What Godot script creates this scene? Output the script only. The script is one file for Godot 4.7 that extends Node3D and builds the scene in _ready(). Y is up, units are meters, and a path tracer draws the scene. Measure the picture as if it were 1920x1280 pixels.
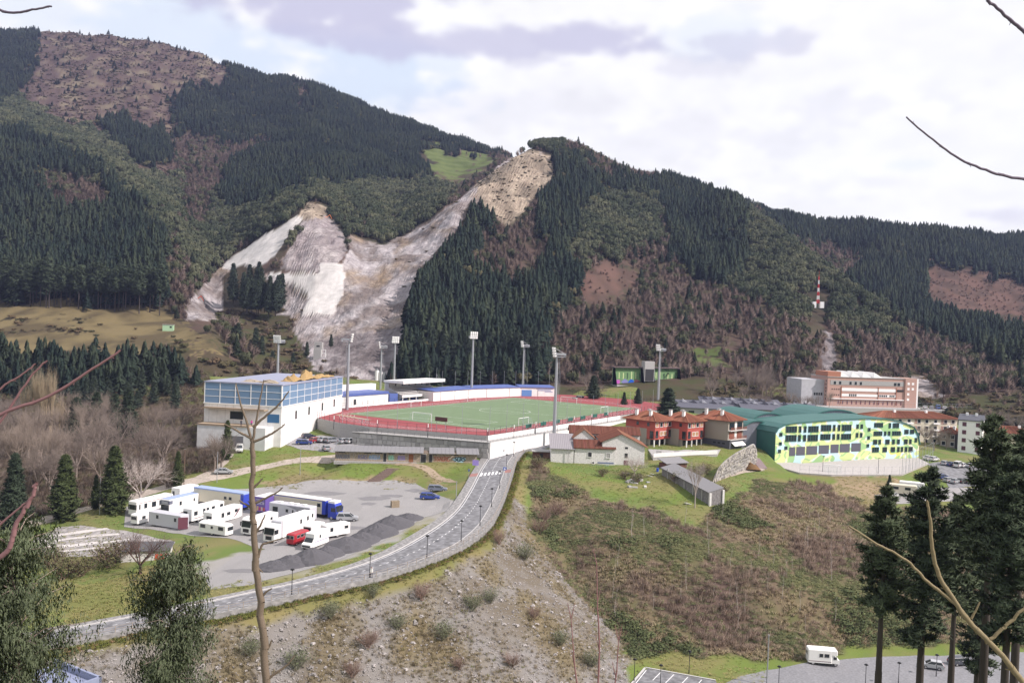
extends Node3D
# Valley town below a quarried hillside: built in metres, y = 0 is the level of the sports ground.
const F := 1645.35
const PITCH := 0.0181
const ROLL := 0.0374
const EYE := 30.84
var rng := RandomNumberGenerator.new()
var fbm := FastNoiseLite.new()
var fbm2 := FastNoiseLite.new()
var fine := FastNoiseLite.new()
var M := {}
var taken := {}

# ---------- pixel rays of the photograph (1920 x 1280) and positions ----------
func ray(u: float, v: float) -> Vector2:
	var du := u - 960.0
	var dv := v - 640.0
	var x := du * cos(ROLL) + dv * sin(ROLL)
	var y := -du * sin(ROLL) + dv * cos(ROLL)
	var d := F * cos(PITCH) - y * sin(PITCH)
	return Vector2(x / d, (-y * cos(PITCH) - F * sin(PITCH)) / d)
func at(u: float, v: float, d: float) -> Vector3:
	var r := ray(u, v)
	return Vector3(r.x * d, EYE + r.y * d, -d)
func on_y(u: float, v: float, y: float) -> Vector3:
	return at(u, v, (y - EYE) / ray(u, v).y)
func pix(p: Vector3) -> Vector2:
	var d := -p.z
	var y := p.y - EYE
	var d2 := d * cos(PITCH) - y * sin(PITCH)
	var y2 := y * cos(PITCH) + d * sin(PITCH)
	var a := p.x / d2 * F
	var b := -y2 / d2 * F
	return Vector2(960 + a * cos(ROLL) - b * sin(ROLL), 640 + a * sin(ROLL) + b * cos(ROLL))

# ---------- mesh building ----------
class MB:
	var v := PackedVector3Array()
	var n := PackedVector3Array()
	var c := PackedColorArray()
	var uv := PackedVector2Array()
	var col := Color(1, 1, 1)
	func tri(a: Vector3, b: Vector3, d: Vector3, nrm := Vector3.ZERO) -> void:
		var g := (d - a).cross(b - a)
		if nrm == Vector3.ZERO:
			nrm = g.normalized()
		elif g.dot(nrm) < 0:
			var t := b
			b = d
			d = t
		v.append(a); v.append(b); v.append(d)
		n.append(nrm); n.append(nrm); n.append(nrm)
		c.append(col); c.append(col); c.append(col)
	func fan(p: Array, nrm: Vector3) -> void:
		for i in range(1, p.size() - 1):
			tri(p[0], p[i], p[i + 1], nrm)
	func face(p: Array, inside: Vector3) -> void:
		var g: Vector3 = (p[2] - p[0]).cross(p[1] - p[0])
		if g.length_squared() < 1e-14 and p.size() > 3:
			g = (p[3] - p[0]).cross(p[2] - p[0])
		g = g.normalized()
		if g.dot(p[0] - inside) < 0:
			g = -g
		fan(p, g)
	func hexa(p: Array) -> void:  # bottom 0-3 round, top 4-7 round
		var m := Vector3.ZERO
		for q in p:
			m += q / 8.0
		face([p[0], p[1], p[2], p[3]], m)
		face([p[4], p[5], p[6], p[7]], m)
		for i in 4:
			var j := (i + 1) % 4
			face([p[i], p[j], p[j + 4], p[i + 4]], m)
	func box(o: Vector3, s: Vector3, b := Basis.IDENTITY) -> void:  # o is the centre
		var h := s * 0.5
		var p := []
		for y in [-1, 1]:
			for q in [[-1, -1], [1, -1], [1, 1], [-1, 1]]:
				p.append(o + b * Vector3(q[0] * h.x, y * h.y, q[1] * h.z))
		hexa(p)
	func bx(x0: float, x1: float, y0: float, y1: float, z0: float, z1: float) -> void:
		box(Vector3((x0 + x1) / 2, (y0 + y1) / 2, (z0 + z1) / 2), Vector3(absf(x1 - x0), absf(y1 - y0), absf(z1 - z0)))
	func wedge(x0: float, x1: float, y0: float, y1: float, z0: float, z1: float, ch: float) -> void:  # box with its four upright and top edges cut
		var k := ch
		var a := [Vector3(x0 + k, y0, z0), Vector3(x1 - k, y0, z0), Vector3(x1, y0, z0 + k), Vector3(x1, y0, z1 - k), Vector3(x1 - k, y0, z1), Vector3(x0 + k, y0, z1), Vector3(x0, y0, z1 - k), Vector3(x0, y0, z0 + k)]
		var m := Vector3((x0 + x1) / 2, (y0 + y1) / 2, (z0 + z1) / 2)
		var up := Vector3(0, y1 - k - y0, 0)
		var t := []
		for q in a:
			t.append(Vector3(m.x + (q.x - m.x) * (1 - 2 * k / absf(x1 - x0)), y1, m.z + (q.z - m.z) * (1 - 2 * k / absf(z1 - z0))))
		for i in 8:
			var j := (i + 1) % 8
			face([a[i], a[j], a[j] + up, a[i] + up], m)
			face([a[i] + up, a[j] + up, t[j], t[i]], m)
		face(t, m)
		face(a, m)
	func cyl(a: Vector3, b: Vector3, r0: float, r1: float, k := 8, cap := true) -> void:
		var d := b - a
		if d.length() < 1e-5:
			return
		d = d.normalized()
		var s := d.cross(Vector3.UP if absf(d.y) < 0.9 else Vector3.RIGHT).normalized()
		var t := d.cross(s)
		for i in k:
			var e0 := s * cos(TAU * i / k) + t * sin(TAU * i / k)
			var e1 := s * cos(TAU * (i + 1) / k) + t * sin(TAU * (i + 1) / k)
			var p0 := a + e0 * r0
			var p1 := a + e1 * r0
			var q0 := b + e0 * r1
			var q1 := b + e1 * r1
			if (q0 - p0).cross(p1 - p0).dot(e0) > 0:
				_t(p0, p1, q0, e0, e1, e0)
				_t(q0, p1, q1, e0, e1, e1)
			else:
				_t(p0, q0, p1, e0, e0, e1)
				_t(q0, q1, p1, e0, e1, e1)
			if cap:
				tri(a, p0, p1, -d)
				tri(b, q0, q1, d)
	func _t(a: Vector3, b: Vector3, d: Vector3, na: Vector3, nb: Vector3, nd: Vector3) -> void:
		v.append(a); v.append(b); v.append(d)
		n.append(na); n.append(nb); n.append(nd)
		c.append(col); c.append(col); c.append(col)
	func poly(p: PackedVector2Array, z0: float, z1: float) -> void:  # outline in x,y pushed along z
		var ix := Geometry2D.triangulate_polygon(p)
		for i in range(0, ix.size(), 3):
			for z in [[z0, -1.0], [z1, 1.0]]:
				tri(Vector3(p[ix[i]].x, p[ix[i]].y, z[0]), Vector3(p[ix[i + 1]].x, p[ix[i + 1]].y, z[0]), Vector3(p[ix[i + 2]].x, p[ix[i + 2]].y, z[0]), Vector3(0, 0, z[1]) * signf(z1 - z0))
		var cw := 1.0 if Geometry2D.is_polygon_clockwise(p) else -1.0
		for i in p.size():
			var a := p[i]
			var b := p[(i + 1) % p.size()]
			var e := (b - a).normalized()
			var nr := Vector3(-e.y, e.x, 0) * cw
			fan([Vector3(a.x, a.y, z0), Vector3(b.x, b.y, z0), Vector3(b.x, b.y, z1), Vector3(a.x, a.y, z1)], nr)
	func slab(p: PackedVector2Array, y0: float, y1: float) -> void:  # outline in x,z pushed along y
		var ix := Geometry2D.triangulate_polygon(p)
		for i in range(0, ix.size(), 3):
			for y in [[y0, -1.0], [y1, 1.0]]:
				tri(Vector3(p[ix[i]].x, y[0], p[ix[i]].y), Vector3(p[ix[i + 1]].x, y[0], p[ix[i + 1]].y), Vector3(p[ix[i + 2]].x, y[0], p[ix[i + 2]].y), Vector3(0, y[1], 0))
		var cw := 1.0 if Geometry2D.is_polygon_clockwise(p) else -1.0
		for i in p.size():
			var a := p[i]
			var b := p[(i + 1) % p.size()]
			var e := (b - a).normalized()
			fan([Vector3(a.x, y0, a.y), Vector3(b.x, y0, b.y), Vector3(b.x, y1, b.y), Vector3(a.x, y1, a.y)], Vector3(-e.y, 0, e.x) * cw)
	func mesh(m: Material) -> ArrayMesh:
		var a := []
		a.resize(Mesh.ARRAY_MAX)
		a[Mesh.ARRAY_VERTEX] = v
		a[Mesh.ARRAY_NORMAL] = n
		a[Mesh.ARRAY_COLOR] = c
		if uv.size() == v.size():
			a[Mesh.ARRAY_TEX_UV] = uv
		var r := ArrayMesh.new()
		r.add_surface_from_arrays(Mesh.PRIMITIVE_TRIANGLES, a)
		r.surface_set_material(0, m)
		return r

func numbered(s: String) -> String:
	if not taken.has(s):
		taken[s] = 0
		return s
	taken[s] += 1
	return "%s_%03d" % [s, taken[s]]
func meta(o: Node, label: String, cat: String, group := "") -> void:
	o.set_meta("label", label)
	o.set_meta("category", cat)
	if group:
		o.set_meta("group", group)
func thing(s: String, label: String, cat: String, p := Vector3.ZERO, turn := 0.0, group := "") -> Node3D:
	var o := Node3D.new()
	o.name = numbered(s)
	add_child(o)
	o.position = p
	o.rotation.y = turn
	meta(o, label, cat, group)
	return o
func part(o: Node, s: String, mb: MB, m: Material) -> MeshInstance3D:
	var q := MeshInstance3D.new()
	q.mesh = mb.mesh(m)
	q.name = s
	o.add_child(q, true)
	return q
func piece(o: Node, s: String, mesh: Mesh, p := Vector3.ZERO) -> MeshInstance3D:
	var q := MeshInstance3D.new()
	q.mesh = mesh
	q.name = s
	o.add_child(q, true)
	q.position = p
	return q
func structure(s: String, mb: MB, m: Material) -> MeshInstance3D:
	var q := MeshInstance3D.new()
	q.mesh = mb.mesh(m)
	q.name = numbered(s)
	add_child(q)
	q.set_meta("kind", "structure")
	return q
func copy(o: Node3D, p: Vector3, turn: float, label := "") -> Node3D:
	var r := o.duplicate()
	var base := String(o.name)
	if base.length() > 4 and base[-4] == "_" and base.right(3).is_valid_int():
		base = base.left(-4)
	r.name = numbered(base)
	add_child(r)
	r.position = p
	r.rotation.y = turn
	if label:
		r.set_meta("label", label)
	return r
func stuff(s: String, mesh: Mesh, tr: Array, cl: Array, label: String, cat: String) -> void:
	if tr.is_empty():
		return
	var m := MultiMesh.new()
	m.transform_format = MultiMesh.TRANSFORM_3D
	m.use_colors = true
	m.mesh = mesh
	m.instance_count = tr.size()
	for i in tr.size():
		m.set_instance_transform(i, tr[i])
		m.set_instance_color(i, cl[i])
	var q := MultiMeshInstance3D.new()
	q.multimesh = m
	q.name = numbered(s)
	add_child(q)
	meta(q, label, cat)
	q.set_meta("kind", "stuff")

# ---------- materials ----------
func L(r: float, g: float, b: float) -> Color:
	return Color(r, g, b).linear_to_srgb()
func noise_tex(freq: float, lo: float, hi: float, oct := 4, size := 512, sd := 1, bump := false) -> NoiseTexture2D:
	var fnl := FastNoiseLite.new()
	fnl.seed = sd
	fnl.frequency = freq
	fnl.fractal_octaves = oct
	fnl.noise_type = FastNoiseLite.TYPE_SIMPLEX_SMOOTH
	var t := NoiseTexture2D.new()
	t.width = size
	t.height = size
	t.seamless = true
	t.noise = fnl
	var g := Gradient.new()
	g.set_color(0, Color(lo, lo, lo))
	g.set_color(1, Color(hi, hi, hi))
	t.color_ramp = g
	if bump:
		t.color_ramp = null
		t.as_normal_map = true
		t.bump_strength = 6.0
	return t
var T := {}
func mat(k: String, c := Color(1, 1, 1), rough := 0.8, tex := "", scale := 0.3, metal := 0.0) -> StandardMaterial3D:
	if M.has(k):
		return M[k]
	var m := StandardMaterial3D.new()
	m.resource_name = k
	m.albedo_color = c
	m.roughness = rough
	m.metallic = metal
	if tex:
		m.albedo_texture = T[tex]
		m.uv1_triplanar = true
		m.uv1_world_triplanar = true
		m.uv1_scale = Vector3.ONE * scale
	M[k] = m
	return m
func vmat(k: String, rough := 0.95, tex := "", scale := 0.3, back := Color(0, 0, 0)) -> StandardMaterial3D:
	var m := mat(k, Color(1, 1, 1), rough, tex, scale)
	m.vertex_color_use_as_albedo = true
	m.metallic_specular = 0.2
	if back != Color(0, 0, 0):
		m.backlight_enabled = true
		m.backlight = back
	return m

# ---------- the place ----------
func _ready() -> void:
	rng.seed = 7
	fbm.seed = 3
	fbm.frequency = 0.011
	fbm.fractal_octaves = 4
	fbm2.seed = 11
	fbm2.frequency = 0.05
	fbm2.fractal_octaves = 3
	fine.seed = 21
	fine.frequency = 0.22
	fine.fractal_octaves = 2
	var cam := Camera3D.new()
	cam.name = "camera"
	add_child(cam)
	cam.position = Vector3(0, EYE, 0)
	cam.rotation = Vector3(-PITCH, 0, 0)
	cam.rotate_object_local(Vector3(0, 0, 1), ROLL)
	cam.fov = rad_to_deg(2 * atan(640.0 / F))
	cam.far = 6000
	cam.near = 0.2
	cam.current = true
	make_sky()
	var sun := DirectionalLight3D.new()
	sun.name = "sun"
	sun.light_energy = 1.6
	sun.light_color = Color(1.0, 0.955, 0.935)
	sun.light_angular_distance = 0.8
	sun.shadow_enabled = true
	add_child(sun)
	sun.look_at_from_position(Vector3.ZERO, -Vector3(0.78, 0.72, 0.28))
	make_materials()
	make_ground()
	make_hills()
	make_all()

func make_sky() -> void:
	var w := 1600
	var h := 800
	var im := Image.create(w, h, false, Image.FORMAT_RGBF)
	var n := FastNoiseLite.new()
	n.seed = 5
	n.frequency = 1.5
	n.fractal_octaves = 5
	# clouds seen from below: [azimuth, elevation, half width, half height, depth of lavender]
	var dark := []
	for q in [[620, 5, 230, 55, 0.85], [700, 62, 150, 40, 0.8], [880, 78, 170, 34, 0.75], [1110, 80, 110, 36, 0.8], [1010, 108, 90, 20, 0.5], [1440, 80, 100, 24, 0.45], [1290, 128, 70, 18, 0.3], [1890, 400, 70, 16, 0.4], [1650, 200, 200, 30, 0.15], [1250, 260, 260, 40, 0.12], [900, 200, 200, 34, 0.12], [1500, 340, 240, 26, 0.12]]:
		var r := ray(q[0], q[1])
		dark.append([atan2(r.x, 1.0), atan2(r.y, sqrt(1 + r.x * r.x)), q[2] / F, q[3] / F, q[4]])
	var blue := []
	for q in [[680, 140, 200, 70, 0.95], [330, 60, 150, 70, 0.8], [480, 110, 130, 55, 0.9], [620, 190, 160, 50, 0.6], [1350, 60, 120, 40, 0.4], [820, 120, 90, 30, 0.6], [90, 30, 120, 30, 0.5], [1700, 310, 70, 14, 0.35], [760, 260, 70, 30, 0.4]]:
		var r := ray(q[0], q[1])
		blue.append([atan2(r.x, 1.0), atan2(r.y, sqrt(1 + r.x * r.x)), q[2] / F, q[3] / F, q[4]])
	for y in h:
		var el := PI / 2 - (y + 0.5) / h * PI
		for x in w:
			var az := wrapf((x + 0.5) / w * TAU, -PI, PI)
			var dir := Vector3(cos(el) * sin(az), sin(el), -cos(el) * cos(az))
			var s := dir * Vector3(1, 2.2, 1)
			var k := n.get_noise_3dv(s * 2.2)
			var k2 := n.get_noise_3dv(s * 6.0 + Vector3(7, 1, 3))
			var k3 := n.get_noise_3dv(s * 17.0) if absf(az) < 0.8 else 0.0
			var white := Vector3(0.86, 0.855, 0.87) * (1.0 + 0.09 * k2 + 0.05 * k + 0.05 * k3)
			var b := clampf(0.16 + 0.9 * k, 0.0, 0.55)
			var g := clampf(-0.12 - 0.8 * n.get_noise_3dv(s * 1.7 + Vector3(20, 3, 9)), 0.0, 0.5)
			if absf(az) < 0.75 and el < 0.6:
				b *= 0.1
				g *= 0.1
			for q in blue:
				var e := Vector2((az - q[0]) / q[2], (el - q[1]) / q[3]).length() + 0.75 * k2 + 0.2 * k + 0.4 * k3
				b = maxf(b, q[4] * (1.0 - smoothstep(0.5, 1.15, e)))
			for q in dark:
				var e := Vector2((az - q[0]) / q[2], (el - q[1]) / q[3]).length() + 1.1 * k2 + 0.3 * k + 0.55 * k3
				g = maxf(g, q[4] * (1.0 - smoothstep(0.5, 1.15, e)))
			var cl := white.lerp(Vector3(0.63, 0.71, 0.83), b)
			cl = cl.lerp(Vector3(0.50, 0.49, 0.65), g)
			if el < 0:
				cl = cl.lerp(Vector3(0.35, 0.36, 0.36), clampf(-el * 6, 0, 1))
			im.set_pixel(x, y, Color(cl.x, cl.y, cl.z))
	var sm := PanoramaSkyMaterial.new()
	sm.panorama = ImageTexture.create_from_image(im)
	var sky := Sky.new()
	sky.sky_material = sm
	var e := Environment.new()
	e.background_mode = Environment.BG_SKY
	e.sky = sky
	e.tonemap_mode = Environment.TONE_MAPPER_LINEAR
	e.tonemap_exposure = 1.22
	e.sdfgi_enabled = true
	e.ssao_enabled = true
	e.ssil_enabled = true
	e.fog_enabled = true
	e.fog_density = 0.00008
	e.fog_light_color = Color(0.74, 0.79, 1.0)
	var we := WorldEnvironment.new()
	we.environment = e
	we.name = "environment"
	add_child(we)

func make_materials() -> void:
	T.soft = noise_tex(0.012, 0.62, 1.0, 5, 512, 2)
	T.grit = noise_tex(0.09, 0.55, 1.0, 4, 512, 3)
	T.wear = noise_tex(0.02, 0.80, 1.0, 5, 512, 4)
	T.stain = noise_tex(0.008, 0.90, 1.0, 6, 512, 6)
	vmat("ground", 1.0, "grit", 0.22)
	var cr := FastNoiseLite.new()
	cr.seed = 8
	cr.noise_type = FastNoiseLite.TYPE_CELLULAR
	cr.cellular_return_type = FastNoiseLite.RETURN_DISTANCE2_SUB
	cr.frequency = 0.012
	cr.fractal_octaves = 5
	cr.fractal_gain = 0.7
	cr.domain_warp_enabled = true
	cr.domain_warp_amplitude = 40.0
	cr.domain_warp_frequency = 0.01
	for k in ["crack", "relief"]:
		var t := NoiseTexture2D.new()
		t.width = 512
		t.height = 512
		t.seamless = true
		t.noise = cr
		var g := Gradient.new()
		g.set_color(0, Color(0.62, 0.60, 0.60) if k == "crack" else Color.BLACK)
		g.set_color(1, Color.WHITE)
		if k == "crack":
			g.set_offset(1, 0.6)
		t.color_ramp = g
		T[k] = t
	var rk := vmat("rock", 1.0, "crack", 0.017)
	rk.heightmap_enabled = true
	rk.heightmap_texture = T.relief
	rk.heightmap_scale = 120.0
	vmat("quarry_face", 1.0, "wear", 0.02)
	vmat("leaf", 0.9, "", 1, L(0.16, 0.2, 0.07))
	vmat("twig", 0.95)
	vmat("stone", 0.95, "wear", 0.9)
	vmat("plain", 0.8)
	mat("white_wall", L(0.80, 0.785, 0.77), 0.85, "stain", 0.12)
	mat("old_white", L(0.78, 0.76, 0.745), 0.9, "wear", 0.2)
	mat("concrete", L(0.42, 0.41, 0.40), 0.9, "wear", 0.25)
	mat("asphalt", L(0.27, 0.27, 0.285), 0.9, "soft", 0.09)
	mat("pavement", L(0.37, 0.36, 0.355), 0.9, "soft", 0.2)
	mat("kerb", L(0.46, 0.45, 0.44), 0.9)
	mat("paint", L(0.72, 0.72, 0.72), 0.7)
	mat("gravel", L(0.46, 0.445, 0.44), 1.0, "grit", 0.12)
	mat("dark_gravel", L(0.15, 0.145, 0.16), 1.0, "grit", 0.3)
	mat("glass", L(0.02, 0.026, 0.03), 0.12)
	mat("dark", L(0.02, 0.02, 0.022), 0.6)
	mat("steel", L(0.36, 0.37, 0.40), 0.45, "", 1, 0.4)
	mat("lamp_black", L(0.03, 0.03, 0.035), 0.5)
	mat("rubber", L(0.018, 0.018, 0.02), 0.9)
	mat("rim", L(0.45, 0.45, 0.46), 0.35, "", 1, 0.6)
	mat("car_glass", L(0.03, 0.036, 0.04), 0.08)
	mat("white_paint", L(0.78, 0.775, 0.76), 0.35)
	mat("tail", L(0.35, 0.02, 0.02), 0.3)
	mat("headlight", L(0.7, 0.7, 0.68), 0.15)
	mat("tile", L(0.40, 0.155, 0.085), 0.9, "wear", 0.5)
	mat("tile_old", L(0.33, 0.135, 0.085), 0.95, "grit", 0.35)
	mat("brick", L(0.44, 0.19, 0.12), 0.9, "wear", 0.5)

# ---------- ground near the camera: levels known at traced points, joined by triangles ----------
const X0 := -270.0
const Z0 := 0.0
const STEP := 1.6
const NX := 340
const NZ := 300
var hg := PackedFloat32Array()
var road_in := []
var road_out := []

func road_edges() -> void:
	for q in [[-60, 1205, -16.0], [130, 1172, -15], [290, 1143, -14], [440, 1112, -13.2], [560, 1086, -12.4], [680, 1050, -11.4], [760, 1010, -10.6], [830, 965, -9.6], [862, 925, -8.2], [885, 885, -6.8], [905, 855, -5.5]]:
		road_in.append(on_y(q[0], q[1], q[2]))
	for q in [[-60, 1245, -16.0], [135, 1205, -15], [290, 1172, -14], [440, 1145, -13.2], [560, 1115, -12.4], [700, 1085, -11.4], [800, 1052, -10.6], [870, 1023, -9.9], [915, 990, -9.1], [935, 960, -8.4], [950, 925, -7.5], [960, 895, -6.7], [970, 865, -5.8], [983, 848, -5.3]]:
		road_out.append(on_y(q[0], q[1], q[2]))
	road_in = resample(road_in, 90)
	road_out = resample(road_out, 90)

func resample(p: Array, n: int) -> Array:
	var c := Curve3D.new()
	for i in p.size():
		var a: Vector3 = p[maxi(i - 1, 0)]
		var b: Vector3 = p[mini(i + 1, p.size() - 1)]
		var t := (b - a) / 6.0
		c.add_point(p[i], -t, t)
	var r := []
	c.bake_interval = 0.2 if (p[0] as Vector3).distance_to(p[-1]) > 15 else 0.01
	var len := c.get_baked_length()
	for i in n + 1:
		r.append(c.sample_baked(len * i / n, true))
	return r

func make_ground() -> void:
	road_edges()
	var pts := []
	for i in range(0, 91, 6):
		pts.append(road_in[i])
		pts.append(road_out[i])
	for q in [
		# field, lot, park
		[130, 1160, -15.3], [200, 1085, -15.2], [100, 1000, -15], [30, 1010, -15.2], [300, 1080, -14.4], [420, 1105, -13.6], [240, 1130, -14.6],
		[400, 1060, -13.5], [480, 1070, -13.0], [560, 1060, -12.4], [660, 1025, -11.6], [740, 985, -10.9], [835, 950, -9.7], [760, 907, -10.2], [600, 900, -10.7], [515, 915, -11.4], [430, 960, -12.2], [350, 1000, -13.2], [240, 985, -13.9], [240, 940, -13.3],
		[850, 905, -8.8], [830, 890, -8.2], [868, 880, -7.0],
		[-20, 1000, -15], [0, 940, -13.8], [130, 965, -13.7], [240, 935, -12.6], [345, 908, -10.6], [470, 880, -8.3], [560, 862, -7.0], [630, 853, -6.2], [440, 905, -10.4],
		[560, 868, -7.1], [660, 872, -6.7], [760, 875, -6.7], [860, 872, -6.3], [700, 862, -6.2], [880, 862, -5.8],
		[440, 850, -6.5], [430, 828, -5.8], [540, 828, -5.2], [640, 838, -5.2], [760, 842, -5.2], [880, 850, -5.2], [560, 812, -4.0], [600, 800, -3.0],
		[300, 850, -8.6], [200, 880, -11], [100, 900, -12.4], [0, 890, -12.8], [380, 815, -6.5], [300, 815, -8.2], [150, 830, -10], [0, 830, -11], [-100, 850, -12], [-150, 1000, -15], [-150, 1100, -15.5], [-100, 1180, -16],
		[250, 790, -8], [100, 795, -9], [0, 790, -9], [-150, 800, -9], [330, 770, -5],
		# bramble slope right of the road
		[985, 900, -8.0], [1030, 1000, -14.5], [1090, 1100, -21.5], [1165, 1205, -27.2], [1020, 930, -9.2], [1120, 1000, -13.5], [1200, 1100, -20.5], [1290, 1180, -26], [1250, 1020, -14.5], [1330, 1080, -19], [1400, 1000, -14], [1450, 1100, -20], [1560, 1010, -15], [1600, 1120, -22], [1700, 1050, -18], [1800, 1080, -20], [1900, 1050, -18], [1500, 1180, -26], [1680, 1180, -26.5],
		[990, 858, -5.6], [1040, 886, -6.4], [1100, 902, -7.2], [1170, 915, -8.2], [1225, 905, -7.8], [1290, 935, -9.4], [1340, 948, -10.2], [1350, 905, -7.2], [1420, 888, -7.4], [1500, 888, -8.2], [1600, 893, -8.6], [1730, 897, -9.2], [1480, 930, -10], [1640, 930, -11.5],
		[1700, 940, -12.4], [1760, 935, -12.4], [1850, 930, -12.4], [1950, 925, -12.5], [1640, 945, -12.6], [1690, 955, -13.5], [1850, 955, -14],
		# yards and houses
		[1045, 845, -5.4], [1100, 868, -6.0], [1180, 880, -6.4], [1210, 862, -5.6], [1040, 822, -4.2], [1100, 812, -3.4], [1180, 830, -3.6], [1250, 838, -4.0], [1330, 838, -4.0], [1400, 835, -4.4], [1300, 870, -5.4], [1410, 850, -5.0], [1340, 880, -6.2],
		[1160, 783, -1.2], [1280, 790, -1.6], [1280, 770, -1.0], [1440, 800, -3.5], [1540, 790, -3.5], [1440, 862, -6.6], [1440, 880, -7.4], [1580, 868, -7.6], [1720, 862, -8.0], [1800, 875, -9.0], [1790, 900, -10.4], [1900, 890, -10.0], [1740, 830, -8.0], [1830, 850, -9.0], [1930, 850, -10], [2080, 860, -11], [2080, 930, -13], [1740, 790, -6.0], [1850, 790, -8.0], [2000, 790, -9.0],
		# foot of the lot in the valley
		[1180, 1268, -29], [1350, 1242, -29], [1520, 1243, -29], [1640, 1226, -29], [1760, 1226, -29], [1900, 1230, -29], [2080, 1210, -29],
	]:
		pts.append(on_y(q[0], q[1], q[2]))
	for q in [[-62, -100, -28.5], [-45, -105, -28.5], [-27, -117, -28], [-10, -126, -28], [6, -136, -28.3], [20, -148, -28.6], [-110, -95, -28], [-150, -100, -26],
		[0, -2, 29.1], [-40, -2, 30], [40, -2, 28.5], [0, -14, 22.0], [-90, -2, 31], [90, -2, 28], [0, -30, 11.5], [-60, -30, 12], [60, -30, 11], [0, -62, -9], [-60, -62, -9], [60, -62, -10], [130, -62, -9], [-130, -62, -8], [0, -92, -24], [60, -98, -27], [110, -98, -27], [160, -100, -26], [-60, -84, -23],
		[20, -118, -29.2], [60, -122, -29.2], [110, -125, -29.2], [30, -160, -28.6], [-180, -2, 32], [180, -2, 30], [-200, -80, -14], [200, -80, -10], [-268, -1, 34], [270, -1, 32], [-268, -478, 60], [272, -478, 12], [-268, -250, -10], [272, -250, -14], [272, -120, -28], [-268, -120, -18], [200, -170, -28],
		# sports ground shelf and the land behind
		[-45, -262, -4.2], [-6, -256, -4.6], [20, -300, -2.5], [0, -320, -2.2], [-30, -300, -2.8], [40, -380, -1.6], [-50, -330, -1.6], [-20, -390, -0.9], [15, -420, -0.3], [70, -400, 0.0], [70, -350, -1.0], [-60, -360, 0.0], [-80, -330, -1.0], [-75, -290, -3.5], [-95, -270, -4.5], [-110, -300, -4.0], [60, -420, 3.2], [95, -430, 4.0], [95, -395, 1.0], [130, -400, -0.5], [170, -400, -2.0], [200, -400, -3.0], [130, -350, -2.6], [180, -350, -5.0], [100, -320, -3.5], [240, -350, -7],
		[-60, -420, 2.0], [-100, -400, 6], [-100, -340, -1.0], [-30, -470, 1.0], [40, -470, 6.0], [110, -470, 9.0], [180, -470, 10.0], [-120, -440, 16.0], [-150, -330, -6.0], [-170, -360, 4.0], [-170, -400, 16.0], [-200, -330, -6.0], [-210, -400, 18], [-260, -340, -4], [-110, -350, 0.0], [-130, -372, 6.0], [-260, -400, 18], [-150, -470, 28], [-200, -470, 31]]:
		pts.append(Vector3(q[0], q[2], q[1]))
	var flat := PackedVector2Array()
	for p in pts:
		flat.append(Vector2(p.x, p.z))
	var tr := Geometry2D.triangulate_delaunay(flat)
	hg.resize(NX * NZ)
	hg.fill(-30)
	for i in range(0, tr.size(), 3):
		var a := flat[tr[i]]
		var b := flat[tr[i + 1]]
		var c := flat[tr[i + 2]]
		var ya: float = pts[tr[i]].y
		var yb: float = pts[tr[i + 1]].y
		var yc: float = pts[tr[i + 2]].y
		var den := (b.y - c.y) * (a.x - c.x) + (c.x - b.x) * (a.y - c.y)
		if absf(den) < 1e-6:
			continue
		var lo := a.min(b).min(c)
		var hi := a.max(b).max(c)
		for iz in range(maxi(0, floori((Z0 - hi.y) / STEP)), mini(NZ - 1, ceili((Z0 - lo.y) / STEP)) + 1):
			for ix in range(maxi(0, floori((lo.x - X0) / STEP)), mini(NX - 1, ceili((hi.x - X0) / STEP)) + 1):
				var x := X0 + ix * STEP
				var z := Z0 - iz * STEP
				var w0 := ((b.y - c.y) * (x - c.x) + (c.x - b.x) * (z - c.y)) / den
				var w1 := ((c.y - a.y) * (x - c.x) + (a.x - c.x) * (z - c.y)) / den
				var w2 := 1 - w0 - w1
				if w0 > -0.001 and w1 > -0.001 and w2 > -0.001:
					hg[iz * NX + ix] = ya * w0 + yb * w1 + yc * w2
	for k in 2:
		var o := hg.duplicate()
		for iz in range(1, NZ - 1):
			for ix in range(1, NX - 1):
				var j := iz * NX + ix
				hg[j] = (o[j] * 4 + o[j - 1] + o[j + 1] + o[j - NX] + o[j + NX]) / 8.0
	for iz in NZ:
		for ix in NX:
			var x := X0 + ix * STEP
			var z := Z0 - iz * STEP
			hg[iz * NX + ix] += 0.45 * fbm2.get_noise_2d(x, z) + 0.12 * fine.get_noise_2d(x, z)
	# behind the foot of the hills the lofted hillside takes over
	for iz in range(205, NZ):
		for ix in NX:
			var x := X0 + ix * STEP
			var d := iz * STEP
			var u := pix(Vector3(x, 0, -d)).x
			var over := d - foot_at(u)
			if over > 0:
				hg[iz * NX + ix] = minf(hg[iz * NX + ix], 20.0) - over * 0.5
	# press the ground under the road
	for i in 90:
		var q := PackedVector2Array()
		var e: Vector3 = (road_in[i] - road_out[i]).normalized() * 1.2
		for p in [road_in[i] + e, road_in[i + 1] + e, road_out[i + 1] - e, road_out[i] - e]:
			q.append(Vector2(p.x, p.z))
		press(q, minf(road_in[i].y, road_in[i + 1].y) - 0.28, 0.0)
	var yr := func(u, v, y): 
		var p := on_y(u, v, y)
		return Vector2(p.x, p.z)
	press(PackedVector2Array([yr.call(1175, 1290, -29), yr.call(1208, 1250, -29), yr.call(1345, 1275, -29), yr.call(1360, 1300, -29)]), -29.25, 0.0)
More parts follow.
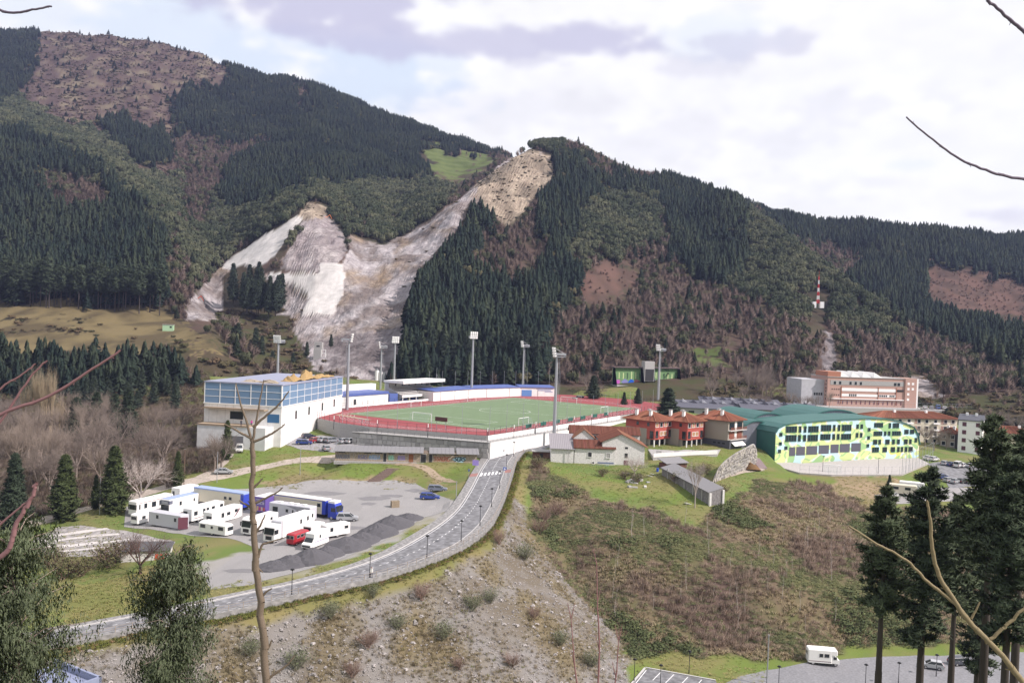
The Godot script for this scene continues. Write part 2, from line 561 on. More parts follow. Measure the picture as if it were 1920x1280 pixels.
	press(PackedVector2Array([yr.call(1440, 856, -7.2), yr.call(1735, 848, -8), yr.call(1745, 870, -8.2), yr.call(1690, 897, -8.6), yr.call(1500, 893, -8.2)]), -8.75, 0.0)
	paint_ground()

func foot_at(u: float) -> float:
	var i := 0
	while i < COLS.size() - 2 and COLS[i + 1][0] < u:
		i += 1
	return lerpf(COLS[i][1][1], COLS[i + 1][1][1], clampf((u - COLS[i][0]) / float(COLS[i + 1][0] - COLS[i][0]), 0, 1)) + 3.0

func press(q: PackedVector2Array, y: float, _w: float) -> void:
	var lo := q[0]
	var hi := q[0]
	for p in q:
		lo = lo.min(p)
		hi = hi.max(p)
	for iz in range(maxi(0, floori((Z0 - hi.y) / STEP)), mini(NZ - 1, ceili((Z0 - lo.y) / STEP)) + 1):
		for ix in range(maxi(0, floori((lo.x - X0) / STEP)), mini(NX - 1, ceili((hi.x - X0) / STEP)) + 1):
			if Geometry2D.is_point_in_polygon(Vector2(X0 + ix * STEP, Z0 - iz * STEP), q):
				hg[iz * NX + ix] = y

func hgt(x: float, z: float) -> float:
	var fx := clampf((x - X0) / STEP, 0, NX - 1.001)
	var fz := clampf((Z0 - z) / STEP, 0, NZ - 1.001)
	var i := floori(fx)
	var j := floori(fz)
	var a := fx - i
	var b := fz - j
	var h00 := hg[j * NX + i]
	var h10 := hg[j * NX + i + 1]
	var h01 := hg[(j + 1) * NX + i]
	var h11 := hg[(j + 1) * NX + i + 1]
	if a >= b:
		return h00 + (h10 - h00) * a + (h11 - h10) * b
	return h00 + (h11 - h01) * a + (h01 - h00) * b
func grd(x: float, z: float, dy := 0.0) -> Vector3:
	return Vector3(x, hgt(x, z) + dy, z)
func sit(u: float, v: float) -> Vector3:  # where the pixel's ray first meets the ground
	var r := ray(u, v)
	var d := 60.0
	while d < 478.0:
		var p := Vector3(r.x * d, EYE + r.y * d, -d)
		if p.y <= hgt(p.x, p.z):
			var lo := d - 1.5
			var hi := d
			for k in 8:
				var m := (lo + hi) / 2
				if EYE + r.y * m <= hgt(r.x * m, -m):
					hi = m
				else:
					lo = m
			return grd(r.x * hi, -hi)
		d += 1.5
	return grd(r.x * 470, -470)

func pg(a: Array) -> PackedVector2Array:
	var r := PackedVector2Array()
	for i in range(0, a.size(), 2):
		r.append(Vector2(a[i], a[i + 1]))
	return r
func inside(zones: Array, p: Vector2) -> int:
	for z in zones:
		if z[2].has_point(p) and Geometry2D.is_point_in_polygon(p, z[1]):
			return z[0]
	return -1
func zone(k: int, a: Array) -> Array:
	var q := pg(a)
	var r := Rect2(q[0], Vector2.ZERO)
	for p in q:
		r = r.expand(p)
	return [k, q, r]

# matter of the near ground: 0 grass, 1 scree, 2 bramble and bracken, 3 gravel edge, 4 dry grass, 5 woodland floor, 6 worn soil, 7 bright grass
var near_zones := []
func near_zone(x: float, z: float, y: float) -> int:
	var p := pix(Vector3(x, y, z)) + Vector2(fbm2.get_noise_2d(x * 2, z * 2), fbm2.get_noise_2d(x * 2 + 90, z * 2)) * 14.0
	return inside(near_zones, p)

func paint_ground() -> void:
	near_zones = [
		zone(1, [-200, 1230, 130, 1228, 300, 1200, 480, 1172, 640, 1135, 760, 1105, 870, 1062, 920, 1030, 945, 985, 960, 930, 985, 945, 1000, 1010, 1060, 1090, 1160, 1190, 1185, 1290, 1100, 1420, -200, 1420]),
		zone(4, [-200, 1195, 130, 1200, 480, 1150, 700, 1090, 870, 1028, 935, 965, 962, 900, 985, 850, 1005, 860, 990, 900, 965, 960, 940, 1010, 880, 1060, 760, 1110, 480, 1180, 130, 1236, -200, 1240]),
		zone(7, [1160, 1235, 1300, 1225, 1460, 1238, 1640, 1212, 1780, 1214, 1780, 1228, 1640, 1232, 1400, 1262, 1330, 1300, 1140, 1300]),
		zone(7, [1010, 862, 1150, 900, 1240, 892, 1310, 925, 1335, 945, 1270, 958, 1190, 938, 1100, 915, 1040, 892]),
		zone(6, [1560, 885, 1700, 900, 1700, 935, 1640, 950, 1560, 925]),
		zone(7, [1440, 885, 1740, 900, 1740, 915, 1560, 910, 1440, 900]),
		zone(7, [1230, 842, 1400, 838, 1420, 850, 1340, 880, 1270, 870]),
		zone(2, [985, 850, 1020, 870, 1100, 930, 1240, 960, 1300, 990, 1350, 950, 1440, 890, 1560, 910, 1640, 950, 1960, 960, 1960, 1215, 1760, 1215, 1600, 1218, 1440, 1240, 1300, 1228, 1185, 1238, 1160, 1190, 1060, 1090, 1000, 1010]),
		zone(3, [370, 1060, 460, 1030, 520, 1035, 600, 1025, 700, 975, 790, 950, 850, 935, 862, 945, 840, 962, 760, 1005, 660, 1050, 560, 1078, 440, 1098, 390, 1105]),
		zone(6, [480, 905, 520, 900, 600, 892, 740, 898, 800, 905, 740, 912, 600, 905, 520, 920]),
		zone(6, [780, 872, 830, 890, 850, 905, 820, 908, 790, 885, 740, 876]),
		zone(5, [1000, 690, 1150, 690, 1150, 712, 1100, 730, 1000, 720]),
		zone(5, [1290, 640, 1545, 640, 1545, 775, 1440, 775, 1400, 745, 1300, 745]),
		zone(5, [1730, 700, 1960, 700, 1960, 800, 1850, 815, 1800, 785, 1730, 770]),
		zone(5, [-200, 640, 390, 640, 390, 800, 430, 850, 400, 880, 345, 900, 240, 930, 60, 975, -200, 1000]),
		zone(7, [430, 820, 640, 840, 900, 866, 900, 880, 840, 905, 790, 910, 520, 900, 400, 930, 340, 915, 480, 870, 440, 850]),
		zone(4, [110, 1110, 300, 1060, 420, 1090, 480, 1095, 300, 1135, 130, 1168]),
	]
	var mb := MB.new()
	var nr := PackedVector3Array()
	var cl := PackedColorArray()
	nr.resize(NX * NZ)
	cl.resize(NX * NZ)
	for iz in NZ:
		for ix in NX:
			var j := iz * NX + ix
			var x := X0 + ix * STEP
			var z := Z0 - iz * STEP
			var l := hg[iz * NX + maxi(ix - 1, 0)]
			var r := hg[iz * NX + mini(ix + 1, NX - 1)]
			var f := hg[maxi(iz - 1, 0) * NX + ix]
			var b := hg[mini(iz + 1, NZ - 1) * NX + ix]
			nr[j] = Vector3(l - r, 2 * STEP, b - f).normalized()
			cl[j] = ground_color(near_zone(x, z, hg[j]), x, z)
	var id := PackedInt32Array()
	var vs := PackedVector3Array()
	vs.resize(NX * NZ)
	for iz in NZ:
		for ix in NX:
			vs[iz * NX + ix] = Vector3(X0 + ix * STEP, hg[iz * NX + ix], Z0 - iz * STEP)
	for iz in NZ - 1:
		for ix in NX - 1:
			var j := iz * NX + ix
			id.append_array(PackedInt32Array([j, j + NX + 1, j + 1, j, j + NX, j + NX + 1]))
	var a := []
	a.resize(Mesh.ARRAY_MAX)
	a[Mesh.ARRAY_VERTEX] = vs
	a[Mesh.ARRAY_NORMAL] = nr
	a[Mesh.ARRAY_COLOR] = cl
	a[Mesh.ARRAY_INDEX] = id
	var m := ArrayMesh.new()
	m.add_surface_from_arrays(Mesh.PRIMITIVE_TRIANGLES, a)
	m.surface_set_material(0, M.ground)
	var q := MeshInstance3D.new()
	q.mesh = m
	q.name = "ground"
	add_child(q)
	q.set_meta("kind", "structure")

func mixc(a: Color, b: Color, t: float) -> Color:
	return a.lerp(b, clampf(t, 0, 1))
func ground_color(k: int, x: float, z: float) -> Color:
	var n := fbm2.get_noise_2d(x, z) * 1.6
	var n2 := fine.get_noise_2d(x, z) * 1.5
	var g := Color(0.17, 0.205, 0.07)
	match k:
		1: g = mixc(mixc(Color(0.26, 0.245, 0.235), Color(0.17, 0.145, 0.11), 0.4 + 0.9 * n + 0.6 * n2), Color(0.20, 0.165, 0.10), fbm.get_noise_2d(x * 6, z * 6) * 2.2)
		2: g = mixc(mixc(Color(0.19, 0.15, 0.095), Color(0.13, 0.13, 0.06), 0.5 + 0.7 * n + 0.9 * n2), Color(0.15, 0.105, 0.085), fbm.get_noise_2d(x * 3 + 40, z * 3) * 2.5)
		3: g = mixc(Color(0.36, 0.345, 0.33), Color(0.26, 0.25, 0.14), 0.25 + 0.7 * n + 0.5 * n2)
		4: g = mixc(Color(0.25, 0.215, 0.10), Color(0.19, 0.195, 0.07), 0.5 + 1.0 * n + 0.6 * n2)
		5: g = mixc(Color(0.13, 0.12, 0.06), Color(0.13, 0.15, 0.05), 0.4 + 1.0 * n)
		6: g = mixc(Color(0.34, 0.26, 0.17), Color(0.22, 0.19, 0.10), 0.4 + 1.0 * n + 0.5 * n2)
		7: g = mixc(Color(0.16, 0.215, 0.055), Color(0.22, 0.205, 0.085), 0.35 + 1.0 * n + 0.5 * n2)
		_: g = mixc(Color(0.15, 0.205, 0.06), Color(0.22, 0.205, 0.09), 0.38 + 1.0 * n + 0.6 * n2)
	return g * 1.4

# a sheet that follows the ground inside an outline
func drape(outline: PackedVector2Array, dy: float, mb: MB) -> void:
	var lo := outline[0]
	var hi := outline[0]
	for p in outline:
		lo = lo.min(p)
		hi = hi.max(p)
	for iz in range(maxi(0, floori((Z0 - hi.y) / STEP)), mini(NZ - 2, ceili((Z0 - lo.y) / STEP)) + 1):
		for ix in range(maxi(0, floori((lo.x - X0) / STEP)), mini(NX - 2, ceili((hi.x - X0) / STEP)) + 1):
			var p00 := Vector2(X0 + ix * STEP, Z0 - iz * STEP)
			var p10 := p00 + Vector2(STEP, 0)
			var p01 := p00 + Vector2(0, -STEP)
			var p11 := p00 + Vector2(STEP, -STEP)
			for t in [[p00, p10, p11], [p00, p11, p01]]:
				var q := PackedVector2Array(t)
				var inn := 0
				for p in q:
					if Geometry2D.is_point_in_polygon(p, outline):
						inn += 1
				var got := [q]
				if inn < 3:
					got = Geometry2D.intersect_polygons(q, outline)
				for g in got:
					if g.size() < 3:
						continue
					var v := []
					for p in g:
						v.append(grd(p.x, p.y, dy))
					var nn: Vector3 = (v[2] - v[0]).cross(v[1] - v[0]).normalized()
					if nn.y < 0:
						nn = -nn
					mb.fan(v, nn)
func px_outline(a: Array) -> PackedVector2Array:
	var r := PackedVector2Array()
	for i in range(0, a.size(), 2):
		var p := sit(a[i], a[i + 1])
		r.append(Vector2(p.x, p.z))
	return r

# ---------- hills: surface lofted through traced lines (pixel row, distance) from the valley foot to the sky line ----------
const COLS := [
	[-170, [770, 345], [655, 400], [575, 480], [480, 560], [215, 850], [215, 920], [150, 1150], [55, 1450]],
	[0, [762, 345], [655, 400], [574, 480], [480, 560], [225, 850], [225, 910], [160, 1150], [62, 1450]],
	[150, [756, 347], [655, 402], [578, 480], [480, 570], [285, 800], [280, 880], [200, 1100], [62, 1450]],
	[250, [752, 352], [655, 405], [583, 482], [490, 560], [335, 740], [335, 830], [220, 1100], [72, 1450]],
	[330, [750, 360], [652, 410], [592, 480], [520, 545], [400, 690], [385, 800], [250, 1080], [88, 1440]],
	[400, [746, 366], [655, 408], [622, 440], [580, 535], [490, 640], [400, 780], [260, 1080], [112, 1430]],
	[450, [742, 372], [688, 402], [640, 455], [578, 535], [472, 640], [385, 800], [260, 1090], [128, 1420]],
	[500, [740, 380], [700, 404], [645, 470], [570, 540], [432, 650], [352, 840], [250, 1110], [145, 1400]],
	[545, [735, 390], [702, 420], [640, 480], [575, 535], [405, 660], [340, 850], [240, 1130], [152, 1390]],
	[590, [730, 400], [690, 430], [610, 500], [512, 565], [385, 680], [335, 860], [230, 1140], [162, 1380]],
	[640, [728, 405], [690, 430], [590, 515], [500, 570], [408, 690], [345, 870], [240, 1150], [182, 1370]],
	[690, [726, 410], [680, 435], [600, 500], [505, 590], [425, 690], [350, 890], [260, 1150], [206, 1360]],
	[740, [722, 415], [670, 440], [590, 510], [490, 600], [438, 690], [360, 900], [270, 1150], [226, 1345]],
	[790, [720, 420], [640, 450], [550, 530], [480, 600], [428, 680], [350, 920], [280, 1150], [244, 1335]],
	[850, [720, 425], [630, 470], [540, 540], [460, 610], [392, 680], [358, 950], [300, 1140], [265, 1320]],
	[900, [718, 428], [630, 480], [540, 550], [450, 630], [352, 740], [340, 970], [305, 1140], [280, 1300]],
	[950, [716, 430], [630, 490], [530, 565], [430, 660], [310, 800], [312, 980], [300, 1140], [296, 1280]],
	[1000, [716, 432], [630, 495], [520, 580], [410, 690], [274, 860], [300, 960], [318, 1120], [322, 1270]],
	[1050, [714, 436], [630, 500], [520, 590], [410, 700], [274, 880], [305, 980], [330, 1120], [340, 1270]],
	[1120, [712, 440], [630, 505], [520, 600], [420, 710], [298, 900], [320, 1000], [345, 1120], [360, 1270]],
	[1200, [706, 446], [630, 515], [530, 620], [440, 720], [332, 920], [345, 1020], [365, 1130], [380, 1270]],
	[1300, [700, 452], [630, 525], [530, 640], [450, 740], [352, 940], [365, 1030], [385, 1130], [400, 1270]],
	[1360, [700, 456], [630, 530], [530, 640], [455, 730], [375, 840], [385, 920], [372, 1040], [410, 1270]],
	[1420, [712, 452], [640, 525], [550, 620], [480, 700], [412, 790], [425, 880], [395, 1060], [420, 1270]],
	[1480, [728, 446], [650, 515], [570, 600], [510, 670], [455, 740], [468, 850], [440, 960], [408, 1090]],
	[1540, [742, 440], [665, 505], [590, 590], [545, 640], [502, 700], [515, 820], [460, 960], [420, 1110]],
	[1600, [748, 438], [690, 490], [620, 570], [580, 615], [548, 650], [560, 780], [480, 940], [420, 1060]],
	[1660, [748, 438], [705, 490], [650, 560], [615, 600], [592, 625], [598, 730], [500, 880], [428, 1020]],
	[1720, [742, 436], [710, 490], [670, 550], [645, 580], [625, 610], [622, 700], [520, 860], [436, 1010]],
	[1800, [736, 434], [710, 490], [680, 550], [660, 590], [635, 640], [610, 720], [540, 840], [442, 1020]],
	[1880, [730, 434], [705, 490], [680, 550], [655, 600], [630, 660], [600, 740], [540, 850], [450, 1060]],
	[1960, [725, 434], [700, 490], [675, 550], [650, 610], [620, 670], [590, 750], [530, 870], [448, 1120]],
	[2100, [720, 434], [690, 490], [665, 550], [640, 610], [610, 680], [580, 760], [520, 880], [440, 1150]]]
const US := 4.5
const PER := 34
# matter of the hills: 0 pines, 1 evergreen oak, 2 bare wood, 3 heath, 4 green pasture, 5 dry pasture, 6 grey rock, 7 pale quarried face, 8 rubble, 9 tan spoil, 10 red bracken, 11 scrub, 12 dark floor, 13 small pines
var hill_zones := []
var patch: FastNoiseLite
func knot(u: float) -> Array:
	var i := 0
	while i < COLS.size() - 2 and COLS[i + 1][0] < u:
		i += 1
	var a: Array = COLS[maxi(i - 1, 0)]
	var b: Array = COLS[i]
	var c: Array = COLS[i + 1]
	var d: Array = COLS[mini(i + 2, COLS.size() - 1)]
	var t: float = clampf((u - b[0]) / float(c[0] - b[0]), 0, 1)
	var r := []
	for k in range(1, 9):
		var w := []
		for e in 2:
			var lin := lerpf(b[k][e], c[k][e], t)
			var cub := cubic_interpolate(b[k][e], c[k][e], a[k][e], d[k][e], t)
			w.append(lerpf(lin, cub, 0.5))
		r.append(at(u, w[0], w[1]))
	# lead in from the near ground and fall away behind the sky line
	var f: Vector3 = r[0]
	var back := r[7] as Vector3
	r.push_front(Vector3(f.x * 0.86, f.y - 9.0, f.z * 0.86))
	r.append(back * Vector3(1.12, 0, 1.12) + Vector3(0, back.y - 70, 0))
	return r

func make_hills() -> void:
	hill_zones = [
		zone(13, [415, 590, 420, 515, 455, 495, 500, 518, 535, 585, 500, 592]),
		zone(11, [400, 590, 540, 590, 560, 640, 520, 660, 470, 620, 410, 600]),
		zone(7, [498, 512, 560, 515, 600, 512, 600, 494, 645, 494, 643, 535, 638, 565, 622, 592, 565, 588, 578, 565, 572, 550, 548, 536, 522, 528]),
		zone(7, [408, 505, 440, 478, 500, 438, 556, 402, 566, 412, 540, 445, 522, 470, 500, 496, 470, 502]),
		zone(11, [430, 600, 470, 608, 560, 640, 590, 690, 560, 705, 480, 700]),
		zone(11, [545, 672, 600, 700, 690, 716, 690, 730, 540, 730]),
		zone(14, [640, 628, 700, 618, 752, 612, 750, 690, 700, 704, 655, 684]),
		zone(14, [600, 640, 640, 632, 655, 684, 620, 690]),
		zone(8, [566, 412, 612, 404, 640, 432, 652, 470, 640, 492, 600, 494, 600, 512, 528, 506, 524, 488, 548, 460]),
		zone(9, [556, 402, 575, 378, 600, 383, 640, 405, 612, 404, 566, 412]),
		zone(9, [640, 405, 690, 416, 690, 422, 640, 412]),
		zone(1, [640, 410, 692, 424, 800, 345, 850, 362, 815, 405, 760, 440, 715, 460, 650, 440]),
		zone(9, [890, 345, 960, 298, 985, 282, 1035, 292, 1040, 330, 1010, 360, 985, 395, 950, 425, 925, 405, 905, 385]),
		zone(6, [985, 278, 1020, 285, 1016, 312, 980, 312, 972, 292]),
		zone(6, [345, 600, 350, 565, 408, 505, 470, 502, 498, 512, 522, 528, 548, 536, 578, 565, 565, 588, 622, 592, 638, 565, 645, 494, 652, 470, 650, 440, 715, 460, 760, 440, 830, 396, 870, 366, 905, 335, 960, 290, 975, 300, 905, 385, 878, 378, 875, 400, 850, 440, 790, 500, 765, 560, 758, 620, 752, 690, 700, 722, 600, 722, 540, 700, 470, 640, 420, 600]),
		zone(4, [768, 268, 830, 282, 932, 293, 905, 318, 842, 345, 815, 330, 800, 302]),
		zone(12, [-10, 610, 160, 610, 160, 616, -10, 616]),
		zone(5, [-200, 560, 300, 575, 345, 600, 415, 650, 300, 655, -200, 660]),
		zone(0, [-200, 660, 260, 660, 330, 700, 360, 770, -200, 790]),
		zone(11, [260, 655, 415, 652, 500, 700, 540, 740, 380, 790, 340, 700]),
		zone(2, [330, 440, 362, 520, 360, 600, 300, 575, 300, 540]),
		zone(2, [60, 335, 110, 320, 190, 350, 205, 400, 150, 425, 90, 395]),
		zone(1, [100, 240, 200, 262, 260, 330, 330, 410, 372, 500, 340, 500, 280, 400, 190, 320, 100, 280]),
		zone(0, [-200, 40, 62, 40, 66, 115, 40, 160, 0, 200, -200, 220]),
		zone(1, [-200, 190, 20, 180, 110, 240, 110, 280, 0, 250, -200, 250]),
		zone(0, [-200, 240, 60, 262, 180, 320, 250, 385, 300, 440, 350, 520, 300, 580, -200, 580]),
		zone(0, [183, 222, 250, 235, 312, 255, 320, 300, 260, 312, 215, 272]),
		zone(0, [320, 180, 370, 165, 440, 168, 500, 160, 560, 188, 592, 258, 500, 270, 400, 262, 330, 258]),
		zone(0, [418, 100, 475, 108, 530, 140, 560, 175, 500, 165, 440, 170, 425, 140]),
		zone(3, [520, 145, 570, 145, 575, 200, 530, 175]),
		zone(0, [560, 140, 700, 180, 850, 245, 945, 288, 830, 282, 768, 268, 800, 300, 815, 330, 760, 346, 600, 346, 520, 372, 430, 405, 405, 380, 440, 300, 520, 272, 592, 258, 575, 195]),
		zone(2, [320, 265, 400, 265, 520, 272, 440, 300, 405, 380, 380, 430, 340, 420, 330, 330]),
		zone(1, [405, 380, 520, 372, 600, 346, 760, 346, 800, 335, 830, 345, 850, 362, 700, 420, 600, 380, 575, 372, 500, 430, 400, 505, 350, 540, 345, 480]),
		zone(2, [800, 300, 842, 345, 905, 318, 935, 296, 945, 300, 870, 360, 830, 385, 800, 345]),
		zone(3, [60, 40, 420, 100, 430, 170, 330, 185, 320, 330, 180, 225, 100, 240, 20, 180, 66, 115]),
		# central hill
		zone(1, [940, 310, 985, 262, 1030, 258, 1070, 280, 1090, 310, 1040, 300, 985, 276]),
		zone(2, [1050, 262, 1120, 285, 1215, 325, 1230, 345, 1120, 325, 1075, 300]),
		zone(10, [1095, 565, 1085, 530, 1120, 490, 1190, 492, 1200, 520, 1140, 565]),
		zone(1, [1085, 405, 1150, 360, 1215, 372, 1245, 400, 1235, 450, 1140, 500, 1060, 490, 1070, 440]),
		zone(2, [900, 445, 960, 425, 1010, 445, 1030, 480, 1000, 540, 930, 545, 880, 500]),
		zone(2, [1180, 445, 1250, 460, 1265, 510, 1200, 520, 1170, 490]),
		zone(0, [1020, 300, 1110, 312, 1240, 340, 1380, 345, 1395, 390, 1400, 460, 1370, 545, 1270, 520, 1255, 455, 1245, 400, 1150, 362, 1085, 405, 1060, 490, 1100, 520, 1085, 570, 1010, 600, 1020, 730, 740, 730, 755, 640, 765, 560, 790, 500, 850, 440, 878, 378, 930, 410, 900, 450, 880, 500, 930, 545, 1000, 540, 1030, 470, 1000, 420]),
		zone(1, [1375, 375, 1440, 415, 1545, 500, 1660, 575, 1720, 640, 1640, 640, 1540, 610, 1460, 590, 1370, 545, 1400, 460]),
		zone(0, [1380, 340, 1560, 395, 1600, 385, 1700, 415, 1640, 480, 1560, 470, 1500, 455, 1440, 412]),
		zone(10, [1735, 495, 1930, 530, 1930, 610, 1840, 590, 1740, 555]),
		zone(0, [1590, 540, 1640, 450, 1700, 420, 1850, 435, 2100, 430, 2100, 520, 1900, 530, 1740, 500, 1735, 555, 1850, 600, 2100, 640, 2100, 700, 1880, 690, 1760, 640, 1660, 585]),
		zone(14, [1549, 635, 1560, 628, 1570, 690, 1545, 690]),
		zone(6, [1700, 700, 1730, 705, 1775, 745, 1710, 760]),
		zone(4, [1290, 645, 1350, 655, 1380, 680, 1310, 672]),
	]
	var cell := FastNoiseLite.new()
	cell.seed = 4
	cell.noise_type = FastNoiseLite.TYPE_CELLULAR
	cell.frequency = 0.055
	cell.fractal_octaves = 2
	cell.cellular_return_type = FastNoiseLite.RETURN_DISTANCE
	patch = FastNoiseLite.new()
	patch.seed = 14
	patch.noise_type = FastNoiseLite.TYPE_CELLULAR
	patch.frequency = 0.07
	patch.fractal_octaves = 3
	patch.cellular_return_type = FastNoiseLite.RETURN_CELL_VALUE
	var nc := int(2260 / US)
	var rows := PER * 9 + 1
	var P := PackedVector3Array()
	var Z := PackedInt32Array()
	var hid := PackedByteArray()
	P.resize(nc * rows)
	Z.resize(nc * rows)
	hid.resize(nc * rows)
	for i in nc:
		var u := -165.0 + i * US
		var k := knot(u)
		var top := -9.0
		for j in rows:
			var f := float(j) / PER
			var s := mini(int(f), 8)
			var t := f - s
			var lin: Vector3 = k[s].lerp(k[s + 1], t)
			var cub: Vector3 = k[s].cubic_interpolate(k[s + 1], k[maxi(s - 1, 0)], k[mini(s + 2, 9)], t)
			var p := lin.lerp(cub, 0.55)
			var d := -p.z
			var a := clampf((d - 380) / 120, 0, 1)
			p.y += a * (fbm.get_noise_2d(p.x, p.z) * clampf(d * 0.007, 2, 8) + fbm2.get_noise_2d(p.x * 0.6, p.z * 0.6) * 1.6)
			var q := pix(p)
			var z := inside(hill_zones, q + Vector2(fbm2.get_noise_2d(p.x * 0.5, p.z * 0.5), fbm2.get_noise_2d(p.x * 0.5 + 300, p.z * 0.5)) * 24.0 + Vector2(rng.randfn(), rng.randfn()) * 3.0) if j > PER - 7 else 11
			var zr := inside(hill_zones, q + Vector2(fbm2.get_noise_2d(p.x, p.y), fbm2.get_noise_2d(p.z, p.y)) * 5.0) if j > PER - 7 else 11
			if zr >= 6 and zr <= 9 or zr == 14:
				z = zr
			elif z >= 6 and z <= 9:
				z = zr
			if z < 0:
				z = 2 if q.x > 700 or q.y > 470 else (3 if q.y < 330 else 1)
			if z in [6, 8, 9, 14]:
				var rr := Vector3(p.x, p.y * 1.6, p.z)
				p += Vector3(0.25, 0.8, 0.8) * ((cell.get_noise_3dv(rr) + 0.6) * 4.5 + cell.get_noise_3dv(rr * 2.7) * 1.8 + fine.get_noise_3dv(rr) * 0.5)
			P[i * rows + j] = p
			Z[i * rows + j] = z
			var sl := (p.y - EYE) / d
			hid[i * rows + j] = 1 if sl < top - 0.014 else 0
			top = maxf(top, sl)
	var nr := PackedVector3Array()
	var cl := PackedColorArray()
	nr.resize(P.size())
	cl.resize(P.size())
	for i in nc:
		for j in rows:
			var e := P[mini(i + 1, nc - 1) * rows + j] - P[maxi(i - 1, 0) * rows + j]
			var g := P[i * rows + mini(j + 1, rows - 1)] - P[i * rows + maxi(j - 1, 0)]
			var n := e.cross(g).normalized()
			nr[i * rows + j] = n if n.y > 0 else -n
			cl[i * rows + j] = hill_color(Z[i * rows + j], P[i * rows + j])
	var mbs := {}
	for s in ["hillside", "quarry_rock", "quarry_face"]:
		mbs[s] = MB.new()
	var tp := []
	var tc := []
	for k in 8:
		tp.append([])
		tc.append([])
	for i in nc - 1:
		for j in rows - 1:
			var a := i * rows + j
			var ids := [a, a + rows, a + rows + 1, a + 1]
			var z := Z[a]
			var mb: MB = mbs["quarry_face" if z == 7 else ("quarry_rock" if z >= 6 and z <= 9 or z == 14 else "hillside")]
			var rocky := z >= 6 and z <= 9 or z == 14
			for tr in [[0, 2, 1], [0, 3, 2]]:
				var fn := (P[ids[tr[1]]] - P[ids[tr[0]]]).cross(P[ids[tr[2]]] - P[ids[tr[0]]]).normalized()
				if fn.dot(nr[a]) < 0:
					fn = -fn
				for e in tr:
					mb.v.append(P[ids[e]])
					mb.n.append(nr[ids[e]].lerp(fn, 0.75).normalized() if rocky else nr[ids[e]])
					mb.c.append(cl[ids[e]])
			if hid[a] or j < PER - 5 and (j < 3 or i < 330 or P[a].y < hgt(P[a].x, P[a].z) + 0.3):
				continue
			if z <= 2:
				var lift := pix(P[a] + Vector3(0, 9.5 if z == 0 else 6.0, 0))
				if inside(hill_zones, lift) in [4, 5, 6, 7, 8, 9, 10, 12]:
					continue
			if z < 3 and absf(P[a].x / P[a].z + 0.3485) < 0.011 and P[a].z < -540 and P[a].z > -640:
				continue
			var area: float = (P[a + rows] - P[a]).cross(P[a + 1] - P[a]).length()
			grow(z, area, [P[a], P[a + rows], P[a + rows + 1], P[a + 1]], tp, tc)
	structure("hillside", mbs.hillside, M.ground)
	structure("quarry_rock", mbs.quarry_rock, M.rock)
	structure("quarry_face", mbs.quarry_face, M.quarry_face)
	var pine := far_pine(11)
	var oak := far_oak(5)
	var bare := far_bare(6)
	stuff("pine_forest", pine, tp[0], tc[0], "dark plantation of pines covering the hillsides around the quarry", "forest")
	stuff("oak_wood", oak, tp[1], tc[1], "grey green evergreen oaks growing thick on the hill flanks", "forest")
	stuff("bare_wood", bare, tp[2], tc[2], "leafless purple brown woodland on the lower hillsides", "forest")
	stuff("hillside_scrub", oak, tp[3], tc[3], "low brown and green scrub scattered over heath and spoil", "scrub")

func hill_color(z: int, p: Vector3) -> Color:
	var n := fbm.get_noise_2d(p.x * 2.2, p.z * 2.2) * 1.5
	var n2 := fbm2.get_noise_2d(p.x, p.z + p.y) * 1.5
	match z:
		0, 12, 13: return mixc(Color(0.055, 0.05, 0.035), Color(0.09, 0.07, 0.045), 0.5 + n2)
		1: return mixc(Color(0.06, 0.06, 0.04), Color(0.11, 0.085, 0.06), 0.4 + n2)
		2: return mixc(Color(0.15, 0.105, 0.085), Color(0.11, 0.095, 0.06), 0.5 + n2 + n)
		3: return mixc(mixc(Color(0.115, 0.08, 0.078), Color(0.16, 0.115, 0.098), 0.5 + n2), Color(0.25, 0.205, 0.145), 1.3 * n + 0.5 * n2)
		4: return mixc(Color(0.17, 0.21, 0.075), Color(0.13, 0.17, 0.055), 0.5 + n2 + 1.2 * sin(p.y * 0.7))
		5: return mixc(Color(0.27, 0.215, 0.11), Color(0.15, 0.12, 0.07), 0.42 + n + 0.9 * n2)
		6: return mixc(mixc(Color(0.42, 0.395, 0.40), Color(0.22, 0.19, 0.18), 0.45 + n + 0.6 * n2 + 0.35 * patch.get_noise_3dv(p)), Color(0.30, 0.23, 0.16), fbm.get_noise_2d(p.x * 3 + 9, p.y * 4) * 1.6 - 0.1)
		7: return mixc(Color(0.60, 0.58, 0.56), Color(0.46, 0.435, 0.415), 0.2 + 0.6 * n + 0.35 * n2 + 0.2 * patch.get_noise_3dv(p * 0.6))
		8: return mixc(Color(0.27, 0.235, 0.24), Color(0.42, 0.385, 0.38), 0.45 + 0.5 * n2 + 0.4 * n + 0.4 * patch.get_noise_3dv(p * 2.0))
		9: return mixc(Color(0.40, 0.335, 0.26), Color(0.24, 0.20, 0.155), 0.5 + n + 0.6 * n2 + 0.3 * patch.get_noise_3dv(p))
		14: return mixc(Color(0.27, 0.245, 0.25), Color(0.16, 0.14, 0.14), 0.5 + n + 0.6 * n2 + 0.35 * patch.get_noise_3dv(p))
		10: return mixc(Color(0.20, 0.125, 0.10), Color(0.13, 0.09, 0.072), 0.5 + n + n2)
		_: return mixc(Color(0.12, 0.095, 0.06), Color(0.10, 0.105, 0.05), 0.5 + n + n2)

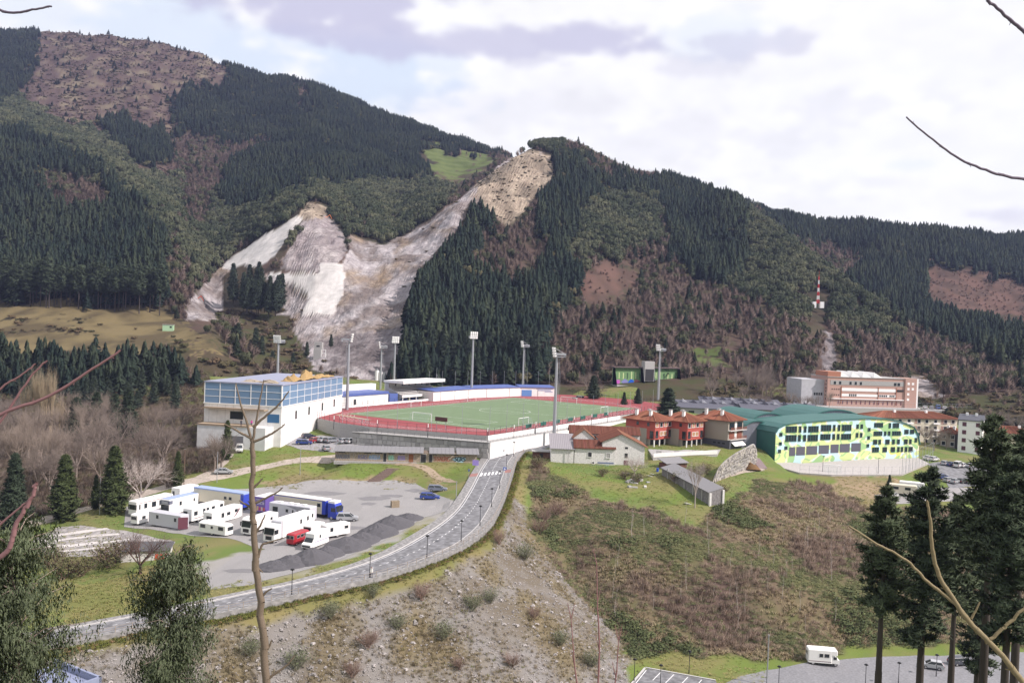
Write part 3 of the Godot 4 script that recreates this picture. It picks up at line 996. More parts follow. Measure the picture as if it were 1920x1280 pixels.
func spot(q: Array) -> Vector3:
	var a := rng.randf()
	var b := rng.randf()
	return (q[0] as Vector3).lerp(q[1], a).lerp((q[3] as Vector3).lerp(q[2], a), b)
func put(tp: Array, tc: Array, k: int, p: Vector3, h: float, w: float, c: Color) -> void:
	var b := Basis(Vector3.UP, rng.randf() * TAU).scaled(Vector3(w, h, w))
	tp[k].append(Transform3D(b, p - Vector3(0, 0.25, 0)))
	tc[k].append(c)
func grow(z: int, area: float, q: Array, tp: Array, tc: Array) -> void:
	var dens: float = {0: 0.095, 13: 0.0, 1: 0.07, 2: 0.055, 3: 0.028, 5: 0.002, 6: 0.0006, 8: 0.0, 9: 0.012, 10: 0.022, 11: 0.03, 12: 0.12}.get(z, 0.0)
	if z == 3:
		dens *= clampf(0.8 + 2.6 * fbm.get_noise_2d(q[0].x * 2.0, q[0].z * 2.0), 0.05, 2.5)
	var want := area * dens
	var cnt := int(want) + (1 if rng.randf() < want - int(want) else 0)
	for i in cnt:
		var p := spot(q)
		var n := fbm.get_noise_2d(p.x * 1.3 + 50, p.z * 1.3)
		var far := clampf((-p.z - 450) / 700.0, 0, 1)
		var t := rng.randf()
		match z:
			0:
				var h := lerpf(14.5, 9.5, far) * rng.randf_range(0.6, 1.25) * (1 + 0.25 * n)
				if rng.randf() < 0.06 + 0.15 * maxf(n, 0):
					put(tp, tc, 1, p, h * 0.45, h * 0.42, mixc(Color(0.075, 0.08, 0.035), Color(0.10, 0.09, 0.05), t))
				else:
					put(tp, tc, 0, p, h, h * rng.randf_range(0.24, 0.32), mixc(Color(0.036, 0.056, 0.044), Color(0.075, 0.095, 0.058), t * t + 0.8 * n))
			1:
				var h := rng.randf_range(4.5, 8.5)
				if rng.randf() < 0.12:
					put(tp, tc, 2, p, h * 0.9, h * 0.6, mixc(Color(0.20, 0.16, 0.14), Color(0.15, 0.11, 0.095), t))
				else:
					put(tp, tc, 1, p, h, h * rng.randf_range(0.5, 0.66), mixc(Color(0.048, 0.060, 0.036), Color(0.105, 0.11, 0.066), t * t + n))
			2:
				var h := rng.randf_range(5, 10)
				if rng.randf() < 0.10 + 0.3 * maxf(n, 0):
					put(tp, tc, 1, p, h * 0.75, h * 0.45, mixc(Color(0.055, 0.065, 0.035), Color(0.085, 0.085, 0.05), t))
				elif rng.randf() < 0.06:
					put(tp, tc, 0, p, h * 1.2, h * 0.34, mixc(Color(0.03, 0.045, 0.032), Color(0.045, 0.06, 0.036), t))
				else:
					put(tp, tc, 2, p, h, h * rng.randf_range(0.4, 0.58), mixc(Color(0.17, 0.13, 0.115), Color(0.25, 0.195, 0.165), t + n))
			3:
				if t < 0.05:
					put(tp, tc, 0, p, rng.randf_range(5, 9), rng.randf_range(2, 3), Color(0.04, 0.055, 0.035))
				elif t < 0.5:
					put(tp, tc, 2, p, rng.randf_range(1.5, 5), rng.randf_range(1.5, 4), mixc(Color(0.16, 0.115, 0.105), Color(0.22, 0.17, 0.145), rng.randf()))
				else:
					put(tp, tc, 3, p, rng.randf_range(0.6, 2.4), rng.randf_range(1.2, 3.4), mixc(Color(0.085, 0.08, 0.05), Color(0.16, 0.11, 0.085), rng.randf()))
			11:
				if t < 0.35:
					put(tp, tc, 2, p, rng.randf_range(3, 6), rng.randf_range(2.5, 4), mixc(Color(0.17, 0.13, 0.11), Color(0.22, 0.17, 0.14), rng.randf()))
				else:
					put(tp, tc, 3, p, rng.randf_range(1.2, 3), rng.randf_range(2, 3.5), mixc(Color(0.075, 0.08, 0.035), Color(0.14, 0.10, 0.065), rng.randf()))
			10:
				put(tp, tc, 2, p, rng.randf_range(1.5, 4), rng.randf_range(1.5, 3), mixc(Color(0.22, 0.14, 0.115), Color(0.17, 0.125, 0.10), rng.randf()))
			_:
				put(tp, tc, 3, p, rng.randf_range(0.5, 1.8), rng.randf_range(0.8, 2.2), mixc(Color(0.06, 0.065, 0.035), Color(0.14, 0.10, 0.06), rng.randf()))

# unit-high trees for the masses: height 1, crown radius 1 (scaled per copy)
func far_pine(sd: int) -> ArrayMesh:
	var r := RandomNumberGenerator.new()
	r.seed = sd
	var mb := MB.new()
	for i in 150:
		var t := pow(r.randf(), 0.8)
		var y := 0.16 + 0.82 * t
		var w := (1.0 - t) * 0.92 + 0.10
		w *= r.randf_range(0.7, 1.15)
		var a := r.randf() * TAU
		var d := Vector3(cos(a), 0, sin(a))
		var s := Vector3(-d.z, 0, d.x)
		var dy := r.randf_range(0.03, 0.075)
		var n := (d * 0.8 + Vector3(0, 0.55, 0)).normalized()
		var k := r.randf_range(0.7, 1.25)
		mb.col = Color(k, k, k)
		var tip := Vector3(0, y - 0.03, 0) + d * w
		mb.tri(Vector3(0, y + dy, 0) + d * 0.05, tip + s * w * 0.17, tip - s * w * 0.17, n)
		mb.tri(Vector3(0, y, 0), tip + s * w * 0.2 - Vector3(0, dy * 0.6, 0), tip + Vector3(0, dy * 0.5, 0), n)
	mb.tri(Vector3(0, 1.0, 0), Vector3(0.16, 0.86, 0), Vector3(-0.1, 0.86, 0.12))
	mb.tri(Vector3(0, 1.0, 0), Vector3(-0.1, 0.86, 0.12), Vector3(-0.05, 0.86, -0.14))
	mb.col = Color(1.6, 1.2, 1.0)
	mb.cyl(Vector3(0, -0.05, 0), Vector3(0, 0.4, 0), 0.06, 0.04, 4, false)
	return mb.mesh(M.leaf)
func far_oak(sd: int) -> ArrayMesh:
	var r := RandomNumberGenerator.new()
	r.seed = sd
	var mb := MB.new()
	for c in 7:
		var o := Vector3(r.randf_range(-0.5, 0.5), r.randf_range(0.38, 0.72), r.randf_range(-0.5, 0.5))
		if c == 0:
			o = Vector3(0, 0.6, 0)
		var rad := r.randf_range(0.34, 0.52)
		for i in 22:
			var d := Vector3(r.randfn(), r.randfn() * 0.8 + 0.25, r.randfn()).normalized()
			var p := o + d * Vector3(rad, rad * 0.62, rad) * r.randf_range(0.75, 1.1)
			var s := d.cross(Vector3(r.randfn(), r.randfn(), r.randfn())).normalized()
			var t := d.cross(s)
			var z := r.randf_range(0.13, 0.24)
			var k := r.randf_range(0.7, 1.3)
			mb.col = Color(k, k, k)
			mb.tri(p + s * z, p - s * z * 0.6 + t * z * 0.8, p - s * z * 0.5 - t * z * 0.8, (d + Vector3(0, 0.25, 0)).normalized())
	return mb.mesh(M.leaf)
func far_bare(sd: int) -> ArrayMesh:
	var r := RandomNumberGenerator.new()
	r.seed = sd
	var mb := MB.new()
	mb.col = Color(1.1, 1.1, 1.1)
	mb.cyl(Vector3(0, -0.05, 0), Vector3(0, 0.45, 0), 0.05, 0.03, 4, false)
	for i in 210:
		var a := r.randf() * TAU
		var e := r.randf_range(0.15, 1.45)
		var d := Vector3(cos(a) * cos(e), sin(e) * 0.75, sin(a) * cos(e))
		var o := Vector3(0, r.randf_range(0.15, 0.42), 0) + d * r.randf_range(0.0, 0.32)
		var p := o + (d + Vector3(r.randfn(), r.randfn() * 0.5 + 0.2, r.randfn()) * 0.22) * r.randf_range(0.25, 0.5)
		p.y = minf(p.y, 1.0)
		var s := d.cross(Vector3(r.randfn(), r.randfn(), r.randfn())).normalized() * r.randf_range(0.008, 0.018)
		var k := r.randf_range(0.75, 1.3)
		mb.col = Color(k, k, k)
		mb.tri(o - s, o + s, p, (d + Vector3(0, 0.4, 0)).normalized())
	return mb.mesh(M.twig)


# ---------- sports ground ----------
const SC := Vector3(-1.64, 0, -315.8)
const SYAW := 0.552
func sp(t: float, s: float, y := 0.0) -> Vector3:  # across, along, up -> world
	return SC + Vector3(cos(SYAW), 0, sin(SYAW)) * t + Vector3(sin(SYAW), 0, -cos(SYAW)) * s + Vector3(0, y, 0)
func strip(mb: MB, a: Array, w: float, y: float) -> void:  # flat band along points given as (t, s)
	for i in a.size() - 1:
		var p: Vector2 = a[i]
		var q: Vector2 = a[i + 1]
		var n := (q - p).orthogonal().normalized() * w / 2
		mb.fan([sp(p.x + n.x, p.y + n.y, y), sp(q.x + n.x, q.y + n.y, y), sp(q.x - n.x, q.y - n.y, y), sp(p.x - n.x, p.y - n.y, y)], Vector3.UP)
func oval(r: float, half: float) -> Array:
	var a := []
	for i in 25:
		var g := PI * i / 24.0
		a.append(Vector2(r * cos(g), half + r * sin(g)))
	for i in 25:
		var g := PI * i / 24.0
		a.append(Vector2(-r * cos(g), -half - r * sin(g)))
	a.append(a[0])
	return a
func wall_run(o: Node, s: String, a: Array, h0: float, h1: float, w: float, m: Material) -> void:  # upright walls along world points
	var mb := MB.new()
	for i in a.size() - 1:
		var p: Vector3 = a[i]
		var q: Vector3 = a[i + 1]
		var e := (q - p) * Vector3(1, 0, 1)
		var n := e.normalized().cross(Vector3.UP) * w / 2
		mb.hexa([p + n + Vector3(0, h0, 0), q + n + Vector3(0, h0, 0), q - n + Vector3(0, h0, 0), p - n + Vector3(0, h0, 0), p + n + Vector3(0, h1, 0), q + n + Vector3(0, h1, 0), q - n + Vector3(0, h1, 0), p - n + Vector3(0, h1, 0)])
	part(o, s, mb, m)
func along(a: Array, step: float) -> Array:
	var r := []
	var left := 0.0
	for i in a.size() - 1:
		var p: Vector3 = a[i]
		var q: Vector3 = a[i + 1]
		var len := p.distance_to(q)
		var x := left
		while x < len:
			r.append(p.lerp(q, x / len))
			x += step
		left = x - len
	r.append(a[-1])
	return r
func fence(s: String, label: String, a: Array, step: float, h: float, r: float, m: Material, rails: Array, group := "") -> Node3D:
	var o := thing(s, label, "fence", a[0], 0, group)
	var pm := MB.new()
	pm.cyl(Vector3(0, -0.15, 0), Vector3(0, h, 0), r, r, 6)
	var pmesh := pm.mesh(m)
	var pts := along(a, step)
	for p in pts:
		piece(o, "post", pmesh, p - a[0])
	for y in rails:
		var mb := MB.new()
		for i in pts.size() - 1:
			mb.cyl(pts[i] - a[0] + Vector3(0, y, 0), pts[i + 1] - a[0] + Vector3(0, y, 0), r * 0.55, r * 0.55, 4, false)
		part(o, "rail", mb, m)
	return o

func make_stadium() -> void:
	mat("track", L(0.27, 0.05, 0.055), 0.9, "stain", 0.08)
	mat("turf", L(0.14, 0.205, 0.105), 0.95, "stain", 0.06)
	mat("blue_roof", L(0.085, 0.13, 0.36), 0.5, "stain", 0.1)
	mat("fence_dark", L(0.03, 0.035, 0.04), 0.5)
	mat("fence_green", L(0.02, 0.11, 0.085), 0.5)
	var edge := [[34.5, -64.5], [0, -73.5], [-12, -73], [-25, -69], [-33, -61], [-38, -50], [-41, -38], [-42, 60], [-37, 78], [-20, 90], [10, 92], [30, 80], [37, 60], [36, 20]]
	var out := PackedVector2Array()
	var world := []
	for e in edge:
		var p := sp(e[0], e[1])
		world.append(p)
		out.append(Vector2(p.x, p.z))
	var mb := MB.new()
	mb.slab(out, -6.5, -0.02)
	structure("terrace", mb, M.concrete)
	mb = MB.new()
	var inner := Geometry2D.offset_polygon(out, -0.35)[0]
	mb.slab(inner, -0.02, 0.02)
	structure("running_track", mb, M.track)
	mb = MB.new()
	var gr := PackedVector2Array()
	for e in [[-28.5, -52.5], [28.5, -52.5], [28.5, 52.5], [-28.5, 52.5]]:
		var p := sp(e[0], e[1])
		gr.append(Vector2(p.x, p.z))
	mb.slab(gr, 0.02, 0.045)
	structure("football_pitch", mb, M.turf)
	mb = MB.new()
	for i in 5:
		strip(mb, oval(29.6 + i * 1.15, 36.0), 0.09, 0.026)
	structure("lane_markings", mb, M.paint)
	mb = MB.new()
	for l in [[[-27, -49], [27, -49]], [[27, -49], [27, 49]], [[27, 49], [-27, 49]], [[-27, 49], [-27, -49]], [[-27, 0], [27, 0]]]:
		strip(mb, [Vector2(l[0][0], l[0][1]), Vector2(l[1][0], l[1][1])], 0.14, 0.052)
	for e in [-1, 1]:
		strip(mb, [Vector2(-18, 49 * e), Vector2(-18, 33 * e), Vector2(18, 33 * e), Vector2(18, 49 * e)], 0.14, 0.052)
		strip(mb, [Vector2(-8, 49 * e), Vector2(-8, 43.5 * e), Vector2(8, 43.5 * e), Vector2(8, 49 * e)], 0.14, 0.052)
	var ci := []
	for i in 33:
		ci.append(Vector2(9.15 * cos(TAU * i / 32), 9.15 * sin(TAU * i / 32)))
	strip(mb, ci, 0.14, 0.052)
	structure("pitch_markings", mb, M.paint)
	# pale sand of the jump pit at the left bend
	mb = MB.new()
	mat("sand", L(0.52, 0.42, 0.30), 1.0, "grit", 0.4)
	strip(mb, [Vector2(-29, -56), Vector2(-12, -60)], 2.2, 0.03)
	structure("sand_pit", mb, M.sand)
	# lower walk round the near corner with its stone wall
	var walk := PackedVector2Array()
	for e in [[37.5, -67.5], [-2, -78.0], [0, -73.6], [34.6, -64.6], [36.1, 20], [38.8, 24]]:
		var p := sp(e[0], e[1])
		walk.append(Vector2(p.x, p.z))
	mb = MB.new()
	mb.slab(walk, -6.6, -1.25)
	structure("walkway", mb, M.concrete)
	make_stone_wall()
	var w2 := thing("white_retaining_wall", "long whitewashed retaining wall below the track fence beside the road", "wall", sp(37.5, -67.5))
	var a0 := sp(37.5, -67.5)
	wall_run(w2, "wall_face", [sp(37.65, -67.4) - a0, sp(38.95, 24) - a0], -6.0, -1.2, 0.25, M.white_wall)
	wall_run(w2, "upper_wall", [sp(34.75, -64.3) - a0, sp(36.25, 20) - a0], -1.24, 0.0, 0.22, M.white_wall)
	wall_run(w2, "coping", [sp(37.65, -67.4) - a0, sp(38.95, 24) - a0], -1.2, -1.08, 0.34, M.concrete)
	fence("track_fence", "dark mesh fence standing along the red running track edge", world.slice(0, 8), 3.0, 2.0, 0.045, M.fence_dark, [0.1, 1.0, 1.95])
	fence("track_fence", "dark fence round the far bend of the running track", world.slice(8, 14) + [world[0]], 3.0, 2.0, 0.045, M.fence_dark, [0.1, 1.0, 1.95])
	fence("walk_railing", "low railing along the walkway above the stone retaining wall", [sp(-1.6, -77.6, -1.25), sp(37.2, -67.2, -1.25), sp(38.5, 22, -1.25)], 2.0, 1.05, 0.03, M.fence_dark, [0.3, 0.65, 1.02])
	# tall net poles
	var pm := MB.new()
	pm.cyl(Vector3(0, -0.02, 0), Vector3(0, 8.0, 0), 0.07, 0.05, 6)
	var pmesh := pm.mesh(M.steel)
	for e in [[-22, -70.5], [-12, -72], [-2, -72.5], [8, -71], [18, -68], [27, -65.8], [33.8, -62], [33.8, -53], [34, -44], [34, -35], [34.2, -26], [34.3, -17], [34.6, -8], [34.8, 1], [35, 10], [35.2, 20], [35.6, 30], [36, 40], [36.3, 50]]:
		var o := thing("net_pole", "tall thin galvanised pole for ball netting beside the running track", "pole", sp(e[0], e[1], 0.02), 0, "net poles around the track")
		piece(o, "pole", pmesh)
		var cm := MB.new()
		cm.cyl(Vector3(0, 7.95, 0), Vector3(0, 8.06, 0), 0.09, 0.09, 6)
		part(o, "cap", cm, M.steel)
	for i in 12:
		var s := 26.0 + i * 6.0
		var o := thing("rear_net_pole", "thin pole of the high ball net behind the blue roofed shed", "pole", sp(-54 + i * 2.4, s, 0.0), 0, "net poles behind the shed")
		var cm := MB.new()
		cm.cyl(Vector3(0, -1, 0), Vector3(0, 10.5, 0), 0.07, 0.05, 6)
		part(o, "pole", cm, M.steel)
		cm = MB.new()
		cm.cyl(Vector3(0, 10.45, 0), Vector3(0, 10.56, 0), 0.09, 0.09, 6)
		part(o, "cap", cm, M.steel)
	# short walk lamps with a white light tube on a dark post
	for q in [[-10, -77.8], [5, -74.4 - 1.8], [20, -72.2], [36.6, -67.2], [37.6, -55], [37.8, -43], [38, -31], [38.1, -19], [38.3, -7], [38.5, 5]]:
		var o := thing("walk_lamp", "dark walkway post lamp with an upright white light tube", "lamp", sp(q[0], q[1], -1.25), 0, "post lamps along the stadium walkway")
		var cm := MB.new()
		cm.cyl(Vector3.ZERO, Vector3(0, 2.9, 0), 0.09, 0.08, 8)
		part(o, "post", cm, M.fence_dark)
		cm = MB.new()
		cm.cyl(Vector3(0, 2.9, 0), Vector3(0, 3.9, 0), 0.11, 0.11, 8)
		part(o, "light_tube", cm, M.white_paint)
	goals()
	floodlights()
	make_stand()
	make_shed()
	make_hall()
	make_fronton()

func make_stone_wall() -> void:
	var a := sp(-2.3, -78.3)
	var b := sp(37.6, -67.7)
	var o := thing("stone_retaining_wall", "grey retaining wall of big irregular stones behind the parked cars", "wall", a)
	var e := (b - a).normalized()
	var n := Vector3(-e.z, 0, e.x)
	if n.z < 0:
		n = -n
	var mb := MB.new()
	mb.hexa([Vector3(0, -6.5, 0), b - a + Vector3(0, -6.5, 0), b - a + Vector3(0, -6.5, 0) - n * 0.5, Vector3(0, -6.5, 0) - n * 0.5, Vector3(0, -1.3, 0), b - a + Vector3(0, -1.3, 0), b - a + Vector3(0, -1.3, 0) - n * 0.5, Vector3(0, -1.3, 0) - n * 0.5])
	part(o, "backing", mb, M.concrete)
	mb = MB.new()
	mb.box((b - a) / 2 + Vector3(0, -1.22, 0) + n * 0.02, Vector3((b - a).length(), 0.14, 0.7), Basis(e, Vector3.UP, -n))
	part(o, "coping", mb, M.concrete)
	var mats := []
	for i in 4:
		var k: float = [0.48, 0.42, 0.54, 0.37][i]
		mats.append(mat("wall_stone%d" % i, L(k, k * 0.97, k * 0.95), 0.95, "wear", 0.5))
	var len := a.distance_to(b)
	var y := -5.6
	for r in 3:
		var h: float = [1.5, 1.3, 1.35][r]
		var x := 0.05
		while x < len - 0.6:
			var w := minf(rng.randf_range(0.9, 2.3), len - x)
			mb = MB.new()
			var x1 := x + w - 0.07
			var j := func(): return rng.randf_range(-0.10, 0.10)
			var pr := 0.10 + rng.randf() * 0.08
			var p := []
			for q in [[x, y], [x1, y], [x1, y + h - 0.07], [x, y + h - 0.07]]:
				p.append(e * (q[0] + j.call()) + Vector3(0, q[1] + j.call() * 0.6, 0) + n * 0.01)
			var m: Vector3 = (p[0] + p[1] + p[2] + p[3]) / 4
			var f := []
			for q in p:
				f.append(q.lerp(m, 0.10) + n * pr)
			mb.face([f[0], f[1], f[2], f[3]], m - n)
			for i in 4:
				mb.face([p[i], p[(i + 1) % 4], f[(i + 1) % 4], f[i]], m - n)
			part(o, "stone", mb, mats[rng.randi() % 4])
			x += w
		y += h

func goal(p: Vector3, turn: float, w: float, h: float, label: String) -> void:
	var o := thing("goal", label, "goal", p, turn)
	for s in [-1, 1]:
		var mb := MB.new()
		mb.cyl(Vector3(w / 2 * s, 0, 0), Vector3(w / 2 * s, h, 0), 0.08, 0.08, 8)
		part(o, "post", mb, M.white_paint)
		mb = MB.new()
		mb.cyl(Vector3(w / 2 * s, h, 0), Vector3(w / 2 * s, h * 0.95, 0.9), 0.03, 0.03, 5)
		mb.cyl(Vector3(w / 2 * s, h * 0.95, 0.9), Vector3(w / 2 * s, 0, 1.8), 0.03, 0.03, 5)
		part(o, "stay", mb, M.steel)
	var mb := MB.new()
	mb.cyl(Vector3(-w / 2, h, 0), Vector3(w / 2, h, 0), 0.08, 0.08, 8)
	part(o, "crossbar", mb, M.white_paint)
	mb = MB.new()
	for i in 13:
		var x := -w / 2 + w * i / 12.0
		mb.cyl(Vector3(x, h, 0.05), Vector3(x, h * 0.95, 0.9), 0.012, 0.012, 3, false)
		mb.cyl(Vector3(x, h * 0.95, 0.9), Vector3(x, 0.02, 1.8), 0.012, 0.012, 3, false)
	for i in 7:
		var t := i / 6.0
		mb.cyl(Vector3(-w / 2, h * 0.95 * (1 - t) + 0.02, 0.9 + 0.9 * t), Vector3(w / 2, h * 0.95 * (1 - t) + 0.02, 0.9 + 0.9 * t), 0.012, 0.012, 3, false)
	part(o, "net", mb, mat("net", L(0.30, 0.42, 0.45), 0.9))

func goals() -> void:
	goal(sp(0, -49, 0.05), -SYAW, 7.32, 2.44, "full size white goal in front of the jump pit bend")
	goal(sp(0, 49, 0.05), -SYAW + PI, 7.32, 2.44, "full size white goal at the far end near the parked cars on the lane")
	goal(sp(27.6, -33, 0.05), -SYAW + PI / 2, 6.0, 2.2, "smaller netted training goal beside the near floodlight mast")
	goal(sp(27.6, 25, 0.05), -SYAW + PI / 2, 6.0, 2.2, "smaller netted training goal near the red house roofs")
	goal(sp(-29.5, -14, 0.05), -SYAW - PI / 2, 6.0, 2.2, "training goal standing in front of the grandstand")
	goal(sp(-29.5, 22, 0.05), -SYAW - PI / 2, 6.0, 2.2, "training goal by the mast at the shed wall")
	var o := thing("scoreboard", "brown scoreboard panel on two legs beside the track fence", "scoreboard", sp(17, -62, 0.02), -SYAW)
	for s in [-1, 1]:
		var mb := MB.new()
		mb.cyl(Vector3(1.6 * s, 0, 0), Vector3(1.6 * s, 3.4, 0), 0.07, 0.07, 6)
		part(o, "leg", mb, M.steel)
	var mb := MB.new()
	mb.bx(-2.1, 2.1, 2.3, 3.5, -0.15, 0.15)
	part(o, "panel", mb, mat("score", L(0.07, 0.022, 0.018), 0.5))
	for i in 3:
		o = thing("hurdle", "white athletics hurdle standing on the red track by the near fence", "hurdle", sp(-10 + i * 1.5, -66 - i * 0.4, 0.02), -SYAW + 0.2, "hurdles on the track")
		mb = MB.new()
		for s in [-1, 1]:
			mb.bx(0.55 * s - 0.03, 0.55 * s + 0.03, 0, 0.95, -0.03, 0.03)
			mb.bx(0.55 * s - 0.03, 0.55 * s + 0.03, 0, 0.05, -0.03, 0.6)
		part(o, "frame", mb, M.steel)
		mb = MB.new()
		mb.bx(-0.6, 0.6, 0.88, 1.02, -0.04, -0.03 + 0.05)
		part(o, "bar", mb, M.white_paint)
	for i in 7:
		o = thing("dugout_board", "green padded board leaning on the trackside fence", "board", sp(33.6, -40 + i * 9.0, 0.03), -SYAW, "green boards along the track fence")
		mb = MB.new()
		mb.wedge(-0.06, 0.06, 0.25, 1.35, -1.7, 1.7, 0.03)
		part(o, "panel", mb, M.fence_green)
		mb = MB.new()
		for s in [-1.3, 1.3]:
			mb.bx(-0.05, 0.05, 0, 0.3, s - 0.05, s + 0.05)
		part(o, "foot", mb, M.steel)

func mast(u: float, v: float, d: float, top_v: float, face: float, label: String) -> void:
	var p := at(u, v, d)
	var h := (v - top_v) / F * d
	var o := thing("floodlight_mast", label, "floodlight", p, face)
	var mb := MB.new()
	mb.cyl(Vector3(0, -3, 0), Vector3(0, h, 0), 0.62 if h > 20 else 0.5, 0.34, 12)
	part(o, "pole", mb, M.steel)
	mb = MB.new()
	for s in [-1, 1]:
		mb.cyl(Vector3(0.95, 0, 0.22 * s), Vector3(0.8, h, 0.22 * s), 0.03, 0.03, 4, false)
	var y := 1.0
	while y < h:
		mb.cyl(Vector3(0.88, y, -0.22), Vector3(0.88, y, 0.22), 0.03, 0.03, 4, false)
		if int(y) % 3 == 0:
			mb.cyl(Vector3(0.3, y, 0), Vector3(0.88, y, 0), 0.03, 0.03, 4, false)
		y += 0.6
	part(o, "ladder", mb, M.steel)
	mb = MB.new()
	mb.bx(-0.4, 2.4, h - 0.1, h + 0.05, -1.3, 1.3)
	for q in [[-0.4, -1.3], [2.4, -1.3], [2.4, 1.3], [-0.4, 1.3]]:
		mb.bx(q[0] - 0.04, q[0] + 0.04, h, h + 1.1, q[1] - 0.04, q[1] + 0.04)
	for s in [-1.3, 1.3]:
		mb.bx(-0.4, 2.4, h + 0.5, h + 1.05, s - 0.03, s + 0.03)
	mb.bx(2.38, 2.44, h + 0.1, h + 1.05, -1.3, 1.3)
	part(o, "basket", mb, M.steel)
	mb = MB.new()
	mb.cyl(Vector3(0, h, 0), Vector3(-0.8, h + 2.6, 0), 0.09, 0.07, 6)
	mb.cyl(Vector3(2.2, h + 1.0, 0), Vector3(-0.7, h + 2.5, 0), 0.05, 0.05, 5)
	for r in 4:
		mb.cyl(Vector3(-0.5 - 0.12 * r, h + 0.2 + r * 0.75, -1.6), Vector3(-0.5 - 0.12 * r, h + 0.2 + r * 0.75, 1.6), 0.05, 0.05, 5)
	part(o, "lamp_rack", mb, M.steel)
	var lm := MB.new()
	lm.hexa([Vector3(-0.36, -0.35, -0.32), Vector3(0.0, -0.2, -0.2), Vector3(0.0, -0.2, 0.2), Vector3(-0.36, -0.35, 0.32), Vector3(-0.26, 0.3, -0.32), Vector3(0.08, 0.2, -0.2), Vector3(0.08, 0.2, 0.2), Vector3(-0.26, 0.3, 0.32)])
	var lmesh := lm.mesh(M.white_paint)
	for r in 4:
		for c in 4:
			piece(o, "lamp", lmesh, Vector3(-0.6 - 0.12 * r, h + 0.25 + r * 0.75, -1.25 + c * 0.83))
func floodlights() -> void:
	mast(650, 768, 299, 640, PI, "floodlight mast at the corner of the blue glazed hall")
	mast(883.5, 745, 368, 634, PI * 0.5 + 0.3, "tall floodlight mast in front of the white shed wall")
	mast(1039, 815, 262, 668, 0.2, "thick floodlight mast rising behind the farm outbuilding")
	mast(1234, 748, 392, 657, 0.4, "floodlight mast beside the dark cedar near the painted ball court")
	mast(979.6, 729, 412, 650, 0.3, "floodlight mast behind the blue roofed shed")
	mast(738, 725, 400, 642, PI * 0.6, "slim floodlight mast rising behind the grandstand roof")
	mast(713, 725, 385, 652, 0.2, "floodlight mast with a large basket behind the grandstand")
	mast(519, 728, 330, 642, PI * 0.4, "floodlight mast standing behind the glazed hall roof")

func make_stand() -> void:
	var o := thing("grandstand", "small white covered grandstand with bench rows by the track", "grandstand", sp(-43.5, 8.5), -SYAW)
	# local x across (towards the pitch +), z along (near end +)
	var h := 13.0
	var mb := MB.new()
	mb.bx(-9, -8.6, 0, 7.2, -h, h)
	part(o, "back_wall", mb, M.white_wall)
	for s in [-1, 1]:
		mb = MB.new()
		mb.poly(pg([-8.6, 0, -2.0, 0, -0.2, 1.9, -0.2, 2.6, -6.8, 5.2, -6.8, 7.2, -8.6, 7.2]), h * s - 0.15, h * s + 0.15)
		part(o, "side_wall", mb, M.concrete)
	mb = MB.new()
	mb.hexa([Vector3(-9.2, 7.2, -h - 0.5), Vector3(0.6, 7.0, -h - 0.5), Vector3(0.6, 7.0, h + 0.5), Vector3(-9.2, 7.2, h + 0.5), Vector3(-9.2, 7.9, -h - 0.5), Vector3(0.6, 8.2, -h - 0.5), Vector3(0.6, 8.2, h + 0.5), Vector3(-9.2, 7.9, h + 0.5)])
	part(o, "roof", mb, M.white_wall)
	for i in 6:
		mb = MB.new()
		mb.bx(-1.4 - i * 1.05, -0.35 - i * 1.05, 2.05 + i * 0.5, 2.2 + i * 0.5, -h + 0.2, h - 0.2)
		mb.bx(-1.45 - i * 1.05, -1.38 - i * 1.05, 2.05 + i * 0.5, 2.7 + i * 0.5, -h + 0.2, h - 0.2)
		part(o, "step", mb, M.concrete)
		mb = MB.new()
		mb.bx(-1.2 - i * 1.05, -0.8 - i * 1.05, 2.45 + i * 0.5, 2.55 + i * 0.5, -h + 0.4, h - 0.4)
		part(o, "bench", mb, M.white_paint)
	mb = MB.new()
	mb.bx(-0.3, -0.1, 1.7, 2.6, -h, h)
	part(o, "front_parapet", mb, M.white_wall)
	for i in 7:
		mb = MB.new()
		mb.bx(-0.35, -0.1, 0, 1.75, -h + 0.3 + i * 4.2, -h + 0.55 + i * 4.2)
		part(o, "column", mb, M.white_wall)
	for i in 6:
		mb = MB.new()
		mb.bx(-8.6, -8.55, 5.4, 6.3, -10.4 + i * 4.2, -9.6 + i * 4.2)
		part(o, "vent", mb, M.glass)
	for i in 3:
		mb = MB.new()
		mb.bx(-2.4, -2.1, 0.1, 1.2, -6 + i * 6.5, -1.5 + i * 6.5)
		part(o, "seat_row", mb, mat("seat_blue", L(0.05, 0.10, 0.35), 0.5))
	mb = MB.new()
	mb.cyl(Vector3(-2, 8.2, -11), Vector3(-2, 12.6, -11), 0.05, 0.03, 5)
	mb.cyl(Vector3(-2, 10, -11), Vector3(-1, 8.2, -12), 0.03, 0.03, 4)
	mb.cyl(Vector3(-2, 10, -11), Vector3(-1, 8.2, -10), 0.03, 0.03, 4)
	part(o, "aerial", mb, M.steel)
	# boards along the inside of the track in front of the stand
	var b := thing("trackside_railing", "white railing along the grandstand side of the track", "railing", sp(-40.5, -40))
	for i in 18:
		var mm := MB.new()
		var p := sp(-40.5, -40 + i * 4.2) - sp(-40.5, -40)
		mm.box(p + Vector3(0, 0.55, 0), Vector3(0.08, 0.75, 4.0), Basis(Vector3.UP, -SYAW))
		mm.box(p + Vector3(0, 0.1, 0), Vector3(0.12, 0.22, 0.12), Basis(Vector3.UP, -SYAW))
		part(b, "board", mm, M.white_paint)

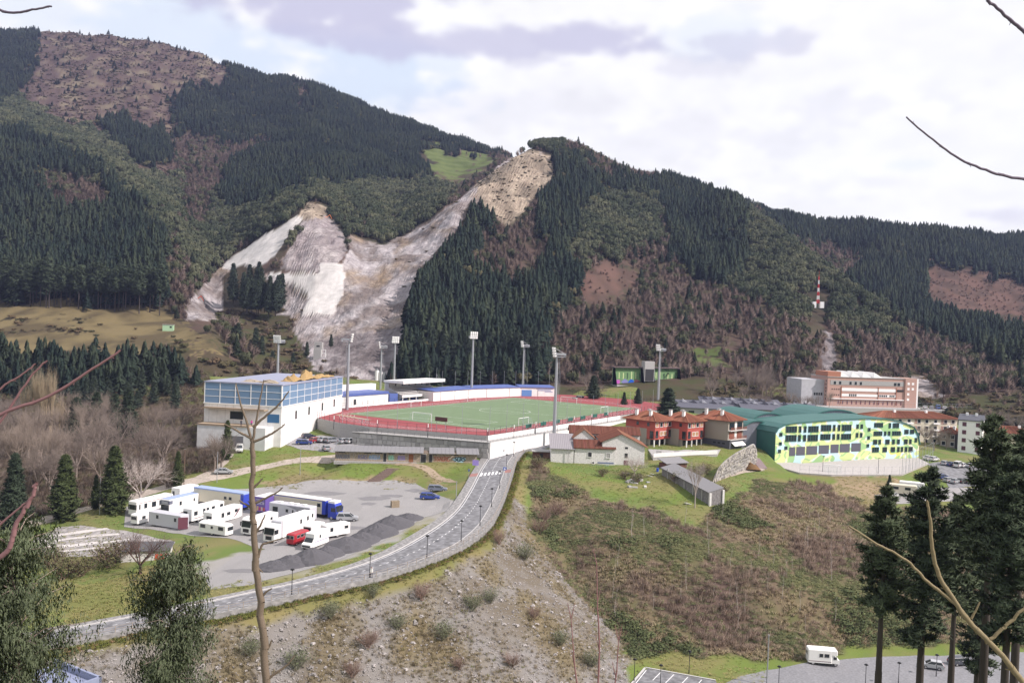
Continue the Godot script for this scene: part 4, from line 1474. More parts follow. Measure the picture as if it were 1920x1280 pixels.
func make_shed() -> void:
	var P := [on_y(812, 752.5, 0), on_y(890, 746, 0), on_y(975, 742.5, 0), on_y(1041, 743.5, 0)]
	var o := thing("blue_roofed_shed", "long low white shed with blue metal roof behind the track", "building", P[0])
	for i in 3:
		var a: Vector3 = P[i] - P[0]
		var b: Vector3 = P[i + 1] - P[0]
		var e := (b - a).normalized()
		var n := Vector3(-e.z, 0, e.x)
		if n.z < 0:
			n = -n
		var len := a.distance_to(b)
		var bs := Basis(e, Vector3.UP, n)
		var mb := MB.new()
		mb.box((a + b) / 2 + Vector3(0, 1.7, 0) - n * 4, Vector3(len, 4.2, 8), bs)
		part(o, "wall", mb, M.white_wall)
		mb = MB.new()
		var r := [a + n * 0.4 + Vector3(0, 3.85, 0), b + n * 0.4 + Vector3(0, 3.85, 0), b - n * 8.4 + Vector3(0, 4.35, 0), a - n * 8.4 + Vector3(0, 4.35, 0)]
		mb.hexa([r[0], r[1], r[2], r[3], r[0] + Vector3(0, 0.25, 0), r[1] + Vector3(0, 0.25, 0), r[2] + Vector3(0, 0.25, 0), r[3] + Vector3(0, 0.25, 0)])
		part(o, "roof", mb, M.blue_roof)
		var k := int(len / 9)
		for j in k:
			mb = MB.new()
			mb.box(a + e * (j + 0.5) * len / k + n * 0.06 + Vector3(0, 1.75, 0), Vector3(0.14, 3.5, 0.14), bs)
			part(o, "downpipe", mb, M.concrete)
		if i == 2:
			mb = MB.new()
			mb.box(a + e * 3.0 + n * 0.05 + Vector3(0, 1.4, 0), Vector3(4.6, 2.8, 0.12), bs)
			part(o, "gate", mb, mat("gate_blue", L(0.10, 0.22, 0.48), 0.5))
			# small blue lettering rows on the end panel, too small in the photo to read
			for row in 3:
				var x: float = [11.0, 12.0, 16.5][row]
				mb = MB.new()
				while x < [21.5, 20.5, 21.5][row]:
					var w := rng.randf_range(0.18, 0.42)
					mb.box(a + e * x * len / 23.5 + n * 0.03 + Vector3(0, 3.3 - row * 0.62, 0), Vector3(w, [0.2, 0.34, 0.2][row], 0.04), bs)
					x += w + 0.12
				part(o, "lettering", mb, mat("letter_blue", L(0.08, 0.14, 0.36), 0.6))
	# block between the hall and the grandstand
	o = thing("changing_rooms", "low white block with blue stepped roof between hall and grandstand", "building", sp(-46, -20), -SYAW)
	var mb := MB.new()
	mb.bx(-9, 0, -0.5, 3.4, -10, 16)
	part(o, "wall", mb, M.white_wall)
	mb = MB.new()
	mb.bx(-9.5, 0.3, 3.4, 4.3, -10, 17)
	part(o, "roof", mb, M.blue_roof)
	mb = MB.new()
	mb.bx(-12, -9.6, 3.6, 6.4, -14, 17)
	part(o, "rear_parapet", mb, M.white_wall)
	mb = MB.new()
	mb.bx(0.02, 0.08, 0, 2.2, 8, 9.2)
	part(o, "door", mb, M.dark)
	mb = MB.new()
	mb.bx(-6, 0.6, -0.2, 3.2, -15, -10.2)
	part(o, "blue_annex", mb, M.blue_roof)

func make_hall() -> void:
	mat("hall_glass", L(0.15, 0.235, 0.36), 0.32)
	mat("hall_glass2", L(0.13, 0.215, 0.34), 0.36)
	mat("tan", L(0.42, 0.32, 0.22), 0.9, "wear", 0.4)
	mat("panel_white", L(0.66, 0.66, 0.665), 0.7, "stain", 0.1)
	var o := thing("sports_hall", "big white sports hall with a band of blue glass panels", "building", Vector3(-64, 0, -246), -0.171)
	var w := 23.5
	var d := 47.0
	var mb := MB.new()
	mb.bx(-w, 0, -8, 5.6, -d, 0)
	part(o, "lower_wall", mb, M.white_wall)
	mb = MB.new()
	mb.bx(-w + 0.25, -0.25, 5.6, 11.5, -d + 0.25, -0.25)
	part(o, "core", mb, M.panel_white)
	mb = MB.new()
	mb.bx(-w - 0.15, 0.15, 11.5, 11.85, -d - 0.15, 0.15)
	part(o, "roof", mb, mat("roof_slate", L(0.30, 0.32, 0.42), 0.6, "stain", 0.1))
	mb = MB.new()
	mb.bx(-w - 0.2, 0.2, 5.5, 5.72, -d - 0.2, 0.2)
	part(o, "sill_band", mb, M.white_paint)
	# glass band: single panels between white mullions
	for side in 2:
		var len := d if side == 0 else w
		var k := 9 if side == 0 else 5
		var pw := len / k
		for c in k:
			for r in 3:
				mb = MB.new()
				var y0 := 5.8 + r * 1.9
				if side == 0:
					mb.bx(-0.2, -0.02, y0, y0 + 1.78, -(c + 1) * pw + 0.12, -c * pw - 0.12)
				else:
					mb.bx(-(c + 1) * pw + 0.12, -c * pw - 0.12, y0, y0 + 1.78, -0.2, -0.02)
				part(o, "glass_panel", mb, M.hall_glass if (c + r) % 3 else M.hall_glass2)
		for c in k + 1:
			mb = MB.new()
			if side == 0:
				mb.bx(-0.24, 0.06, 5.72, 11.5, -c * pw - 0.09, -c * pw + 0.09)
			else:
				mb.bx(-c * pw - 0.09, -c * pw + 0.09, 5.72, 11.5, -0.24, 0.06)
			part(o, "mullion", mb, M.white_paint)
		for r in 2:
			mb = MB.new()
			var y := 7.64 + r * 1.9
			if side == 0:
				mb.bx(-0.24, 0.04, y - 0.06, y + 0.06, -d, 0)
			else:
				mb.bx(-w, 0, y - 0.06, y + 0.06, -0.24, 0.04)
			part(o, "transom", mb, M.white_paint)
	for z in [-10.0, -19.5, -30.0, -40.0]:
		mb = MB.new()
		mb.bx(-0.1, 0.03, 0.9 + (-z) * 0.035, 3.3 + (-z) * 0.035, z - 0.6, z + 0.6)
		part(o, "slit_window", mb, M.glass)
	for z in [-5.0, -15, -25, -35, -44]:
		mb = MB.new()
		mb.bx(-0.02, 0.015, -6, 5.5, z - 0.03, z + 0.03)
		part(o, "panel_joint", mb, M.concrete)
	mb = MB.new()
	mb.bx(-4.2, -0.6, 1.0, 3.4, -0.05, 0.04)
	part(o, "window", mb, mat("blue_window", L(0.05, 0.14, 0.28), 0.2))
	mb = MB.new()
	mb.bx(-15.5, -11.5, 1.4, 3.6, -0.05, 0.05)
	part(o, "window", mb, M.glass)
	for y in [[4.6, 2.6, 19.0], [0.2, 5.5, 16.0], [-2.6, 3.0, 9.0]]:
		mb = MB.new()
		mb.bx(-w + 0.5, -w + 0.5 + y[2], y[0] - 0.25, y[0], 0.0, y[1])
		part(o, "terrace_slab", mb, M.tan)
		mb = MB.new()
		mb.bx(-w + 0.5, -w + 0.5 + y[2], y[0], y[0] + 0.12, y[1] - 0.12, y[1])
		part(o, "terrace_edge", mb, M.dark)
	mb = MB.new()
	mb.bx(-w + 1.0, -2.2, -8, -0.06, 0, 5.3)
	part(o, "lower_block", mb, M.panel_white)
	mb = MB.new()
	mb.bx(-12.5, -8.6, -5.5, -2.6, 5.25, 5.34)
	part(o, "garage_opening_shade", mb, mat("garage_shade", L(0.13, 0.13, 0.14), 0.7))  # dark grey sheet paints the shade inside the open garage
	for x in [-22.0, -19.5, -17.0, -14.5, -6.5, -4.0]:
		mb = MB.new()
		mb.bx(x - 0.03, x + 0.03, 0.2, 5.4, -0.02, 0.012)
		part(o, "panel_joint", mb, M.concrete)
	# torn roof lining piled along the edge
	var h := thing("torn_roof_lining", "heap of torn yellow insulation lying on the hall roof", "insulation", Vector3(-64, 11.85, -246), -0.171)
	mat("lining", L(0.55, 0.37, 0.16), 0.95, "soft", 0.5)
	mat("lining2", L(0.52, 0.44, 0.34), 0.95, "soft", 0.5)
	for q in [[-8.0, -3.0, -2.5, 1.5, 0.9], [-6, -15, -1.5, 4.5, 2.1], [-5, -24, -1.2, 7.0, 2.8], [-4.4, -33, -1.2, 7.0, 1.6], [-4, -40, -1, 5.0, 0.9], [-14, -5, -9, 3.0, 0.8]]:
		mb = MB.new()
		var n := 9
		var pts := []
		for i in n + 1:
			for j in 5:
				var t := i / float(n)
				var x: float = lerpf(q[0], q[2], j / 4.0) + rng.randf_range(-0.4, 0.4)
				var z: float = q[1] + (t - 0.5) * q[3] * 1.6 + rng.randf_range(-0.3, 0.3)
				var y: float = q[4] * sin(PI * t) * sin(PI * (j + 0.3) / 4.6) * rng.randf_range(0.6, 1.2) + 0.02
				pts.append(Vector3(x, maxf(y, 0.02), z))
		for i in n:
			for j in 4:
				var a: int = i * 5 + j
				mb.tri(pts[a], pts[a + 1], pts[a + 6])
				mb.tri(pts[a], pts[a + 6], pts[a + 5])
		for k in range(mb.n.size()):
			if mb.n[k].y < 0:
				mb.n[k] = -mb.n[k]
		part(h, "torn_sheet", mb, M.lining if q[3] > 4 else M.lining2)

func make_fronton() -> void:
	var p := at(1156, 722, 424)
	var e := at(1279, 722, 438) - p
	var len := e.length()
	var o := thing("ball_court", "open fronted ball court painted green with graffiti, grey tower between two bays", "building", p, atan2(-e.z, e.x))
	mat("court_green", L(0.22, 0.40, 0.17), 0.85, "soft", 0.3)
	mat("court_dark", L(0.05, 0.13, 0.07), 0.9)
	var h := 8.4
	var mb := MB.new()
	mb.bx(0, len, -2, 0, -9, 0.6)
	part(o, "floor_slab", mb, M.concrete)
	mb = MB.new()
	mb.bx(0, len, 0, h, -4.5, -4.0)
	part(o, "back_wall", mb, M.court_green)
	for x in [0.0, len * 0.42, len * 0.58, len - 0.4]:
		mb = MB.new()
		mb.poly(pg([0, 0, 4.0, 0, 1.4, h, 0, h]), x, x + 0.4)
		var q := part(o, "side_wall", mb, M.court_green)
		q.rotation.y = 0
		# turned so that the outline runs towards the front
		for k in mb.v.size():
			mb.v[k] = Vector3(mb.v[k].z, mb.v[k].y, mb.v[k].x - 4.1)
			mb.n[k] = Vector3(mb.n[k].z, mb.n[k].y, mb.n[k].x)
		q.mesh = mb.mesh(M.court_green)
	mb = MB.new()
	mb.bx(-0.3, len + 0.3, h, h + 0.5, -4.8, -2.6)
	part(o, "roof", mb, mat("old_roof", L(0.14, 0.10, 0.10), 0.9, "wear", 0.4))
	mb = MB.new()
	mb.bx(len * 0.425, len * 0.575, 2.0, h + 3.4, -3.9, -0.6)
	part(o, "tower", mb, M.concrete)
	mb = MB.new()
	mb.bx(len * 0.435, len * 0.565, 2.2, h - 0.4, -0.62, -0.5)
	part(o, "tower_grille", mb, M.dark)
	var cols := [Color(0.45, 0.12, 0.42), Color(0.20, 0.20, 0.42), Color(0.02, 0.10, 0.45), Color(0.40, 0.14, 0.14), Color(0.30, 0.30, 0.46), Color(0.45, 0.10, 0.16), Color(0.28, 0.24, 0.34), Color(0.22, 0.10, 0.38)]
	# graffiti is paint on the back wall of the bays
	for i in 8:
		var x0: float = [1.0, 5.5, 9.5, 13.0, 24.0, 28.5, 32.0, 36.0][i] * len / 41.0
		mb = MB.new()
		mb.col = cols[i]
		var c := Vector3(x0 + 1.8, 1.5, -3.98)
		var prev := Vector3.ZERO
		for k in 15:
			var g := TAU * k / 14.0
			var q := c + Vector3(cos(g) * rng.randf_range(1.3, 2.1), sin(g) * rng.randf_range(0.8, 1.35), 0)
			if k > 0:
				mb.tri(c, prev, q, Vector3(0, 0, 1))
			prev = q
		part(o, "graffiti", mb, M.plain)
	for i in 16:
		if i in [7, 8]:
			continue
		mb = MB.new()
		mb.col = Color(0.50, 0.58, 0.30) if i % 3 else Color(0.04, 0.08, 0.05)
		var x := 1.2 + i * (len - 2.4) / 15.0
		mb.bx(x - 0.25, x + 0.25, rng.randf_range(2.6, 3.6), rng.randf_range(5.6, 6.6), -4.0, -3.96)
		part(o, "paint_stripe", mb, M.plain)

# ---------- road, lot, park ----------
func rb(i: int, f: float, y: float) -> Vector3:
	if f > 0.7 and f < 0.98:  # the outer pavement is narrower round the bend than on the straight
		f = minf(f + 0.10 * (1.0 - smoothstep(30.0, 62.0, float(i))), 0.97)
	return (road_in[i] as Vector3).lerp(road_out[i], f) + Vector3(0, y, 0)
func band(mb: MB, f0: float, f1: float, y: float, i0 := 0, i1 := 90) -> void:
	for i in range(i0, i1):
		mb.fan([rb(i, f0, y), rb(i + 1, f0, y), rb(i + 1, f1, y), rb(i, f1, y)], Vector3.UP)
func upright(mb: MB, f: float, y0: float, y1: float, nz: float) -> void:
	for i in 90:
		var n := (rb(i, 1, 0) - rb(i, 0, 0)).normalized() * nz
		mb.fan([rb(i, f, y0), rb(i + 1, f, y0), rb(i + 1, f, y1), rb(i, f, y1)], n)
func road_near(u: float, v: float, f: float) -> int:
	var best := 0
	var bd := 1e9
	for i in 91:
		var q := pix(rb(i, f, 0)).distance_to(Vector2(u, v))
		if q < bd:
			bd = q
			best = i
	return best
func head(dx: float, dz: float) -> float:
	return atan2(-dz, dx)

func make_road() -> void:
	var mb := MB.new()
	band(mb, 0.19, 0.765, 0.0)
	upright(mb, 0.0, -1.0, 0.12, -1)
	structure("road", mb, M.asphalt)
	mb = MB.new()
	band(mb, 0.0, 0.175, 0.12)
	band(mb, 0.78, 1.0, 0.12)
	upright(mb, 1.0, -1.4, 0.12, 1)
	structure("pavement", mb, M.pavement)
	mb = MB.new()
	band(mb, 0.175, 0.19, 0.13)
	upright(mb, 0.19, 0.0, 0.13, 1)
	band(mb, 0.765, 0.78, 0.13)
	upright(mb, 0.765, 0.0, 0.13, -1)
	structure("kerb", mb, M.kerb)
	mb = MB.new()
	band(mb, 0.222, 0.232, 0.006)
	structure("edge_line", mb, M.paint)
	# dashes of the middle line, each its own piece of the road marking
	var mk := Node3D.new()
	mk.name = "road_marking"
	mk.set_meta("kind", "structure")
	add_child(mk)
	var zc := road_near(925, 889, 0.5)
	for i in range(4, 88):
		if absi(i - zc) < 2:
			continue
		mb = MB.new()
		var a := rb(i, 0.47, 0.006)
		var b := rb(i + 1, 0.47, 0.006)
		var a2 := rb(i, 0.484, 0.006)
		var b2 := rb(i + 1, 0.484, 0.006)
		mb.fan([a, a.lerp(b, 0.34), a2.lerp(b2, 0.34), a2], Vector3.UP)
		part(mk, "dash", mb, M.paint)
	for k in 6:
		mb = MB.new()
		var f0 := 0.235 + k * 0.085
		mb.fan([rb(zc - 1, f0, 0.008), rb(zc + 1, f0, 0.008), rb(zc + 1, f0 + 0.045, 0.008), rb(zc - 1, f0 + 0.045, 0.008)], Vector3.UP)
		part(mk, "crossing_stripe", mb, M.paint)
	mb = MB.new()
	band(mb, 0.0, 0.172, 0.126, zc - 1, zc + 1)
	band(mb, 0.785, 0.93, 0.126, zc - 1, zc + 1)
	structure("tactile_paving", mb, mat("red_paving", L(0.34, 0.17, 0.15), 0.9, "wear", 0.4))
	mat("patch_asphalt", L(0.20, 0.20, 0.21), 0.9, "wear", 0.3)
	for q in [[18, 0.25, 0.42, 1], [33, 0.52, 0.7, 1], [47, 0.3, 0.45, 2], [52, 0.6, 0.74, 1], [68, 0.25, 0.34, 3], [24, 0.6, 0.66, 2]]:
		mb = MB.new()
		band(mb, q[1], q[2], 0.004, q[0], q[0] + q[3])
		structure("road_patch", mb, M.patch_asphalt)
	# side road past the farm
	mb = MB.new()
	drape(px_outline([900, 858, 930, 850, 965, 841, 1000, 828, 1040, 816, 1080, 806, 1120, 800, 1130, 806, 1075, 822, 1040, 838, 1000, 845, 984, 850, 960, 858, 930, 862]), 0.06, mb)
	structure("side_road", mb, M.asphalt)
	var sz := Node3D.new()
	sz.name = "side_road_marking"
	sz.set_meta("kind", "structure")
	add_child(sz)
	for k in 6:
		mb = MB.new()
		var u := 930.0 + k * 8.0
		drape(px_outline([u, 848 + k * 0.5, u + 5, 847.6 + k * 0.5, u + 9, 850 + k * 0.5, u + 4, 850.6 + k * 0.5]), 0.09, mb)
		if mb.v.size():
			part(sz, "crossing_stripe", mb, M.paint)
	# railing and lamps on the valley side
	var rp := []
	for i in range(0, 91, 2):
		rp.append(rb(i, 0.985, 0.12))
	fence("road_railing", "low wooden post and rail fence along the road above the scree", rp, 2.2, 0.95, 0.05, mat("rail_wood", L(0.34, 0.29, 0.25), 0.9), [0.5, 0.88])
	var n := 0
	for q in [[360, 1160], [549, 1118], [700, 1088], [801, 1057], [867, 1024], [901, 990], [920, 948], [934, 914], [947, 881], [960, 855]]:
		var i := road_near(q[0], q[1], 0.81)
		street_lamp(rb(i, 0.81, 0.12), "black street lamp with flat round hat along the curving road")
	street_lamp(sit(1001, 820), "black street lamp with flat hat on the side road verge")
	# signs
	sign_post(rb(road_near(941, 893, 0.83), 0.83, 0.12), 2.6, Vector2(0.75, 0.75), Color(0.05, 0.12, 0.45), "small square blue crossing sign beside a street lamp")
	sign_post(rb(road_near(884, 902, 0.03), 0.03, 0.12), 2.7, Vector2(0.5, 0.6), Color(0.10, 0.13, 0.25), "dark backed traffic sign at the red crossing pavement")
	sign_post(sit(891, 884), 3.0, Vector2(1.6, 1.4), Color(0.26, 0.20, 0.50), "lilac information board on a post at the bank below the kiosk corner")
	for q in [[855, 936, 4.0, "pale marker post at the lot entrance beside the road"], [562, 890, 6.5, "grey pole standing on the grass bank by the footpath"], [186, 965, 8.0, "tall blue grey pole beside the conifers by the slab"], [406, 905, 7.5, "slim grey pole beside the footpath behind the caravans"], [344, 912, 9.0, "tall wooden pole where the footpaths meet"], [324, 914, 6.0, "old brown pole in front of the bare trees"], [905, 850, 4.5, "thin pole against the corner of the stone wall"], [630, 862, 6.0, "thin pole beside the end of the kiosk roof"]]:
		var o := thing("pole", q[3], "pole", sit(q[0], q[1]))
		mb = MB.new()
		mb.cyl(Vector3(0, -0.3, 0), Vector3(0, q[2], 0), 0.09, 0.07, 8)
		part(o, "shaft", mb, M.steel if q[0] != 344 and q[0] != 324 else mat("pole_wood", L(0.16, 0.10, 0.07), 0.9))
		mb = MB.new()
		mb.cyl(Vector3(0, q[2], 0), Vector3(0, q[2] + 0.08, 0), 0.11, 0.11, 8)
		part(o, "cap", mb, M.steel)

func street_lamp(p: Vector3, label: String) -> void:
	var o := thing("street_lamp", label, "street lamp", p, 0, "street lamps along the road")
	var mb := MB.new()
	mb.cyl(Vector3(0, 0, 0), Vector3(0, 0.7, 0), 0.10, 0.09, 8)
	mb.cyl(Vector3(0, 0.7, 0), Vector3(0, 3.75, 0), 0.065, 0.05, 8)
	part(o, "post", mb, M.lamp_black)
	mb = MB.new()
	mb.cyl(Vector3(0, 3.7, 0), Vector3(0, 3.85, 0), 0.09, 0.30, 10)
	mb.cyl(Vector3(0, 3.85, 0), Vector3(0, 4.05, 0), 0.38, 0.16, 12)
	part(o, "lamp_hat", mb, M.lamp_black)
func sign_post(p: Vector3, h: float, s: Vector2, c: Color, label: String) -> void:
	var o := thing("road_sign", label, "sign", p)
	var mb := MB.new()
	mb.cyl(Vector3(0, -0.2, 0), Vector3(0, h, 0), 0.04, 0.04, 6)
	part(o, "post", mb, M.steel)
	mb = MB.new()
	mb.bx(-s.x / 2, s.x / 2, h - s.y, h, 0.045, 0.075)
	part(o, "plate", mb, mat("sign%s" % c.to_html(), c.linear_to_srgb(), 0.4))
	if s.x < 1 and s.x > 0.6:
		mb = MB.new()
		mb.poly(pg([-s.x * 0.32, -0.22, s.x * 0.32, -0.22, 0, 0.28]), 0.077, 0.083)
		for k in mb.v.size():
			mb.v[k] += Vector3(0, h - s.y / 2, 0)
		part(o, "symbol", mb, M.white_paint)

func make_lot() -> void:
	var mb := MB.new()
	drape(px_outline([232, 988, 235, 950, 330, 928, 430, 918, 500, 913, 560, 905, 620, 899, 740, 900, 780, 906, 800, 918, 852, 940, 866, 944, 864, 952, 838, 958, 790, 972, 765, 990, 700, 1022, 640, 1048, 560, 1072, 470, 1097, 395, 1106, 385, 1088, 405, 1068, 440, 1044, 500, 1030, 440, 1012, 350, 1003, 280, 992]), 0.05, mb)
	structure("gravel_lot", mb, M.gravel)
	mb = MB.new()
	drape(px_outline([50, 990, 130, 968, 240, 938, 345, 911, 470, 886, 560, 868, 640, 859, 642, 850, 560, 858, 470, 875, 345, 899, 240, 927, 130, 957, 40, 980]), 0.05, mb)
	structure("footpath", mb, mat("path", L(0.45, 0.385, 0.33), 0.95, "wear", 0.15))
	mb = MB.new()
	drape(px_outline([352, 900, 400, 878, 424, 858, 432, 850, 438, 852, 428, 866, 408, 884, 366, 902]), 0.06, mb)
	structure("footpath", mb, M.path)
	mb = MB.new()
	drape(px_outline([536, 834, 545, 820, 600, 816, 700, 826, 900, 842, 904, 858, 800, 850, 640, 850, 560, 842]), 0.05, mb)
	structure("car_park", mb, mat("park_asphalt", L(0.33, 0.32, 0.33), 0.95, "wear", 0.15))
	mb = MB.new()
	drape(px_outline([64, 1010, 108, 988, 150, 985, 240, 996, 328, 1016, 320, 1030, 240, 1036, 160, 1044, 80, 1042, 50, 1028]), 0.05, mb)
	structure("concrete_court", mb, mat("court", L(0.47, 0.44, 0.43), 0.95, "soft", 0.1))
	var cm := Node3D.new()
	cm.name = "court_marking"
	cm.set_meta("kind", "structure")
	add_child(cm)
	for k in 4:
		mb = MB.new()
		var v := 994.0 + k * 10.0
		drape(px_outline([90.0 - k * 8, v + 10, 200.0 + k * 20, v - 4, 206.0 + k * 20, v - 1, 96.0 - k * 8, v + 13]), 0.09, mb)
		part(cm, "line", mb, mat("worn_line", L(0.51, 0.48, 0.465), 0.9))
	for q in [[700, 935, 34, 4], [735, 930, 26, 3], [660, 990, 30, 4], [690, 945, 18, 3], [610, 925, 40, 4], [450, 1070, 36, 5], [780, 920, 22, 3]]:
		var ol := []
		for k in 12:
			var g := TAU * k / 12.0
			ol.append_array([q[0] + cos(g) * q[2] * rng.randf_range(0.6, 1.1), q[1] + sin(g) * q[3] * rng.randf_range(0.6, 1.2)])
		mb = MB.new()
		drape(px_outline(ol), 0.07, mb)
		structure("damp_gravel", mb, mat("damp", L(0.32, 0.31, 0.32), 0.95, "grit", 0.2))
	# earth tracks over the bank
	mb = MB.new()
	drape(px_outline([700, 868, 760, 872, 800, 886, 835, 904, 860, 904, 845, 898, 815, 882, 775, 868, 720, 862]), 0.05, mb)
	structure("earth_track", mb, mat("earth", L(0.36, 0.28, 0.20), 1.0, "wear", 0.3))
	for k in 9:
		var q: Array = [[515, 1064, 3.8, 1.3], [545, 1058, 4.2, 1.7], [582, 1049, 4.8, 2.2], [612, 1040, 4.0, 1.6], [648, 1027, 5.0, 2.1], [678, 1014, 4.2, 1.7], [706, 1001, 4.8, 2.2], [733, 987, 5.0, 2.4], [764, 974, 3.6, 1.4]][k]
		var p := sit(q[0], q[1])
		var o := thing("gravel_heap", "dark grey tipped heap of road gravel in the long row beside the lot", "gravel heap", p, 0, "tipped gravel heaps")
		mb = MB.new()
		var rings := 7
		var seg := 22
		var pt := []
		for i in rings + 1:
			for j in seg:
				var g := TAU * j / seg
				var r: float = q[2] * (1.0 - i / float(rings)) * (1 + 0.16 * fine.get_noise_2d(p.x + cos(g) * 3, p.z + sin(g) * 3))
				var x := cos(g) * r
				var z := sin(g) * r
				var y: float = q[3] * (1 - pow(r / q[2], 1.15)) + 0.22 * fine.get_noise_2d((p.x + x) * 6, (p.z + z) * 6)
				if i == 0:
					y = -0.3
				pt.append(Vector3(x, y + hgt(p.x + x, p.z + z) - p.y, z))
		for i in rings:
			for j in seg:
				var j2 := (j + 1) % seg
				mb.face([pt[i * seg + j], pt[i * seg + j2], pt[(i + 1) * seg + j2], pt[(i + 1) * seg + j]], Vector3(0, -2, 0))
		part(o, "mound", mb, M.dark_gravel)
	var c := thing("wooden_crate", "pale slatted wooden crate standing alone on the gravel lot", "crate", sit(740, 951), 0.4)
	mat("pale_wood", L(0.50, 0.40, 0.28), 0.9, "soft", 0.8)
	for i in 6:
		mb = MB.new()
		mb.bx(-0.85 + i * 0.29, -0.62 + i * 0.29, 0, 1.5, 0.6, 0.64)
		part(c, "slat", mb, M.pale_wood)
		mb = MB.new()
		mb.bx(0.86, 0.9, 0, 1.5, -0.62 + i * 0.21, -0.46 + i * 0.21)
		part(c, "slat", mb, M.pale_wood)
	mb = MB.new()
	mb.bx(-0.85, 0.85, 0, 1.45, -0.6, 0.58)
	part(c, "box", mb, mat("crate_in", L(0.36, 0.29, 0.2), 0.9, "soft", 0.8))
	# steps on the bank
	var a := sit(738, 878)
	var b := sit(700, 903)
	var st := thing("bank_steps", "flight of brown timber steps going down the grass bank", "steps", a)
	var e := (b - a) * Vector3(1, 0, 1)
	for i in 10:
		mb = MB.new()
		var p := (b - a) * ((i + 0.5) / 10.0)
		mb.box(p + Vector3(0, -0.05, 0), Vector3(3.2, 0.45, 0.62), Basis(Vector3.UP, 0.15))
		part(st, "step", mb, mat("step_wood", L(0.28, 0.20, 0.17), 0.9, "soft", 0.6))
	# hut by the court
	var hp := sit(269, 1052)
	var h := thing("white_hut", "small white hut with dark flat roof and red graffiti", "hut", hp + Vector3(0, -0.2, 0), head(1, -0.22))
	mb = MB.new()
	mb.bx(-4.2, 4.2, -0.5, 2.0, -4.4, 0)
	part(h, "wall", mb, M.old_white)
	mb = MB.new()
	mb.hexa([Vector3(-4.5, 2.0, 0.3), Vector3(4.5, 2.0, 0.3), Vector3(4.5, 2.5, -4.7), Vector3(-4.5, 2.5, -4.7), Vector3(-4.5, 2.15, 0.3), Vector3(4.5, 2.15, 0.3), Vector3(4.5, 2.65, -4.7), Vector3(-4.5, 2.65, -4.7)])
	part(h, "roof", mb, mat("hut_roof", L(0.10, 0.10, 0.105), 0.9, "wear", 0.4))
	scrawl(h, Vector3(2.9, 0.95, 0.02), 2.1, 1.2, Color(0.6, 0.10, 0.05), 5)

# spray painted strokes: flat paint a few millimetres off the wall, facing +z
func scrawl(o: Node, c: Vector3, w: float, h: float, col: Color, n: int) -> void:
	var mb := MB.new()
	mb.col = col
	for k in n:
		var x := c.x - w / 2 + w * (k + 0.5) / n
		var q := []
		var cw := w / n * 0.42
		match rng.randi() % 4:
			0: q = [Vector2(-cw, -h / 2), Vector2(-cw, h / 2), Vector2(cw, h * 0.2), Vector2(-cw * 0.3, 0), Vector2(cw, -h / 2)]
			1: q = [Vector2(cw, h * 0.4), Vector2(-cw * 0.6, h / 2), Vector2(-cw, 0), Vector2(-cw * 0.6, -h / 2), Vector2(cw, -h * 0.4), Vector2(cw, 0)]
			2: q = [Vector2(-cw, -h / 2), Vector2(0, h / 2), Vector2(cw, -h / 2), Vector2(cw * 0.4, 0), Vector2(-cw * 0.5, 0)]
			_: q = [Vector2(cw, h / 2), Vector2(-cw, h * 0.3), Vector2(cw, -h * 0.2), Vector2(-cw, -h / 2)]
		for i in q.size() - 1:
			var a: Vector2 = q[i]
			var b: Vector2 = q[i + 1]
			var nn := (b - a).orthogonal().normalized() * h * 0.09
			mb.fan([Vector3(x + a.x + nn.x, c.y + a.y + nn.y, c.z + i * 0.001), Vector3(x + b.x + nn.x, c.y + b.y + nn.y, c.z + i * 0.001), Vector3(x + b.x - nn.x, c.y + b.y - nn.y, c.z + i * 0.001), Vector3(x + a.x - nn.x, c.y + a.y - nn.y, c.z + i * 0.001)], Vector3(0, 0, 1))
	part(o, "graffiti", mb, M.plain)
func blot(o: Node, c: Vector3, w: float, h: float, col: Color) -> void:
	var mb := MB.new()
	mb.col = col
	var prev := Vector3.ZERO
	for k in 13:
		var g := TAU * k / 12.0
		var q := c + Vector3(cos(g) * w / 2 * rng.randf_range(0.75, 1.1), sin(g) * h / 2 * rng.randf_range(0.75, 1.1), 0)
		if k > 0:
			mb.tri(c, prev, q, Vector3(0, 0, 1))
		prev = q
	part(o, "graffiti", mb, M.plain)

